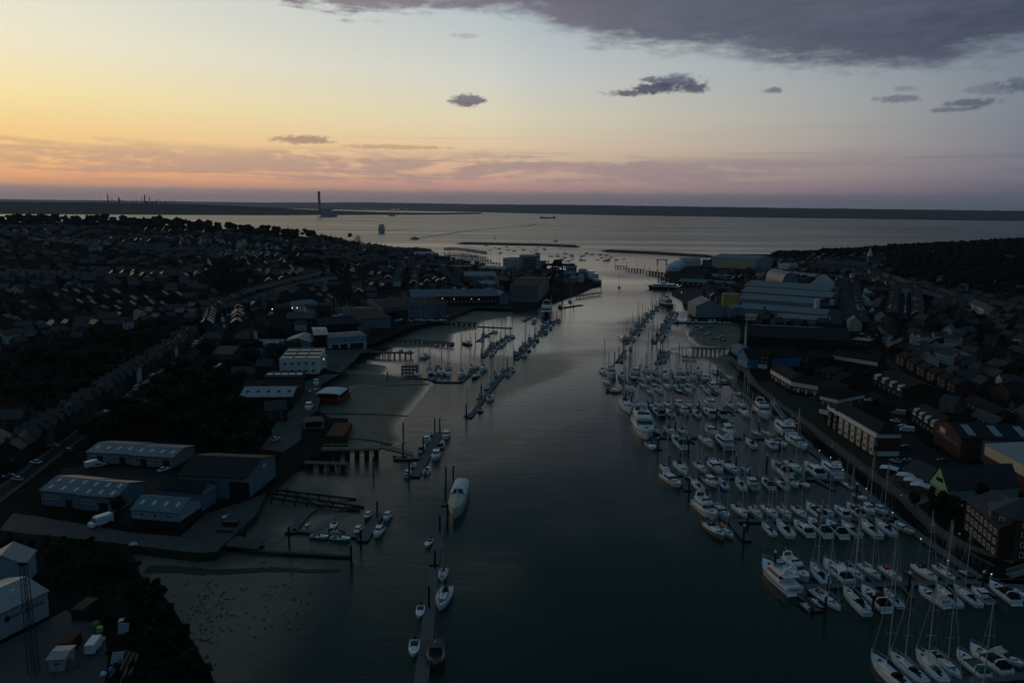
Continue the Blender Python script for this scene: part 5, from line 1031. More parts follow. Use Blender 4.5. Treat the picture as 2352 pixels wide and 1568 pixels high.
HS = [  # label, A, B, depth or C, h, rise, ridge, wall, roof, windows, extra
 ('terrace with four white dormer gables behind the cream bayed flats', (2002,882), (2072,917), (2113,897), 5.4, 3.2, 'x', 'brick', 'tile_brown', [('f',6,1.3,1.2,1)], gables),
 ('terrace with white gables left of the brick leisure building', (2092,966), (2146,1003), 11, 5.4, 3.2, 'x', 'brick', 'tile_brown', [('f',6,1.3,1.2,1)], gables),
 ('brown tiled brick house pair behind the promenade terrace, left', (1882,873), (1908,880), (1930,866), 4.9, 3, 'x', 'brick', 'tile_brown', [('f',2,1.2,1.1,3)], None),
 ('brown tiled brick house pair behind the promenade terrace, right', (1906,886), (1928,893), (1954,880), 4.9, 3, 'x', 'brick', 'tile_brown', [('f',2,1.2,1.1,3)], None),
 ('long tiled roof terrace with white upper band behind the promenade', (1910,832), (2014,850), 11, 5.2, 3, 'x', 'brick', 'tile_brown', [('f',12,1.2,1.2,3.4)], whiteup),
 ('dark gabled house above the promenade terrace', (1829,831), (1860,842), (1880,828), 5, 3.4, 'y', 'brick', 'tile_brown', [('f',2,1.2,1.2,3)], None),
 ('long low terrace with pale wall below the dark assembly hall', (1862,862), (1905,868), 9, 2.6, 2, 'x', 'brown_brick', 'tile_brown', [], None),
 ('brick building with gable behind the square brick flats', (1930,928), (1964,922), 14, 6, 3.4, 'y', 'brick', 'tile_brown', [('f',2,1.2,1.2,3)], None),
 ('low tiled bungalow left of the brick leisure building', (2070,950), (2112,942), 12, 2.8, 2.4, 'h', 'brown_brick', 'tile_brown', [('f',3,1.3,1.1,1)], None),
 ('long tiled bungalow row beside the parked pickup truck', (2208,930), (2280,966), 11, 2.9, 2.6, 'x', 'red_brick', 'tile_brown', [('f',7,1.3,1.1,1)], None),
 ('gabled brick house at the right edge above the bungalow row', (2274,910), (2316,920), 14, 5.2, 3.4, 'y', 'brown_brick', 'tile_brown', [], None),
 ('brick house with two white doors on the slope at the right', (2261,854), (2298,864), 12, 5.2, 3.2, 'x', 'brown_brick', 'slate', [('f',3,1.4,1.3,3.2)], None),
 ('white house with cream gable above the row of brick houses', (2087,812), (2122,818), 10, 5.6, 3.4, 'y', 'render_cream', 'slate', [('f',2,1.2,1.3,3.6)], None),
 ('white rendered pair of houses above the row of brick houses', (2116,820), (2142,828), 10, 5.6, 3, 'x', 'render_white', 'slate', [('f',4,1.3,1.5,3.4)], None),
 ('white double fronted house with blue gable end on the eastern slope', (2142,828), (2175,838), (2202,826), 6, 3.4, 'x', 'render_white', 'slate', [('f',4,1.2,1.5,3.6),('f',4,1.2,1.5,.9)], None),
 ('twin gabled white house on the eastern slope, left gable', (2088,788), (2100,790), 10, 6, 2.6, 'y', 'render_white', 'slate', [('f',1,1.2,1.3,3.6)], None),
 ('twin gabled white house on the eastern slope, right gable', (2101,790), (2113,792), 10, 6, 2.6, 'y', 'render_white', 'slate', [('f',1,1.2,1.3,3.6)], None),
 ('white house end right of the twin gabled white house', (2136,787), (2146,790), 10, 6, 2.6, 'y', 'render_white', 'slate', [], None),
 ('long white house with shaded bays on the eastern slope', (2161,795), (2197,800), 10, 6, 2.4, 'x', 'render_white', 'slate', [('f',6,1.4,1.4,3.6)], None),
 ('dark house with pale gable trim above the long white house', (2164,772), (2184,774), 12, 5.4, 3.4, 'y', 'render_white', 'slate', [], None),
 ('wide pale gabled house above the long white house', (2196,774), (2220,778), 12, 5, 3.6, 'y', 'render_grey', 'slate', [], None),
 ('cream detached house with green shed roof at the foot of the parked car street', (1949,760), (1978,761), 14, 7, 4, 'y', 'render_cream', 'slate', [('f',2,1.6,1.6,4),('f',2,1.6,1.8,1)], None),
 ('dark gabled house with white trim beside the flat roofed block', (2000,786), (2022,788), 12, 7, 4.4, 'y', 'dark_brick', 'slate', [('f',1,1.6,1.6,5)], None),
 ('pair of pale low houses right of the dark gabled house', (2022,786), (2037,788), 9, 5, 1, 'x', 'render_white', 'slate', [('f',2,1.4,1.2,2)], None),
 ('flat roofed brick block with white parapet left of the dark gabled house', (1950,795), (1995,800), 18, 4.6, 0, 'x', 'brick', 'roof_grey', [('f',4,1.4,1.4,2)], None),
 ('white house at the right edge of the photo on the slope', (2325,795), (2352,800), 12, 6, 3, 'x', 'render_white', 'slate', [('f',3,1.2,1.3,3.4)], None),
 ('long stepped white terrace lit on the upper eastern slope', (2222,708), (2258,727), 10, 7, 3, 'x', 'render_cream', 'slate', [('f',8,1.6,2,2.5)], None),
]
for i, (l, A, B_, dp, h_, r_, rg, wl, rf, wn, ex) in enumerate(HS): bldg('brick_house' if 'brick' in wl else 'rendered_house', l, 'house', A, B_, dp, h_, r_, rg, wl, rf, wn, extra=ex, group='houses behind the east promenade', z=None)
for i in range(6):
    u, v = 2056 + i*23.5, 833 + i*12.6
    bldg('brick_house', f"brown roofed brick house in the diagonal row, {ordn(i+1)} from the top", 'house', (u, v), (u + 19, v + 9.5), 10, 5, 2.8, 'x', 'red_brick', 'tile_brown', [('f',2,1.3,1.2,3.2),('f',2,1.3,1.2,.9)], group='diagonal row of brick houses')
lz = dict()
bldg('leisure_building', 'red brick leisure building with striped dark roof near the right edge', 'leisure centre', (2143,1014), (2203,1056), 60, 9, 3.2, 'y', 'red_brick', 'roof_dark', [('f',9,.9,.9,5,.1,.9)], [], (6,1,3.0,8.5,'roof_light'), extra=lambda r, w, d, h: (link('sign', MB().box(w*.22, w*.42, -.15, 0, 6.4, 8.6).mesh('sign', M['render_white']), r), link('side_cladding', MB().box(w, w+.15, 8, d, 0, h-.4).mesh('side_cladding', M['cladding_grey']), r)), mark='the red brick leisure building')
bldg('retail_building', 'cream banded brick hall with pale roof cut by the right edge', 'warehouse', (2257,1078), (2380,1150), 50, 10, 1.8, 'x', 'red_brick', 'roof_light', [('f',8,.7,.7,7.4,.02,.98,'dark')], extra=lambda r, w, d, h: link('cream_band', MB().box(-.1, w, -.12, 0, h-4, h-.05).mesh('cream_band', M['render_cream']), r), mark='the cream banded hall')
bldg('riverside_pub', 'green gabled riverside pub with long dark roof', 'pub', (2133,1128), (2174,1150), 27, 4.2, 6.5, 'y', 'pub_green', 'slate', [('f',3,1.2,1.4,5.4,.35,.7,'dark'),('r',5,1.2,1.4,2.2)], [('f',.2,3,2.6,'door_dark')], extra=lambda r, w, d, h: link('side_wall', MB().box(w, w+.1, 2, d, 0, 4).mesh('side_wall', M['cladding_green']), r), mark='the green gabled pub')
bldg('pub_wing', 'lower dark roofed wing between the green gable and the car park', 'pub', (2070,1096), (2132,1128), 12, 3.2, 3.4, 'x', 'render_grey', 'slate', [('f',8,1,2,.6)])
bldg('marina_apartments', 'brown brick riverside apartments at the lower right corner', 'apartment block', (2212,1214), (2288,1284), 15, 9.4, 3.4, 'x', 'brick', 'slate', [('f',7,1.7,1.6,h_) for h_ in (.8, 3.8, 6.7)], mark='the riverside apartments')
# the polygonal corner tower
def poly_tower(u, v, r, h, rise):
    p = P(u, v); root = link('corner_tower', None, None, p); tag(root, uniq('polygonal brick corner tower with pointed slate roof at the right edge'), 'tower')
    link('wall', MB().lathe([(r,-2),(r,h)], (0,0,0), 8).mesh('wall', M['brown_brick']), root); link('roof', MB().lathe([(r+.5,h),(r+.5,h+.2),(.05,h+rise)], (0,0,0), 8).mesh('roof', M['slate']), root)
    for k in range(8):
        a = 2*pi*(k+.5)/8; rr_ = r*cos(pi/8)
        if sin(a) < .4:
            for z_ in (1.2, 4.2, 7.2, 10):
                link('window', win_mesh(), root, (rr_*cos(a) + sin(a)*.9, rr_*sin(a) - cos(a)*.9, z_), a + pi/2, (1.8, 1.3, 1.6))
    OBST.append((p.x, p.y, r + 2))
poly_tower(2335, 1265, 8.5, 12, 4.5)
# ================================================================== roads, quays, shore works
def drape(name, uv, w, m_, lift=.12, step=8, kind='structure', world=False):
    pts = uv if world else [P(u, v) for u, v in uv]; fine = []
    for a, b in zip(pts, pts[1:]):
        k = max(1, int((b - a).length / step))
        for i in range(k): q = a.lerp(b, i / k); fine.append(q)
    fine.append(pts[-1]); mb = MB(); L_, R_ = [], []
    for i, p in enumerate(fine):
        a = fine[max(0, i-1)]; b = fine[min(len(fine)-1, i+1)]; d = Vector((b.x-a.x, b.y-a.y, 0)).normalized(); nn = Vector((-d.y, d.x, 0)) * w / 2
        for side, q in ((L_, p + nn), (R_, p - nn)): side.append((q.x, q.y, H(q.x, q.y) + lift))
    mb.loft([[l, r_] for l, r_ in zip(L_, R_)], 0, False, False)
    o = struct(name, mb, m_); ROADS.append((fine, w)); return o
ROADS = []
def sheet(name, uv, m_, lift, wall=0):
    poly = [P(u, v) for u, v in uv]; mb = MB(); xs = [p.x for p in poly]; ys = [p.y for p in poly]; pts = []; y = min(ys); st = 14
    while y < max(ys):
        x = min(xs)
        while x < max(xs):
            if inside((x, y), poly) and edge_dist((x, y), poly) > 5: pts.append((x, y))
            x += st
        y += st
    vs, fs = tri(poly, pts); mb.add([(v.x, v.y, H(v.x, v.y) + lift) for v in vs], fs); return struct(name, mb, m_)
A_ = M['asphalt']
sheet('quay_pavement', [(0,1216),(30,1178),(90,1186),(300,1222),(415,1232),(470,1180),(565,1150),(612,1132),(587,1183),(497,1266),(456,1269),(390,1262),(300,1250),(200,1238),(60,1224)], CONC, .03)
sheet('yard_pavement', [(200,1070),(398,1080),(412,1110),(365,1120),(362,1170),(420,1174),(420,1205),(304,1215),(270,1180),(336,1120),(240,1112),(100,1110),(150,1075)], A_, .05)
sheet('yard_pavement', [(0,1480),(120,1418),(150,1400),(230,1440),(250,1500),(240,1568),(0,1568)], CONC, .03)
sheet('yard_pavement', [(690,880),(745,860),(782,858),(738,882),(734,925),(728,944),(700,960),(690,1010),(650,1038),(600,1030),(640,960),(672,940)], CONC, .04)
sheet('yard_pavement', [(750,803),(845,802),(862,799),(828,812),(816,826),(806,834),(783,856),(752,850),(735,830)], CONC, .04)
sheet('yard_pavement', [(740,760),(900,755),(1012,739),(1055,720),(1090,707),(1175,710),(1175,700),(1030,700),(860,732),(740,740)], A_, .04)
sheet('car_park', [(2014,1052),(2066,1052),(2070,960),(2110,1010),(2140,1030),(2200,1062),(2256,1082),(2235,1090),(2160,1072),(2020,1072)], A_, .05)
sheet('car_park', [(560,718),(680,708),(690,722),(600,745),(540,745)], A_, .05)
sheet('ferry_slip_pavement', [(1546,671),(1566,681),(1572,698),(1600,700),(1690,690),(1690,668),(1560,660)], A_, .04)
sheet('promenade_lawn', [(1735,880),(1768,874),(1815,905),(1880,918),(1895,975),(2010,1052),(2040,1100),(1980,1072),(1875,995),(1842,968),(1778,925)], M['grass'], .05)
drape('promenade', [(1672,818),(1712,852),(1735,884),(1790,928),(1850,970),(1885,998),(1990,1078),(2075,1142),(2150,1214),(2215,1252),(2330,1290)], 4.0, M['path_gravel'], .09)
rds = [("road", [(-30,1150),(60,1090),(130,1035),(230,960),(330,890),(420,828),(470,785),(520,735),(560,700),(640,672),(745,648),(760,615),(720,600)], 8),
       ("road", [(510,760),(518,720),(552,700)], 7), ("road", [(1910,655),(1914,690),(1920,760)], 9), ("road", [(1936,660),(1940,700),(1952,762),(2030,775),(2100,800),(2200,860),(2300,900)], 7),
       ("road", [(2080,668),(2078,700),(2076,735),(2120,770)], 8), ("road", [(926,700),(930,660),(938,625),(960,605)], 7), ("road", [(1030,625),(1055,648),(1075,668)], 7), ("road", [(1092,640),(1080,662),(1088,676)], 7),
       ("road", [(0,800),(120,770),(300,745),(480,720),(560,700)], 7), ("road", [(0,640),(200,650),(420,640),(560,640),(745,640)], 7), ("road", [(100,560),(300,575),(520,590),(700,600),(900,610),(1000,615)], 7),
       ("road", [(2000,900),(2060,950),(2075,990),(2110,1030)], 7), ("road", [(2352,990),(2280,955),(2180,930),(2090,880),(2040,830),(2000,800)], 6), ("road", [(1960,625),(2060,660),(2200,700),(2352,730)], 7)]
for nm, uv, w_ in rds: drape(nm, uv, w_, A_, .16)
drape('pavement', [(-30,1140),(55,1081),(124,1028),(222,953),(322,884),(412,822)], 1.8, M['pavement'], .22)
drape('pavement', [(-20,1166),(70,1098),(140,1042),(240,967)], 1.6, M['pavement'], .22)
def ribbon(name, uv, w0, w1, z, m_, seed=1):
    pts = [P(u, v, z) for u, v in uv]; fine = []; r = random.Random(seed)
    for a, b in zip(pts, pts[1:]):
        k = max(1, int((b-a).length/2.5))
        for i in range(k): fine.append(a.lerp(b, i/k) + Vector((r.uniform(-.4,.4), r.uniform(-.4,.4), 0)))
    fine.append(pts[-1])
    for _ in range(14): fine = [fine[0]] + [(a + b*2 + c)/4 for a, b, c in zip(fine, fine[1:], fine[2:])] + [fine[-1]]
    k = len(fine); rg = []
    for i, p in enumerate(fine):
        d = (fine[min(i+1, k-1)] - fine[max(0, i-1)]).normalized(); nn = Vector((-d.y, d.x, 0)) * lerp(w0, w1, i/(k-1)) * r.uniform(.7, 1.2); rg.append([tuple(p+nn), tuple(p-nn)])
    mb = MB(); mb.loft(rg, 0, False, False); struct(name, mb, m_)
mk('channel_mud', (.040,.042,.030), .8, var=.4)
ribbon('mud_channel', [(735,950),(765,949),(800,951),(850,949),(900,953),(938,955)], 1.9, .5, .15, M['channel_mud'])
ribbon('mud_channel', [(330,1308),(380,1296),(430,1310),(500,1322),(560,1308),(620,1302),(668,1297),(690,1316),(708,1325),(740,1315),(780,1309)], 2.2, .8, .15, M['channel_mud'], 2)
ribbon('mud_channel', [(795,1006),(850,1007),(900,1022)], .7, 1.4, .15, M['channel_mud'], 3)
ribbon('mud_channel', [(860,886),(930,884),(985,882)], .5, 1.2, .15, M['channel_mud'], 4)
ribbon('tidal_stream', [(768,915),(790,905),(797,893),(803,886),(815,881),(836,884),(870,887)], .8, .3, .17, WATER, 5)
# sheet piling along the marina: one long wall with ribs
def seawall():
    uv = [(1871,999),(1976,1080),(2064,1145),(2141,1222),(2189,1250),(2284,1301)]; pts = [P(u, v, BASE) for u, v in uv]; mb = MB()
    strip(mb, [Vector((p.x, p.y, BASE)) for p in pts], .9, -.1, .35, 0)
    for a, b in zip(pts, pts[1:]):
        k = int((b-a).length / 2.2); d = (b-a).normalized(); nn = Vector((-d.y, d.x, 0))
        if (P(1300, 1100, 0) - a).dot(nn) < 0: nn = -nn
        for i in range(k):
            q = a.lerp(b, (i+.5)/k) + nn * .35; mb.box(q.x-.28, q.x+.28, q.y-.28, q.y+.28, -1.5, BASE + .2, 1)
    o = link('sheet_pile_wall', mb.mesh('sheet_pile_wall', [M['pavement'], M['steel_dark']])); tag(o, 'ribbed dark sheet pile wall along the marina promenade', 'sea wall')
seawall()
# lamps
def lamp(u, v, label, hgt=5.0, lit=None, z=None):
    p = P(u, v) if z is None else P(u, v, z); root = tag(link('street_lamp', None, None, p), uniq(label), 'street lamp', 'lamps along the harbour')
    link('post', MB().lathe([(.09,0),(.06,hgt)], (0,0,0), 6).mesh('post', M['steel_dark']), root)
    link('lamp_head', MB().lathe([(.02,0),(.30,.12),(.34,.35),(.2,.6),(.02,.66)], (0,0,hgt), 8).mesh('lamp_head', M[lit] if lit else M['pile_cap']), root)
for i, (u, v) in enumerate(((1829,987),(1909,1052),(1976,1105),(2067,1170),(2200,1262),(2141,1240))): lamp(u, v - 1, f"unlit globe lamp on the promenade above the sheet pile wall, {ordn(i+1)} from the top", 4.5)
for i, (u, v) in enumerate(((982,699),(1016,701),(1043,702),(1083,702),(1100,703))): lamp(u, v, f"orange lit lamp in front of the long blue roofed factory, {ordn(i+1)} from left", 6.5, 'lamp_orange')
for i, (u, v) in enumerate(((617,728),(632,724),(648,725),(662,724),(672,722),(683,722),(626,725))): lamp(u, v, f"small white lit lamp in the sloping car park, {ordn(i+1)} listed from left", 5, 'lamp_white')
lamp(846, 728, 'orange lit lamp among the boats of the dark boatyard', 7, 'lamp_orange'); lamp(608, 826, 'white lit lamp at the wood edge behind the white office', 5, 'lamp_white'); lamp(1638, 683, 'bright lamp on the ferry slip by the yellow silos', 6, 'lamp_white'); lamp(1555, 664, 'small lit lamp at the end of the chain ferry berth', 5, 'lamp_white'); lamp(1565, 680, 'small warm lamp on the corner of the ferry slip', 4, 'lamp_orange'); lamp(415, 565, 'tiny warm lamp high in the hillside town', 6, 'lamp_orange')
for i, (u, v) in enumerate(((1882,1034),(1936,1079),(1990,1122),(2050,1177),(2115,1237),(2177,1287),(2277,1318),(1908,1050))):
    p = P(u, v, 1.5); tag(link('bollard_light', MB().box(-.12,.12,-.12,.12,-1,.0,0).box(-.14,.14,-.14,.14,0,.16,1).mesh('bollard_light', [M['pile_cap'], M['lamp_dim']]), None, p), uniq(f"tiny lit bollard light on the shore pontoon, {ordn(i+1)} listed from the top"), 'light', 'bollard lights on the shore pontoon')
# piers and jetties of timber
def pier(label, uv, w, z, n, leg=.45, name='timber_pier', depth=.5, m_='wood', rail=False):
    pts = [P(u, v, z) for u, v in uv]; o = flat(pts[0]); root = tag(link(name, None, None, o), uniq(label), 'pier'); rel = [Vector((p.x - o.x, p.y - o.y, z)) for p in pts]
    link('deck', strip(MB(), rel, w, -depth, 0).mesh('deck', M[m_]), root)
    L = [(b-a).length for a, b in zip(rel, rel[1:])]; T = sum(L)
    lm = MB().lathe([(leg,-z-1.6),(leg*.9,-depth)], (0,0,0), 7).mesh('leg', M['pile_wood'])
    for i in range(n):
        t = T * (i + .5) / n
        for (a, b), l in zip(zip(rel, rel[1:]), L):
            if t <= l + 1e-3:
                q = a.lerp(b, t / l); d = (b-a).normalized(); nn = Vector((-d.y, d.x, 0)) * (w/2 - leg)
                link('leg', lm, root, q + nn); link('leg', lm, root, q - nn); break
            t -= l
    if rail:
        for s in (-1, 1):
            mb = MB()
            for a, b in zip(rel, rel[1:]):
                d = (b-a).normalized(); nn = Vector((-d.y, d.x, 0)) * (w/2) * s; up = Vector((0,0,1.1)); mb.tube(a+nn+up, b+nn+up, .06, 4); k = max(2, int((b-a).length/3))
                for i in range(k+1): q = a.lerp(b, i/k) + nn; mb.tube(q, q + up, .05, 4)
            link('handrail', mb.mesh('handrail', M['alloy']), root)
    return root
pier('high timber pier on thick legs running out over the mudflat', [(742,1030),(875,1029)], 4, 4.2, 6, .9, rail=True)
pier('lower broken timber pier below the high pier', [(700,1060),(800,1064)], 3, 2.4, 4, .9)
pier('old boxed timber jetty filled with rubble on the west mudflat', [(758,985),(800,985)], 22, 2.9, 3, .5, depth=2.6, m_='rust')
pier('long dark timber pier north of the sailing club', [(828,806),(900,809),(950,809)], 5, 3, 10, .4)
pier('spindly timber jetty over the muddy inlet', [(905,778),(975,780),(1043,787)], 3, 2.6, 14, .3)
pier('short dark quay jetty in front of the construction hall', [(1013,738),(1096,740)], 7, 3, 7, .5)
pier('open timber pier with tall piles on the eastern mud', [(1588,798),(1668,799)], 5, 3.6, 8, .4)
pier('low broken jetty below the open timber pier', [(1566,818),(1600,820)], 2, 1.6, 3, .3)
pier('river mouth jetty, outer left section', [(1413,609),(1440,612)], 5, 4, 4, .5); pier('river mouth jetty, middle section', [(1438,616),(1478,619)], 8, 4, 6, .8); pier('river mouth jetty, inner right section', [(1486,622),(1535,628)], 9, 4.5, 7, .9); pier('dark dolphin jetty by the ferry slip', [(1514,636),(1536,640)], 7, 4.5, 4, .9); pier('landing stage with white bridge below the hammerhead crane', [(1322,680),(1360,674),(1381,672)], 4, 2.5, 6, .4, rail=True)
for i, (u, v) in enumerate(((1413,598),(1440,600),(1464,603),(1480,608),(1492,612),(1530,612),(1540,698),(1547,698),(1551,698),(1381,646),(1381,655),(1298,698),(1318,690),(1578,813),(1561,787),(1449,800),(1010,961),(1024,1069),(1041,1068),(1028,1155),(1023,1116),(1010,1182),(999,1262),(985,1345),(925,1016),(806,1250),(866,1150),(663,1208),(828,1216),(926,970),(890,852),(857,1050))):
    pile(u, v, f"bare dark pile standing in the river, {ordn(i+1)} in order from the harbour mouth list", False, 6 if i > 16 else 7, 'bare river piles')
def gang(label, a, b, za, zb, w=1.6, m_='trim_white'):
    A, B_ = P(*a, za), P(*b, zb); o = flat(A); root = tag(link('gangway', None, None, o), uniq(label), 'gangway'); p, q = A - o, B_ - o; d = (q-p).normalized(); nn = Vector((-d.y, d.x, 0)).normalized() * w/2
    link('deck', strip(MB(), [p, q], w, -.15, 0).mesh('deck', M['pontoon_deck']), root)
    for s in (-1, 1):
        mb = MB(); up = Vector((0,0,1.3)); mb.tube(p+nn*s, q+nn*s, .09, 4); mb.tube(p+nn*s+up, q+nn*s+up, .09, 4); k = 9
        for i in range(k):
            a_, b__ = p.lerp(q, i/k)+nn*s, p.lerp(q, (i+1)/k)+nn*s; mb.tube(a_, b__+up, .06, 4); mb.tube(a_, a_+up, .06, 4)
        link('truss', mb.mesh('truss', M[m_]), root)
gang('white truss gangway dropping from the promenade to the marina', (1772,922), (1803,966), 3, .7); gang('long low footbridge from the yard to the sailing club hub', (783,855), (934,867), 3, .8, 2.2, 'alloy'); gang('sloping gangway from the high pier to the motorboat pontoon', (876,1029), (950,1047), 4.2, .7, 1.6, 'steel_dark')
gang('white gangway at the lower right below the brick flats', (2368,1306), (2316,1322), 2.8, .8, 2.5, 'alloy'); gang('slim gangway from the timber pier to the inner river pontoon', (1590,799), (1538,803), 3.4, .7, 1.4, 'alloy')
# slipway tracks
def track(label, uv, z0, z1):
    a, b = P(*uv[0], z0), P(*uv[1], z1); o = flat(a); root = tag(link('slipway_track', None, None, o), uniq(label), 'slipway', 'old slipway tracks')
    link('rail', strip(MB(), [a - o, b - o], .7, -.5, 0).mesh('rail', M['pile_wood']), root)
    for i in range(7):
        q = a.lerp(b, (i+.5)/8) - o; link('post', MB().box(-.25,.25,-.25,.25,-2.4,0).mesh('post', M['pile_wood']), root, q)
for i, uv in enumerate((((624,1122),(818,1144)),((612,1128),(836,1162)),((610,1140),(826,1170)))): track(f"old timber slipway track running into the mud, {['upper','middle','lower'][i]} one", uv, 2.4, .5)
def slab(name, label, cat, uv, za, zb, w, m_='worn_concrete'):
    a, b = P(*uv[0], za), P(*uv[1], zb); mb = MB(); strip(mb, [a, b], w, -.5, 0); return tag(link(name, mb.mesh(name, MATS[m_])), uniq(label), cat)
slab('concrete_slip', 'pale concrete slip projecting from the quay corner', 'slipway', ((528,1240),(600,1249)), 2.4, 1.2, 7)
slab('groyne', 'long thin dark groyne running out beside the concrete slip', 'groyne', ((560,1262),(804,1276)), .9, .6, 1.2, 'quay_wall')
slab('stage', 'pale timber landing stage beside the slipway tracks', 'landing stage', ((660,1118),(742,1160)), 1.6, 1.0, 1.6, 'pontoon_deck')
pile(806, 1252, 'lone marker post with pale top at the end of the groyne', True, 5)
# breakwaters
def mole(label, uv, w, h):
    rnd = random.Random(len(label)); pts = []
    W_ = [P(u, v, 0) for u, v in uv]
    for a, b in zip(W_, W_[1:]):
        k = int((b-a).length / 9)
        for i in range(k): pts.append(a.lerp(b, i/k))
    pts.append(W_[-1]); rings = []
    for i, p in enumerate(pts):
        d = (pts[min(i+1, len(pts)-1)] - pts[max(0, i-1)]).normalized(); nn = Vector((-d.y, d.x, 0)); e = min(1, .3 + min(i, len(pts)-1-i) * .35); j = lambda: rnd.uniform(-.8, .8)
        rings.append([tuple(p + nn * (x * e) + Vector((0,0,z * e + (j()*.4 if z > 0 else 0)))) for x, z in ((-w, -1), (-w*.55+j(), h*.7), (-w*.2, h), (w*.2, h), (w*.55+j(), h*.7), (w, -1))])
    mb = MB(); mb.loft(rings, 0, True, False); o = link('breakwater', mb.mesh('breakwater', M['stone'])); tag(o, uniq(label), 'breakwater')
mole('rubble breakwater lying free across the harbour mouth, left one', [(1050,560),(1150,562),(1250,564),(1332,567.5)], 16, 5); mole('straight breakwater joined to the east shore, right one', [(1382,577),(1500,582.5),(1640,591)], 9, 5)
# wakes: churned strips of water
def wake(uv, w0, w1):
    pts = [P(u, v, 0) for u, v in uv]; mb = MB(); k = len(pts); rg = []
    for i, p in enumerate(pts):
        d = (pts[min(i+1, k-1)] - pts[max(0, i-1)]).normalized(); nn = Vector((-d.y, d.x, 0)) * lerp(w0, w1, i/(k-1)); rg.append([tuple(p+nn+Vector((0,0,.05))), tuple(p-nn+Vector((0,0,.05)))])
    mb.loft(rg, 0, False, False); struct('wake', mb, M['foam'])
mk('foam', (.20,.21,.22), .5, var=.5, scale=.02)
wake([(887,531),(905,528.8),(925,526.6),(950,524.4),(980,522.5),(1000,521.6),(1026,521)], 12, 3); wake([(959,548),(985,544),(1010,540),(1045,534.5),(1080,529.5),(1130,525),(1180,522),(1210,519),(1226,516),(1230,514)], 7, 22)
# ships
def ship(name, label, cat, u, v, L, rz, Bm, f, tiers, hullm='white_gelcoat', extra=None):
    p = P(u, v, 0); root = tag(link(name, None, None, (p.x, p.y, 0), rz), uniq(label), cat); s = L / 10
    h = MB(); hull(h, 1, 1, ML); h.v = [(x*Bm/2, y*s, z*f) for x, y, z in h.v]; link('hull', h.mesh('hull', M[hullm]), root)
    d = deckm(1, 1, ML); d.v = [(x*Bm/2, y*s, z*f) for x, y, z in d.v]; link('deck', d.mesh('deck', M['deck_grey']), root); z = f * .95
    for i, (y0, y1, w_, hh) in enumerate(tiers):
        F = (w_/2, y0, y1, w_/2*.96, y0, y1 - hh*.3, z, z + hh); c = link('deckhouse', house_(F).mesh('deckhouse', M['white_gelcoat']), root); link('window', band(F, z + hh*.45, z + hh*.75, .08).mesh('window', M['tinted_glass']), c); z += hh
    if extra: extra(root, z)
    return root
def funnel(x, y, h, r=.9): return lambda root, z: link('funnel', MB().lathe([(r,0),(r*.9,h)], (x, y, z), 8).mesh('funnel', M['red_hull']), root)
ship('car_ferry', 'big car ferry heading across the strait, seen end on', 'ferry', 877, 534, 60, .12, 26, 8, [(-28,26,25,8),(-26,22,22,6),(-18,16,20,5),(-4,12,18,4)], 'white_gelcoat', lambda r, z: [link('funnel', MB().lathe([(1.2,0),(1.1,6)], (x, -12, z-5), 8).mesh('funnel', M['red_hull']), r) for x in (-5, 5)])
ship('passenger_catamaran', 'fast passenger ferry leaving a long curving wake', 'ferry', 952, 549.5, 30, 2.2, 10, 3.4, [(-12,9,9,2.8),(-3,6,6,2.4)])
ship('passenger_catamaran', 'large white ferry docked at the quay by the harbour bend', 'ferry', 1357, 643, 42, .25, 11, 4, [(-18,14,10.5,3),(-16,11,10,3),(-5,8,7,2.6)]); ship('work_barge', 'low white vessel moored in front of the docked ferry', 'ferry', 1371, 649, 20, .3, 7, 2.4, [(-8,3,6,2.6)])
ship('cargo_ship', 'small reddish tanker far out in the strait', 'ship', 1258, 501.5, 150, 1.45, 22, 10, [(-66,-48,18,9),(-64,-52,14,8)], 'red_hull'); ship('barge', 'flat dark barge far out near the far spit', 'ship', 901, 496.5, 60, 1.5, 18, 9, [(-20,18,14,3)], 'red_hull')
ship('chain_ferry', 'long white chain ferry with raised prow ramp at its east berth', 'ferry', 1523, 663, 37, 1.5, 13, 3.2, [(-14,14,12,3.2),(-3,3,6,3)], 'dark_hull', lambda r, z: [link('ramp', MB().frus(-4,4,18.2,18.8,-4,4,22.5,23,2.6,5.2).mesh('ramp', M['grey_hull']), r), link('ramp', MB().frus(-4,4,-18.8,-18.2,-4,4,-23,-22.5,2.6,5.2).mesh('ramp', M['grey_hull']), r)])
ship('river_vessel', 'dark vessel with pale curved roof at the head of the main river pontoon', 'vessel', 1528, 702, 22, .3, 8, 3, [(-8,6,7,4)], 'dark_hull', lambda r, z: link('canopy', MB().loft([[(x*3.8, y, z + .2 + zz) for x, zz in ((-1,0),(-.6,.9),(.6,.9),(1,0))] for y in (-9, 7)]).mesh('canopy', M['tent_white']), r))
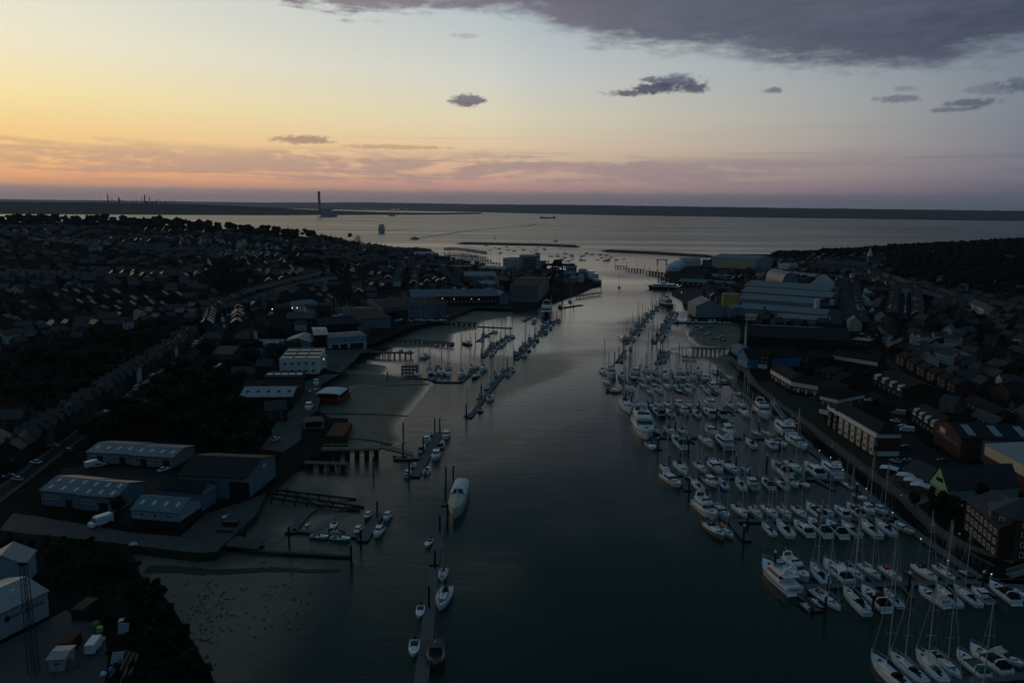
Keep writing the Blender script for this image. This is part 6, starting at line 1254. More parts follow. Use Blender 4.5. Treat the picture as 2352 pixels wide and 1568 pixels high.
# covered yacht and houseboats
def wrapped():
    a, b = P(1042, 1189, .9), P(1062, 1119, .9); c = (a+b)/2; L = (a-b).length; root = tag(link('covered_yacht', None, None, (c.x, c.y, 0), atan2(-(a.x-b.x), a.y-b.y)), uniq('large old motor yacht under a grey white shrink cover in midstream'), 'motor yacht'); s = L/10
    h = MB(); hull(h, 1.75, 1.25, ML); h.v = [(x*s*.62, y*s, z*s*.8) for x, y, z in h.v]; link('hull', h.mesh('hull', M['cream_gelcoat']), root)
    fb = 1.0*s; cv = MB()
    cv.loft([[(x*w_*s*.66, y*s, fb + z*hh*s*.8) for x, z in ((-1,0),(-.92,.55),(-.55,.95),(0,1.05),(.55,.95),(.92,.55),(1,0))] for y, w_, hh in ((-4.9,1.45,.75),(-2,1.55,1.0),(.3,1.6,1.0))]); link('aft_cover', cv.mesh('aft_cover', M['tent_white']), root)
    cv = MB(); cv.loft([[(x*w_*s*.66, y*s, fb*e + z*hh*s*.8) for x, z in ((-1,0),(-.85,.5),(0,1.0),(.85,.5),(1,0))] for y, w_, hh, e in ((.3,1.6,.85,1),(2.6,1.42,.6,1.15),(4,.85,.35,1.28),(4.9,.12,.1,1.38))]); link('bow_cover', cv.mesh('bow_cover', M['canvas_cream']), root)
    link('windscreen', MB().frus(-.6*s,.6*s,.0*s,.4*s,-.5*s,.5*s,-.1*s,.2*s, fb+.6*s, fb+.98*s).mesh('windscreen', M['tinted_glass']), root); link('mast', MB().lathe([(.28,0),(.24,2.4),(.4,2.6),(.02,3.2)], (0, .9*s, fb+.5*s), 8).mesh('mast', M['tent_white']), root)
wrapped()
def houseboat(u, v, w, d, label, hm, rf, rz=0):
    p = P(u, v, .3); root = tag(link('houseboat', None, None, p, rz), uniq(label), 'houseboat'); h = MB(); h.frus(-w*.44, w*.44, 0, d, -w*.5, w*.5, -.6, d, -.5, 2.6); link('hull', h.mesh('hull', M[hm]), root)
    c = MB(); 
    for x in (-.45, -.15, .15, .45): c.box(x*w-.12, x*w+.12, .8, 1.0, 2.6, 5); 
    link('cabin', MB().box(-w*.42, w*.42, 3, d-1, 2.6, 5).mesh('cabin', M['dark_brick']), root); link('post', MB().box(-w*.45,-w*.45+.2,.6,.8,2.6,5.0).mesh('post', M['trim_white']), root); link('post', MB().box(w*.45-.2,w*.45,.6,.8,2.6,5.0).mesh('post', M['trim_white']), root)
    link('roof', MB().loft([[(x*w*.5, y, 5 + z) for x, z in ((-1,0),(-.7,.5),(0,.75),(.7,.5),(1,0),(.7,.3),(-.7,.3))] for y in (.2, d*.75)]).mesh('roof', M[rf]), root)
houseboat(752, 928, 13, 20, 'red hulled houseboat with white curved roof on the mud by the yard', 'red_hull', 'tent_white', -.1); houseboat(722, 996, 9, 12, 'derelict dark timber hulk beside the boxed jetty', 'wood', 'wood', .3)
# ------------------------------------------------------------------ tall things
def lattice(name, label, cat, p, b, t, h, n, m_, r=.12, extra=None):
    root = tag(link(name, None, None, p), uniq(label), cat); mb = MB(); c = lambda z, i: Vector(((1 if i in (0, 3) else -1) * lerp(b, t, z/h)/2, (1 if i < 2 else -1) * lerp(b, t, z/h)/2, z))
    for i in range(4): mb.tube(c(0, i), c(h, i), r, 4)
    for k in range(n):
        z0, z1 = h*k/n, h*(k+1)/n
        for i in range(4): mb.tube(c(z0, i), c(z1, (i+1) % 4), r*.6, 3); mb.tube(c(z1, i), c(z1, (i+1) % 4), r*.6, 3)
    link('lattice', mb.mesh('lattice', M[m_]), root)
    if extra: extra(root)
    return root
def crane_x(r):
    link('jib', MB().box(-17, 20, -2, 2, 31, 33.5).mesh('jib', M['steel_dark']), r); link('machinery_house', MB().frus(-6,6,-3,3,-4,4,-2,2,33.5,38).mesh('machinery_house', M['steel_dark']), r); link('counterweight', MB().box(-17.5,-12,-3,3,28,31).mesh('counterweight', M['steel_dark']), r)
    link('tie_bar', MB().tube((0,0,38),(19,0,33.5),.3,4).mesh('tie_bar', M['steel_dark']), r)
lattice('hammerhead_crane', 'huge dark hammerhead crane on the west quay', 'crane', P(1279, 672), 14, 11, 31, 5, 'steel_dark', .7, crane_x)
lattice('light_mast', 'slim lattice light mast in front of the PORT SERVICES shed', 'mast', P(78, 1543), 1.6, 1.0, 24, 16, 'steel_dark', .07, lambda r: link('floodlight', MB().box(-.9,.9,-.25,.25,24,24.6).mesh('floodlight', M['steel_dark']), r))
def hoist(u, v, label, w=14, h=12, m_='navy_hull'):
    p = P(u, v, 3); root = tag(link('boat_hoist', None, None, p), uniq(label), 'boat hoist')
    for y in (0, 8): link('portal', MB().box(-w/2,-w/2+1,y-.5,y+.5,0,h).box(w/2-1,w/2,y-.5,y+.5,0,h).box(-w/2-1,w/2+1,y-.5,y+.5,h,h+1.1).mesh('portal', M[m_]), root)
    link('beam', MB().box(-w/2,-w/2+.8,.5,7.5,h+.05,h+1).mesh('beam', M[m_]), root)
hoist(1521, 611, 'blue travelling boat hoist on the river mouth quay', 16, 10); hoist(1022, 733, 'pale travelling boat hoist by the construction hall', 12, 9, 'render_grey')
def tank(u, v, r, h, label, m_, dome=False, name='silo', cat='silo'):
    p = P(u, v); root = tag(link(name, None, None, p), uniq(label), cat, 'tanks and silos'); link('drum', MB().lathe([(r,-2),(r,h)], (0,0,0), 16).mesh('drum', M[m_], False), root)
    link('top', MB().lathe([(r,h),(r*.8,h+r*.35),(r*.4,h+r*.55),(.05,h+r*.6)] if dome else [(r*1.03,h),(r*1.03,h+.5),(.05,h+.8)], (0,0,0), 16).mesh('top', M[m_]), root); OBST.append((p.x, p.y, r+3))
for i in range(4): tank(1664 + i*8.6, 711 + i*.3, 3.2, 15.5, f"tall yellow silo beside the boat hall, {ordn(i+1)} from left", 'yellow_tank')
tank(1874, 726, 2.4, 14, 'white upright tank at the corner of the sawtooth factory', 'tent_white', True)
tank(1546, 622, 12, 6, 'white domed tent on the east quay, nearer one', 'tent_white', True, 'dome_tent', 'tent'); tank(1557, 616, 11, 7, 'white domed tent on the east quay, further one', 'tent_white', True, 'dome_tent', 'tent')
def arch(u0, v0, u1, v1, h, label):
    a, b = P(u0, v0), P(u1, v1); w = b.x - a.x; n_ = 12; root = tag(link('arched_hall', None, None, a), uniq(label), 'factory'); pr = [(w/2 - w/2*cos(pi*i/n_), h*sin(pi*i/n_)**.8) for i in range(n_+1)]
    link('roof', MB().loft([[(x, y, 8+z) for x, z in pr] for y in (0, 60)], 0, True).mesh('roof', M['roof_grey']), root); link('wall', MB().box(0, w, 0.1, 59.9, -2, 8).mesh('wall', M['cladding_grey']), root); OBST.append((a.x+w/2, a.y+30, 34))
arch(1795, 672, 1849, 674, 15, 'round arched roof rising behind the sawtooth factory'); bldg('pointed_hall', 'pyramid shaped pale roof right of the round arched roof', 'factory', (1853,675), (1903,676), 50, 9, 11, 'h', 'cladding_grey', 'roof_light')
# church with spire
def church(u, v):
    p = P(u, v); root = tag(link('church', None, None, p), uniq('church with pale pointed spire on the eastern slope'), 'church')
    link('tower', MB().box(-3,3,-3,3,-2,14).mesh('tower', M['render_grey']), root); link('spire', MB().add([(-3,-3,14),(3,-3,14),(3,3,14),(-3,3,14),(0,0,27)], [(0,1,4),(1,2,4),(2,3,4),(3,0,4)]).mesh('spire', M['render_cream']), root)
    link('nave', MB().box(3,24,-4,5,-2,8).mesh('nave', M['render_grey']), root); link('nave_roof', MB().loft([[(x,-4.6,8),(x,5.6,8),(x,.5,13)] for x in (3.1,24.5)]).mesh('nave_roof', M['slate']), root)
church(1996, 610)
# power station chimney, refinery stacks on the far shore
def far_stack(u, vt, vb, wpx, label, d=8200, name='chimney', m_='steel_dark'):
    dr = raydir(u, vt); dr = dr/dr.y; zt = CAMZ + dr.z*d; zb = CAMZ + (raydir(u, vb)/raydir(u, vb).y).z*d; r = wpx/FPX*d/2
    root = tag(link(name, None, None, (dr.x*d, d, max(0, zb-15))), uniq(label), 'chimney', 'stacks on the far shore'); h = zt - max(0, zb-15)
    link('shaft', MB().lathe([(r*1.15,0),(r*.9,h)], (0,0,0), 12).mesh('shaft', M[m_]), root)
    if wpx > 4: link('rim', MB().lathe([(r*.95,h*.9),(r*1.0,h*.9),(r*1.0,h),(r*.3,h+.5)], (0,0,0), 12).mesh('rim', M['steel_dark']), root)
far_stack(732.5, 440, 486, 6.2, 'very tall power station chimney on the far spit', 6900, m_='cladding_grey')
for i, (u, vt, w_) in enumerate(((230,458,1.2),(247,445,2.2),(257,454.5,1.3),(272,451.5,2),(274,456,3),(281,458,1),(314,459,1),(326,451,1.2),(332,447,2.4),(343,452,1.8),(350,462,3),(358,461,4),(363,457,1.4),(380,463,3),(389,462,1.5),(400,460,1.4),(303,464,3),(240,463,4),(265,463,3),(292,463,2),(337,462,5),(370,463,3))):
    far_stack(u, vt, 468, w_, f"thin refinery stack on the far shore skyline, {ordn(i+1)} listed", 7800)
def far_box(u0, u1, vt, vb, d, label, m_='cladding_white', dep=80):
    dr = raydir(u0, vt)/raydir(u0, vt).y; x0 = dr.x*d; x1 = (raydir(u1, vt)/raydir(u1, vt).y).x*d; zt = CAMZ + dr.z*d
    root = tag(link('power_station', None, None, (x0, d, 0)), uniq(label), 'power station'); link('turbine_hall', MB().box(0, x1-x0, 0, dep, 0, zt).mesh('turbine_hall', M[m_]), root); link('annexe', MB().box(x1-x0, (x1-x0)*1.5, 0, dep*.6, 0, zt*.35).mesh('annexe', M['cladding_grey']), root)
far_box(736, 760, 479, 487, 6850, 'broad power station block beside the tall chimney')
for i, (u, v) in enumerate(((843,481),(862,482.5),(900,483.5),(905,482.5),(915,483.5),(934,482))):
    p = P(u, v + 2, 0); tag(link('port_light', MB().box(-9,9,-9,9,0,26,0).box(-5,5,-9.5,-9,26.1,36,1).mesh('port_light', [M['cladding_dark'], M['lamp_orange']]), None, (p.x, p.y, 0)), uniq(f"tiny lit port building on the far shore, {ordn(i+1)} from left"), 'port building', 'lit port buildings far away')
# blue flags on the haven wall
pier('haven wall pontoon lined with blue flags', [(1013,580),(1060,582),(1118,591)], 6, 2, 12, .4)
fl = [('pole', MB().tube((0,0,0),(0,0,11),.16,4).mesh('pole', M['alloy']), (0,0,0), []), ('cloth', MB().box(.1,2.4,-.04,.04,4.5,10.8).mesh('cloth', M['blue_hull']), (0,0,0), [])]
for i in range(30):
    u = 1020 + i*3.3; v = 580 + max(0, (u-1050))*.15; p = P(u, v, 2); inst(fl, 'flag', uniq(f"blue banner flag on the haven wall, {ordn(i+1)} from left"), 'flag', 'blue flags on the haven wall', p, rs.uniform(-.3, .3))
# awnings, tables, promenade things
def sail_awning(u, v, w, label):
    p = P(u, v); root = tag(link('shade_sail', None, None, p, -.6), uniq(label), 'awning', 'white sail awnings of the pub terrace'); mb = MB(); n_ = 6
    for k in range(2):
        vs = [((i/n_-.5)*w, (j/n_-.5)*w*.8, 3.0 + 1.2*(1 - abs(i/n_*2-1)*.9)*(1 - abs(j/n_*2-1)*.6) - .0*k) for j in range(n_+1) for i in range(n_+1)]
    mb.add(vs, [(j*(n_+1)+i, j*(n_+1)+i+1, (j+1)*(n_+1)+i+1, (j+1)*(n_+1)+i) for j in range(n_) for i in range(n_)]); link('sail', mb.mesh('sail', M['tent_white'], True), root)
    pm = MB().lathe([(.08,0),(.08,3.0)], (0,0,0), 6).mesh('pole', M['steel_dark'])
    for x, y in ((-.5,-.4),(.5,-.4),(.5,.4),(-.5,.4)): link('pole', pm, root, (x*w, y*w*.8, 0))
for i, (u, v) in enumerate(((2041,1092),(2080,1109),(2096,1121),(2112,1132))): sail_awning(u, v, 6.2, f"white sail awning over the pub terrace, {ordn(i+1)} from left")
sheet('terrace_paving', [(2036,1096),(2060,1086),(2130,1130),(2133,1150),(2110,1160),(2080,1140),(2048,1116)], M['path_gravel'], .10)
tb = [('tabletop', MB().box(-.9,.9,-.4,.4,.72,.8).mesh('tabletop', M['wood']), (0,0,0), []), ('bench', MB().box(-.9,.9,-.95,-.65,.42,.48).mesh('bench', M['wood']), (0,0,0), []), ('bench', MB().box(-.9,.9,.65,.95,.42,.48).mesh('bench', M['wood']), (0,0,0), []), ('trestle', MB().box(-.08,.08,-.8,.8,0,.72).mesh('trestle', M['wood']), (0,0,0), [])]
for i in range(12):
    u, v = 2052 + (i % 6)*11, 1104 + (i % 6)*7 + (i//6)*8; inst(tb, 'picnic_table', uniq(f"picnic table on the pub terrace, {ordn(i%6+1)} from left in the {['upper','lower'][i//6]} row"), 'picnic table', 'picnic tables on the pub terrace', P(u, v) + Vector((0,0,.12)), .5)
# ------------------------------------------------------------------ vehicles
def car_proto(kind='car'):
    b = MB(); L, W_ = (4.3, 1.8) if kind == 'car' else (5.6, 2.05)
    if kind == 'car':
        b.loft([[(x*W_/2, y, z) for x, z in ((-1,.3),(-1,zz*.75),(-.92,zz),(.92,zz),(1,zz*.75),(1,.3))] for y, zz in ((-2.15,.75),(-2.0,.88),(-1.0,.95),(1.0,.95),(1.9,.85),(2.15,.6))])
        F = (.82,-1.75,1.0,.62,-1.2,.1,.93,1.45)
    else:
        b.loft([[(x*W_/2, y, z) for x, z in ((-1,.3),(-1,zz*.8),(-.9,zz),(.9,zz),(1,zz*.8),(1,.3))] for y, zz in ((-2.8,2.3),(1.2,2.35),(1.9,1.4),(2.7,1.1),(2.8,.7))])
        F = (.95,.9,2.1,.86,.9,1.45,1.3,2.1)
    P_ = [('body', b.mesh('body', M['car_white']), (0,0,0), [])]
    P_.append(('window', (house_(F) if kind == 'car' else band(F, 1.35, 2.0, .03)).mesh('window', M['tinted_glass']), (0,0,0), []))
    if kind == 'car': P_.append(('car_roof', MB().box(-.62,.62,-1.18,.08,1.45,1.49).mesh('car_roof', M['car_white']), (0,0,0), []))
    wm = MB().tube((-.1,0,0),(.1,0,0),.33,10).mesh('wheel', M['tyre'])
    for x in (-1, 1):
        for y in (-1.35, 1.35): P_.append(('wheel', wm, (x*(W_/2-.08), y*L/4.3, .33), []))
    return P_
CARP, VANP = car_proto(), car_proto('van')
CW = 'white silver white black grey silver blue red white silver'.split()
VEH = []
def car(u, v, rz, label=None, col=None, kind='car', group='parked cars', z=None):
    p = P(u, v) if z is None else P(u, v, z); col = col or rs.choice(CW); pr = CARP if kind == 'car' else VANP
    o = {'body': M['car_' + col]}; 
    if kind == 'car': o['car_roof'] = M['car_' + col]
    r = inst(pr, 'parked_car' if kind == 'car' else 'parked_van', label and uniq(label), kind, group, (p.x, p.y, p.z + .28), rz, 1.0 if kind == 'car' else 1.05, o); r['_c'] = col
    if not label: VEH.append((r, p, col))
    return r
for a in ((82,1065,1.35,'white estate car parked on the road by the Victorian terrace','white'),(215,1072,-.6,'white van nose out by the blue workshop units','white','van'),(231,1072,-.6,'silver car beside the white van at the workshop units','silver'),(377,1082,-.5,'white car at the right end of the workshop units','white'),(125,1026,1.2,'silver car on the upper side of the terraced road','silver'),(104,1030,1.2,'dark car beside the silver car on the terraced road','black'),(155,1038,1.2,'dark red car on the terraced road','red'),(20,1098,1.9,'pale blue car in the dark at the left edge','blue'),(40,1104,1.2,'small silver car below the pale blue car','silver'),(634,1012,-.5,'white car parked on the dark track above the high pier','white'),(219,1490,.1,'white pickup cab standing by the scrub in the lower left yard','white','van'),
          (1994,922,1.35,'white car turning on the estate road behind the flats','white'),(1869,918,1.2,'dark blue car beside the promenade terrace','blue'),(2055,970,.9,'white car on the estate road, upper of three','white'),(2073,982,1.1,'silver car on the estate road, middle of three','silver'),(2082,992,1.2,'white van on the estate road, lowest of three','white','van'),(2056,1062,.7,'silver car in the car park below the cream bayed flats, left','silver'),(2085,1062,.7,'grey car in the car park below the cream bayed flats, right','grey'),(2079,1030,1.0,'dark car in the shade of the car park','black'),(2196,936,1.35,'white pickup by the tiled bungalow row','white','van'),(2161,948,1.0,'grey car left of the white pickup','grey'),(2253,892,.9,'white car on the slope below the brick house','white'),(2320,953,1.3,'white car at the right of the bungalow row','white'),(2312,948,1.3,'silver car behind the white car right of the bungalow row','silver'),(2194,1163,.8,'pale car in the shadow beside the riverside apartments','silver'),(2166,1061,1.2,'dark car below the leisure building','black'),(2064,953,1.0,'pale van at the bend of the estate road','silver','van')):
    car(a[0], a[1], a[2], a[3], a[4], a[5] if len(a) > 5 else 'car')
# the big white van in the near yard
p = P(232, 1206); inst(VANP, 'panel_van', uniq('large white high roofed panel van parked in the near yard'), 'van', None, (p.x, p.y, p.z + .3), pi + -.55, 1.25, {'body': M['car_white']})
def carline(u0, v0, u1, v1, n, desc):
    a, b = P(u0, v0), P(u1, v1); rz = atan2(-(b.x-a.x), b.y-a.y)
    for i in range(n):
        if rs.random() < .12: continue
        t = (i+.5)/n; car(u0+(u1-u0)*t, v0+(v1-v0)*t, rz + rs.choice([0, pi]), None, None, 'van' if rs.random() < .08 else 'car')
for q in ((1913,682,1920,750,16,''),(1927,672,1938,750,16,''),(2081,675,2077,733,13,''),(932,632,937,655,9,''),(943,615,941,632,5,''),(752,612,760,650,10,''),(740,606,750,640,9,''),(762,615,758,648,7,''),(1033,628,1056,650,8,''),(1060,645,1075,662,8,''),(872,640,874,648,3,''),(509,723,517,760,6,''),(524,716,551,704,8,''),(523,726,545,720,4,''),(630,712,680,709,7,''),(560,733,640,722,9,''),(440,800,500,748,9,''),(330,885,420,822,10,''),(230,958,320,892,8,''),(1966,640,2050,662,8,''),(2140,690,2300,722,10,''),(1960,768,2090,800,9,''),(700,655,745,649,5,'')): carline(*q)
# ================================================================== houses of the two slopes, trees
def hproto(w, d, h, r, ridge, bay=False, lod=0):
    P_ = []; m_ = MB(); m_.box(-w/2, w/2, -d/2, d/2, -4, h)
    if ridge == 'x':
        for x in (-w/2, w/2): m_.add([(x,-d/2,h),(x,d/2,h),(x,0,h+r)], [(0,1,2)])
    else:
        for y in (-d/2, d/2): m_.add([(-w/2,y,h),(w/2,y,h),(0,y,h+r)], [(0,1,2)])
    if bay: m_.box(-w*.4, -w*.05, -d/2-1.0, -d/2, -3, h-.4)
    win = []
    if lod == 0:
        for x in (-.25, .25):
            for z in (1.0, 3.6):
                if z < h - 1.4: win.append(('window', WSM, (x*w-.6, -d/2 - (1.0 if bay and x < 0 else 0), z), []))
        win.append(('window', WSR, (w/2, .6, 1.2), []))
    P_.append(('wall', m_.mesh('wall', M['render_any']), (0,0,0), []))
    r_ = MB(); oh = .35; t = .2
    if ridge == 'x':
        sl = r/(d/2); pr = [(-d/2-oh, h-sl*oh), (0, h+r), (d/2+oh, h-sl*oh)]; pr = pr + [(y, z+t) for y, z in pr][::-1]; r_.loft([[(x, y, z+.01) for y, z in pr] for x in (-w/2-.2, w/2+.2)])
    else:
        sl = r/(w/2); pr = [(-w/2-oh, h-sl*oh), (0, h+r), (w/2+oh, h-sl*oh)]; pr = pr + [(x, z+t) for x, z in pr][::-1]; r_.loft([[(x, y, z+.01) for x, z in pr] for y in (-d/2-.3, d/2+.3)])
    cx, cy = (w/2-.7, 0) if ridge == 'x' else (0, d/2-1)
    P_.append(('roof', r_.mesh('roof', M['slate']), (0,0,0), [('chimney', MB().box(cx-.45,cx+.45,cy-.8,cy+.8,h+r-1,h+r+1.4).box(cx-.2,cx+.2,cy-.5,cy-.1,h+r+1.4,h+r+1.9).mesh('chimney', M['chimney_brick']), (0,0,0))]))
    if bay: P_.append(('bay_roof', MB().add([(-w*.43,-d/2-1.2,h-.4),(-w*.02,-d/2-1.2,h-.4),(-w*.225,-d/2-1.2,h+1.3),(-w*.43,-d/2+1,h-.4),(-w*.02,-d/2+1,h-.4),(-w*.225,-d/2+1.6,h+1.3)], [(0,1,2),(0,2,5,3),(1,4,5,2)]).mesh('bay_roof', M['slate']), (0,0,0), []))
    if lod == 0: P_.append(('door', MB().box(w*.02,w*.02+.95,-d/2-.08,-d/2+.05,0,2.1).mesh('door', M['door_dark']), (0,0,0), []))
    return P_ + win
def wsc(w, h, rot=False):
    mb = MB(); t = .1
    f = (lambda a, b, c, d, e, g: mb.box(c, d, a, b, e, g)) if rot else None
    if rot: mb.box(-.02,.07,0,w,0,h,0).box(.02,.10,t,w-t,t,h-t,1)
    else: mb.box(0,w,-.07,.02,0,h,0).box(t,w-t,-.10,-.02,t,h-t,1)
    return mb.mesh('window', [M['trim_white'], M['tinted_glass']])
WSM, WSR = wsc(1.2, 1.4), wsc(1.1, 1.3, True)
HP = []
for lod in (0, 1): HP.append([hproto(8.5, 9, 5.6, 3.2, 'x', True, lod), hproto(10, 9.5, 5.4, 3.4, 'x', False, lod), hproto(7.5, 11, 5.8, 3.2, 'y', False, lod), hproto(6.2, 10, 6.2, 2.8, 'y', True, lod), hproto(12, 8.5, 2.9, 2.8, 'x', False, lod), hproto(14, 9, 5.6, 3.2, 'x', True, lod)])
HDESC = ['bay fronted house', 'side gabled house', 'gable fronted house', 'narrow gabled house', 'low bungalow', 'wide double house']
WALLS = [('render_white', 'white'), ('render_any', 'grey rendered'), ('render_grey', 'grey rendered'), ('brick', 'brick'), ('brown_brick', 'brown brick'), ('render_any', 'grey rendered'), ('render_any', 'grey rendered'), ('brick', 'brick'), ('brick', 'brick'), ('brick', 'brick'), ('brown_brick', 'brown brick'), ('render_grey', 'grey rendered')]
def pl(*uv): return [P(u, v) for u, v in uv]
WOODS = [pl((215,1040),(200,1005),(330,925),(420,860),(480,815),(545,800),(590,812),(560,870),(552,935),(600,985),(590,1040),(600,1085),(560,1095),(440,1015),(330,1000),(250,1002)),
         pl((0,850),(150,806),(230,775),(330,757),(430,760),(475,775),(405,822),(305,882),(185,935),(95,975),(72,955),(0,950)),
         pl((470,640),(500,612),(555,612),(575,645),(555,690),(490,690)), pl((655,600),(700,585),(780,600),(790,640),(720,640)),
         pl((2040,560),(2200,548),(2420,538),(2420,700),(2260,690),(2130,665),(2060,640),(2030,600)), pl((1830,572),(1950,568),(2040,562),(2030,590),(1900,592)),
         pl((1770,590),(1800,575),(1840,580),(1830,600))]
LOW = pl((0,1225),(60,1238),(100,1245),(200,1242),(300,1254),(330,1300),(372,1355),(410,1410),(445,1480),(480,1530),(500,1580),(260,1580),(250,1500),(240,1440),(200,1400),(170,1360),(135,1385),(108,1330),(100,1300),(92,1275),(0,1262))
def blocked(x, y, r=6, roads=True):
    for ox, oy, orr in OBST:
        if (x-ox)**2 + (y-oy)**2 < (orr + r)**2: return True
    if roads:
        for fine, w in ROADS:
            for q in fine[::1]:
                if (x-q.x)**2 + (y-q.y)**2 < (w/2 + r + 1)**2: return True
    return False
def onland(x, y, m_=10):
    for poly in (WEST, EAST):
        if inside((x, y), poly): return edge_dist((x, y), poly) > m_
    return False
rh = random.Random(11)
OPEN = pl((0,1240),(30,1170),(90,1080),(200,1050),(420,1090),(420,1020),(620,1000),(700,930),(760,840),(900,760),(1050,690),(1180,690),(1180,660),(1400,640),(1400,700),(1100,760),(700,1060),(500,1290),(300,1260))
PROM = pl((1680,800),(1730,790),(2000,800),(2140,880),(2352,960),(2352,1400),(2100,1200),(1700,860))
hs = []
def visible_uv(x, y, z):
    u, v = U((x, y, z)); return -40 < u < 2392 and v < 1600
for i, (u, v, w_) in enumerate(((2113,588,26),(2292,600,16),(2310,602,20),(2262,655,14),(2300,668,18),(2325,676,22),(2150,652,14),(2200,672,18))):
    bldg('hill_house', f"pale house half hidden in the eastern wood, {ordn(i+1)} listed from the coast", 'house', (u, v), (u + w_, v + 1), 10, 6.5, 3, 'x', 'render_white', 'slate', group='houses in the eastern wood')
# terraced road with tall houses
def addh(x, y, rz, typ, wall, roof, tag_): hs.append([x, y, rz, typ, wall, roof, tag_]); OBST.append((x, y, 4.2))
def street(uv, side, gap, types, tag_, off=9.5, wl=None, cap=99):
    pts = [P(u, v) for u, v in uv]
    for a, b in zip(pts, pts[1:]):
        d = Vector((b.x-a.x, b.y-a.y, 0)); T = d.length; d.normalize(); nn = Vector((-d.y, d.x, 0)) * side; t = gap/2
        while t < T:
            p = a.lerp(b, t/T) + nn*off; typ = rh.choice(types)
            if onland(p.x, p.y, 8) and not blocked(p.x, p.y, 2.5, False) and not any(inside((p.x, p.y), w_) for w_ in WOODS[:1]):
                addh(p.x, p.y, atan2(nn.y, nn.x) + pi/2, typ, wl or rh.choice(WALLS), 'slate', tag_)
            t += gap
street([(95,1062),(130,1035),(230,960),(330,890),(420,828),(480,776)], 1, 7.2, [3, 0, 3], 't', 11, None)
street([(-30,1095),(40,1060),(75,1030)], 1, 8, [0, 5], 't', 12, ('render_grey', 'grey rendered'))
for q in (([(0,800),(120,770),(300,745),(480,720),(560,700)], [0,3,5]), ([(0,640),(200,650),(420,640),(560,640),(745,640)], [0,1,2,3]), ([(100,560),(300,575),(520,590),(700,600),(900,610),(1000,615)], [1,2,4,5]), ([(510,760),(518,720),(552,700),(640,672),(745,648)], [0,1]),
          ([(930,660),(938,625),(960,605)], [0,3]), ([(1030,625),(1055,648),(1075,668)], [3]), ([(1911,655),(1914,690),(1920,760)], [3]), ([(1936,660),(1940,700),(1952,762)], [3,0]), ([(2080,668),(2078,700),(2076,735)], [3,0]), ([(1960,625),(2060,660),(2200,700),(2352,730)], [0,2,1]), ([(2352,990),(2280,955),(2180,930)], [4,1]), ([(2100,800),(2200,860),(2300,900)],[1,2])):
    for sd in (1, -1): street(q[0], sd, rh.uniform(8.6, 10.5), q[1], 's', 10)
# the fabric of the town between the streets
def fill(x0, x1, y0, y1, test):
    y = y0
    while y < y1:
        x = x0 - rh.uniform(0, 10)
        while x < x1:
            blk = (int((x + 5000)//110), int(y//85)); rb = random.Random(blk[0]*977 + blk[1]*131); ang = rb.choice([.15, -.25, .5, 1.4, -.1, .3, 1.75]); wp = rb.choice(WALLS)
            jx, jy = x + rh.uniform(-2.5, 2.5), y + rh.uniform(-4, 4)
            if test(jx, jy) and rh.random() < .74 and onland(jx, jy, 14) and not blocked(jx, jy, 5) and not any(inside((jx, jy), w_) for w_ in WOODS) and not inside((jx, jy), OPEN) and not inside((jx, jy), PROM):
                zt = H(jx, jy)
                if visible_uv(jx, jy, zt):
                    addh(jx, jy, ang + rh.uniform(-.06, .06) + rh.choice([0, 0, pi]), rb.choice([0,1,2,3,4,5]) if rh.random() < .6 else rh.choice([0,1,2,5]), wp if rh.random() < .6 else rh.choice(WALLS), 'slate' if rh.random() < .6 else 'tile_brown', 'f')
            x += rh.uniform(9, 13)
        y += 21 + (y - y0) * .006
def wtest(x, y):
    a = x / y
    if a < -.25 and y > 1330: return False        # the wooded brow
    if y > 1560 and a < -.13: return False
    return a < .06 and y < 1760
fill(-1000, 150, 335, 1760, wtest)
def etest(x, y): return y < 1330 and x / y > .24
fill(220, 900, 300, 1330, etest)
hs.sort(key=lambda q: q[0]**2 + q[1]**2)
print('houses', len(hs))
side_word = lambda dx, dy: ('right of' if dx > 0 else 'left of') if abs(dx) > abs(dy) else ('behind' if dy > 0 else 'in front of')
rank = {}
LM = [l for l in LAND]
LM += [(P(560,660).x, P(560,660).y, 'the oval tree clump'), (P(300,745).x, P(300,745).y, 'the upper terraced street'), (P(420,575).x, P(420,575).y, 'the brow of the left hill'), (P(100,640).x, P(100,640).y, 'the left end of the hill town'), (P(880,600).x, P(880,600).y, 'the west waterfront street'),
       (P(250,950).x, P(250,950).y, 'the terraced road'), (P(2080,700).x, P(2080,700).y, 'the straight parked car street'), (P(2250,640).x, P(2250,640).y, 'the eastern wood'), (P(1996,610).x, P(1996,610).y, 'the church spire'), (P(930,650).x, P(930,650).y, 'the short parked car street')]
def where(x, y, key):
    l = min(LM, key=lambda q: (q[0]-x)**2 + (q[1]-y)**2); w_ = side_word(x - l[0], y - l[1]); k = (key, l[2], w_); rank[k] = rank.get(k, 0) + 1
    return f"{ordn(rank[k])} nearest camera {w_} {l[2]}"
NEAR = 255
for i, (x, y, rz, typ, (wm, wn), rm, tg) in enumerate(hs[:NEAR]):
    pr = HP[0 if y < 620 else 1][typ]; ov = {'wall': M[wm], 'roof': M[rm]}
    inst(pr, 'house', uniq(f"{wn} {HDESC[typ]}, {where(x, y, wn + HDESC[typ])}"), 'house', 'town houses on the slopes', (x, y, H(x, y)), rz, 1.0 if tg == 't' else rh.uniform(.8, .98), ov)
mats_ = [M['render_white'], M['render_any'], M['brick'], M['slate'], M['tile_brown'], M['chimney_brick'], M['render_grey'], M['brown_brick']]; mi_ = {'render_grey':6,'render_white':0,'render_any':1,'brick':2,'brown_brick':7,'slate':3,'tile_brown':4}
big = MB()
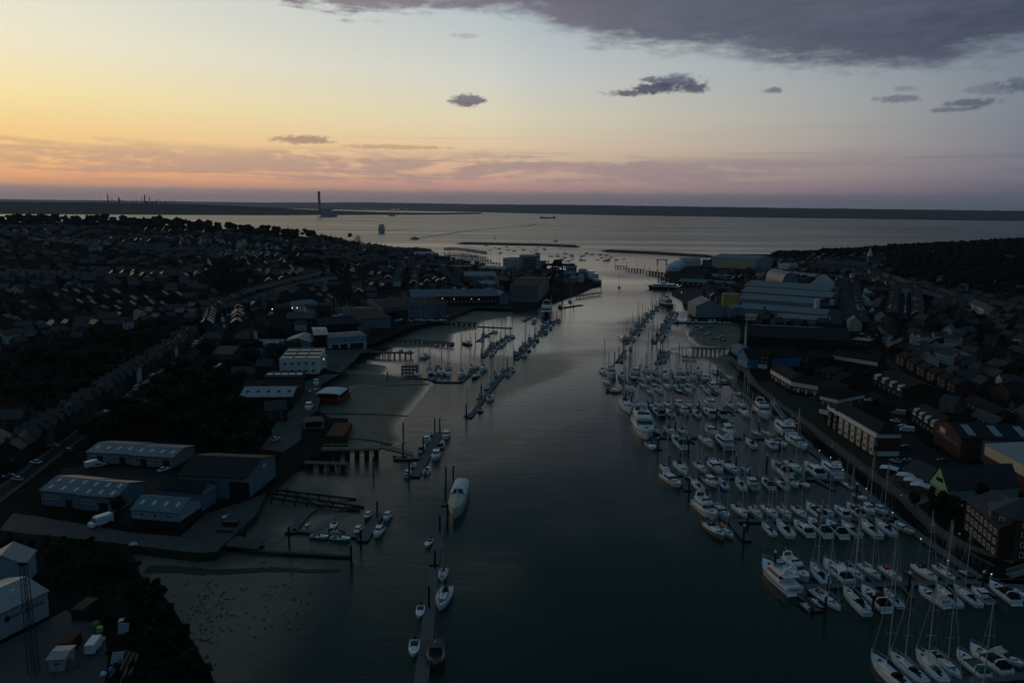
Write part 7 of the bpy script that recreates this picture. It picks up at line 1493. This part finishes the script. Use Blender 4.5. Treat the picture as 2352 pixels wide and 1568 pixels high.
for (x, y, rz, typ, (wm, wn), rm, tg) in hs[NEAR:]:
    z = H(x, y); c, s = cos(rz), sin(rz)
    for pn, me, pl_, subs in HP[1][typ][:2]:
        for me_, mm in ((me, mi_[wm] if pn == 'wall' else mi_[rm]),) + (((subs[0][1], 5),) if subs else ()):
            big.add([(x + c*v.co.x - s*v.co.y, y + s*v.co.x + c*v.co.y, z + v.co.z) for v in me_.vertices], [tuple(f.vertices) for f in me_.polygons], mm)
o = link('distant_houses', big.mesh('distant_houses', mats_)); tag(o, 'mass of small far houses filling both hillsides', 'houses', None, 'stuff')

# vehicles get their labels now
for r, p, col in VEH: r['label'] = uniq(f"{col} {r['category']} parked {where(p.x, p.y, col + r['category'])}"); del r['_c']
for o in COL.objects:
    if '_c' in o: del o['_c']
# ------------------------------------------------------------------ trees
rt = random.Random(23)
def crown_mesh(seed, nleaf, R_=4.0, Hh=5.5, z0=2.2, leaf=.55, lobes=9, name='crown', conic=False):
    r = random.Random(seed); mb = MB(); L_ = []
    for i in range(lobes):
        a = r.uniform(0, 2*pi); q = r.uniform(.1, .62)*R_; zz = z0 + Hh*r.uniform(.18, .8); L_.append((q*cos(a), q*sin(a), zz, R_*r.uniform(.34, .55)))
    L_.append((0, 0, z0 + Hh*.6, R_*.6))
    for i in range(nleaf):
        lx, ly, lz, lr = r.choice(L_); th = r.uniform(0, 2*pi); ph = math.acos(r.uniform(-.6, 1)); k = lr * (r.random()**.25)
        c = Vector((lx + k*sin(ph)*cos(th), ly + k*sin(ph)*sin(th), lz + k*cos(ph)*.85)); n_ = Vector((sin(ph)*cos(th), sin(ph)*sin(th), cos(ph))) + Vector((r.uniform(-.7,.7), r.uniform(-.7,.7), r.uniform(-.5,.7)))
        n_.normalize(); a_ = n_.orthogonal().normalized(); b_ = n_.cross(a_); s = leaf*r.uniform(.6, 1.4); rot = r.uniform(0, pi); a2 = a_*cos(rot) + b_*sin(rot); b2 = n_.cross(a2)
        mb.add([tuple(c + a2*s), tuple(c + b2*s*.8), tuple(c - a2*s), tuple(c - b2*s*.8)], [(0,1,2,3)])
    for lx, ly, lz, lr in L_:      # dark inner body so that crowns are dense but ragged
        k = lr*.72; mb.add([(lx+k*sin(p_)*cos(t_), ly+k*sin(p_)*sin(t_), lz+k*cos(p_)*.85) for p_ in (.4, 1.2, 2.1) for t_ in (0, 1.26, 2.5, 3.77, 5.0)], [(0,1,2,3,4)] + [(i*5+j, i*5+(j+1) % 5, (i+1)*5+(j+1) % 5, (i+1)*5+j) for i in range(2) for j in range(5)])
    return mb
trunk_m = MB().lathe([(.38,-1),(.28,1),(.2,3.2),(.12,5)], (0,0,0), 7)
for a in (.3, 2.4, 4.4): trunk_m.tube((0,0,2.2), (1.6*cos(a), 1.6*sin(a), 4.4), .13, 5, 0, .06)
trunk_m = trunk_m.mesh('trunk', M['bark'])
CR = [crown_mesh(i, 520, R_=rr, Hh=hh).mesh('crown', M['leaf_dark']) for i, (rr, hh) in enumerate(((4,5.5),(3.6,6.5),(4.6,5),(3.2,5),(4.2,7),(5,5.4)))]
TD = ['round tree', 'tall tree', 'broad tree', 'small tree', 'high domed tree', 'wide spreading tree']
spots = []
def wood(poly, sp, sc=(1.0, 1.7), dens=.9, bl=True):
    xs = [p.x for p in poly]; ys = [p.y for p in poly]; y = min(ys)
    while y < max(ys):
        x = min(xs)
        while x < max(xs):
            jx, jy = x + rt.uniform(-sp*.4, sp*.4), y + rt.uniform(-sp*.4, sp*.4)
            if inside((jx, jy), poly) and rt.random() < dens and not (bl and blocked(jx, jy, 2.5)) and onland(jx, jy, 3): spots.append((jx, jy, rt.uniform(*sc)))
            x += sp
        y += sp
wood(WOODS[0], 10, (.9, 1.6)); wood(WOODS[1], 12, (.9, 1.5), .8); wood(WOODS[2], 11, (1.2, 1.9)); wood(WOODS[3], 12, (1, 1.6)); wood(WOODS[4], 13, (1.1, 1.9), .95); wood(WOODS[5], 13, (1, 1.6)); wood(WOODS[6], 12, (1, 1.5))
wood(LOW, 3.8, (.2, .42), .95)
for a_, b_ in zip(*(lambda q: (q, q[1:]))(pl((318,1300),(352,1342),(392,1392),(425,1448),(462,1512),(492,1570)))):
    for i in range(16):
        q = a_.lerp(b_, rt.random()) + Vector((-rt.uniform(0, 7), rt.uniform(-2, 2), 0)); spots.append((q.x, q.y, rt.uniform(.2, .36)))
# tree belts on the brows
for i in range(300):
    a = rt.uniform(-.68, -.215); y = rt.uniform(1330, 1490)
    if a > -.25 and rt.random() < .5: continue
    spots.append((a*y, y, rt.uniform(1.2, 2.4 if a < -.24 else 1.6)))
for i in range(60):
    a = rt.uniform(-.225, -.19); y = rt.uniform(1380, 1600); spots.append((a*y, y, rt.uniform(.8, 1.2)))
for i in range(160):
    a = rt.uniform(.36, .67); y = rt.uniform(1330, 1420); spots.append((a*y, y, rt.uniform(1.2, 1.9)))
p_ = P(803, 548); spots.append((p_.x, p_.y, 2.3))
# garden and street trees in the town
cnt = 0
while cnt < 1900:
    west = rt.random() < .6; a = rt.uniform(-.67, -.02) if west else rt.uniform(.27, .66); y = sqrt(rt.uniform(330**2, 1400**2)); x = a*y
    cnt += 1
    if blocked(x, y, 1.5, y < 700) or inside((x, y), OPEN) or inside((x, y), PROM) or not onland(x, y, 8): continue
    spots.append((x, y, rt.uniform(.55, 1.2)))
for u, v, s in ((270,1188,.8),(1900,700,1.2),(1893,712,1.4),(1905,722,1.2),(1862,872,1.0),(2150,1188,.8),(2170,1176,.9),(2190,1190,.8),(2100,1168,.7),(2234,1140,.8),(2250,1146,.8),(2036,1010,.6),(2300,870,1),(2245,800,1.2),(2090,905,.8),(2140,895,.8),(2010,940,.7),(1825,865,.8),(1850,880,.7),(2040,865,.8),(1990,870,.7),(2230,985,.7)):
    p = P(u, v); spots.append((p.x, p.y, s))
spots = [s for s in spots if visible_uv(s[0], s[1], H(s[0], s[1]) + 6)]
# the 300 that show largest stay single trees
spots.sort(key=lambda q: -(q[2] / sqrt(q[0]**2 + q[1]**2 + 1e4)))
print('trees', len(spots))
for i, (x, y, s) in enumerate(spots[:300]):
    k = rt.randrange(6); nm = 'bush' if s < .96 and inside((x, y), LOW) else 'tree'; lb = ('shoreline bush' if nm == 'bush' else 'dark ' + TD[k])
    inst([('trunk', trunk_m, (0,0,0), []), ('crown', CR[k], (0,0,0), [])] if nm == 'tree' else [('stem', trunk_m, (0,0,0), []), ('foliage', CR[k], (0,0,0), [])], nm, uniq(f"{lb}, {where(x, y, lb)}"), nm, 'trees of the river banks', (x, y, H(x, y) - (.25*s if nm == 'tree' else 2.2*s)), rt.uniform(0, 6.28), (s*rt.uniform(.9,1.15), s*rt.uniform(.9,1.15), s))
FC = [crown_mesh(40 + i, 110, R_=4.3, Hh=5.6, leaf=1.1, lobes=5) for i in range(5)]
wd = MB()
for x, y, s in spots[300:]:
    c = rt.choice(FC); a = rt.uniform(0, 6.28); ca, sa = cos(a)*s, sin(a)*s; z = H(x, y) - .8*s
    wd.add([(x + ca*vx - sa*vy, y + sa*vx + ca*vy, z + s*vz) for vx, vy, vz in c.v], c.f)
o = link('woodland', wd.mesh('woodland', M['leaf_far'])); tag(o, 'far dark woodland and garden trees covering the hillsides', 'woodland', None, 'stuff')
# junk of the lower left yard
def junk(name, label, cat, u, v, mb, m_, rz=0): p = P(u, v); tag(link(name, mb.mesh(name, m_), None, p, rz), uniq(label), cat)
junk('skip', 'open steel skip with pale rim on the quay', 'skip', 530, 1206, MB().frus(-2,2,-1,1,-2.4,2.4,-1.2,1.2,0,1.5,0).frus(-2.2,2.2,-1,1,-2.2,2.2,-1,1,1.5,1.55,1), [M['steel_dark'], M['render_grey']], -.1)
junk('low_loader', 'pale flat trailer on the quay below the skip', 'trailer', 516, 1220, MB().box(-2.6,2.6,-.7,.7,.5,.8), M['render_grey'], -.1)
junk('upturned_dinghy', 'pair of pale upturned dinghies at the quay edge', 'dinghy', 306, 1250, MB().frus(-1.2,1.2,-.6,.6,-.8,.8,-.3,.3,0,.6), M['tent_white'], .2)
junk('spoil_heap', 'small tan heap beside the white site cabin', 'heap', 161, 1530, MB().lathe([(1.9,-.2),(1.6,.6),(1.0,1.3),(.3,1.8),(.02,1.9)], (0,0,0), 9), M['path_gravel'])
junk('tarpaulin', 'white tarpaulin lying on the scrub beyond the containers', 'tarpaulin', 288, 1432, MB().frus(-1.4,1.4,-1.2,1.2,-1.2,1.3,-1,1.1,.9,1.0), M['tent_white'], .3)
junk('corrugated_sheets', 'leaning stack of pale corrugated sheets below the tarpaulin', 'metal sheets', 284, 1452, MB().frus(-1.2,1.2,-.5,-.3,-1.2,1.2,.5,.7,0,2.0), M['roof_light'], .1)
junk('corrugated_sheets', 'pale corrugated sheets leaning on the timber baulks', 'metal sheets', 270, 1520, MB().frus(-1.3,1.3,-.7,-.5,-1.1,1.1,.8,1.0,0,1.9), M['roof_light'], .2)
junk('cable_drum', 'green tarpaulined drum on the lower left yard', 'drum', 220, 1438, MB().lathe([(1.0,0),(1.1,.5),(.8,1.1),(.1,1.3)], (0,0,0), 9), M['green_paint'])
junk('oil_barrel', 'yellow barrel beside the green drum', 'barrel', 230, 1448, MB().lathe([(.7,0),(.7,1.0),(.1,1.05)], (0,0,0), 9), M['yellow_tank'])
junk('rubbish_bag', 'blue and white bag near the end of the timber baulks', 'bag', 256, 1540, MB().lathe([(.6,0),(.7,.4),(.4,.8),(.1,.9)], (0,0,0), 8), M['blue_hull']); junk('rubbish_bag', 'white bag near the bottom edge of the photo', 'bag', 238, 1550, MB().lathe([(.6,0),(.7,.4),(.4,.8),(.1,.9)], (0,0,0), 8), M['tent_white'])
for i in range(4):
    a, b = P(290 + i*9, 1498 + i*3), P(246 + i*14, 1575 + i*2); mb = MB(); mb.tube((0,0,.5), tuple(b - a + Vector((0,0,.5))), .35, 6); tag(link('timber_baulk', mb.mesh('timber_baulk', M['wood']), None, a), uniq(f"long timber baulk lying at the bottom left, {ordn(i+1)} from left"), 'timber', 'timber baulks')
# stones and weed on the mud
st = MB(); rr_ = random.Random(4)
for i in range(260):
    u, v = (rr_.gauss(450 + (i % 3)*25, 35), rr_.gauss(1400, 55)) if i < 200 else (rr_.uniform(600, 720), rr_.uniform(1290, 1450))
    p = P(u, v, .12); s = rr_.uniform(.12, .42)
    if inside(p, WEST): continue
    st.frus(p.x-s, p.x+s, p.y-s*.6, p.y+s*.6, p.x-s*.5, p.x+s*.4, p.y-s*.3, p.y+s*.3, .05, .12 + s*.35)
o = link('weedy_stones', st.mesh('weedy_stones', M['stone'])); tag(o, 'dark weedy stones scattered over the lower left mudflat', 'stones', None, 'stuff')
for o in COL.objects:
    l = o.get('label')
    if l and 'nearest camera' in l and len(l.replace(',', ' ').split()) > 16: o['label'] = l = l.replace('nearest camera', 'nearest')
    if l and len(l.replace(',', ' ').split()) > 16: print('LONG', l)
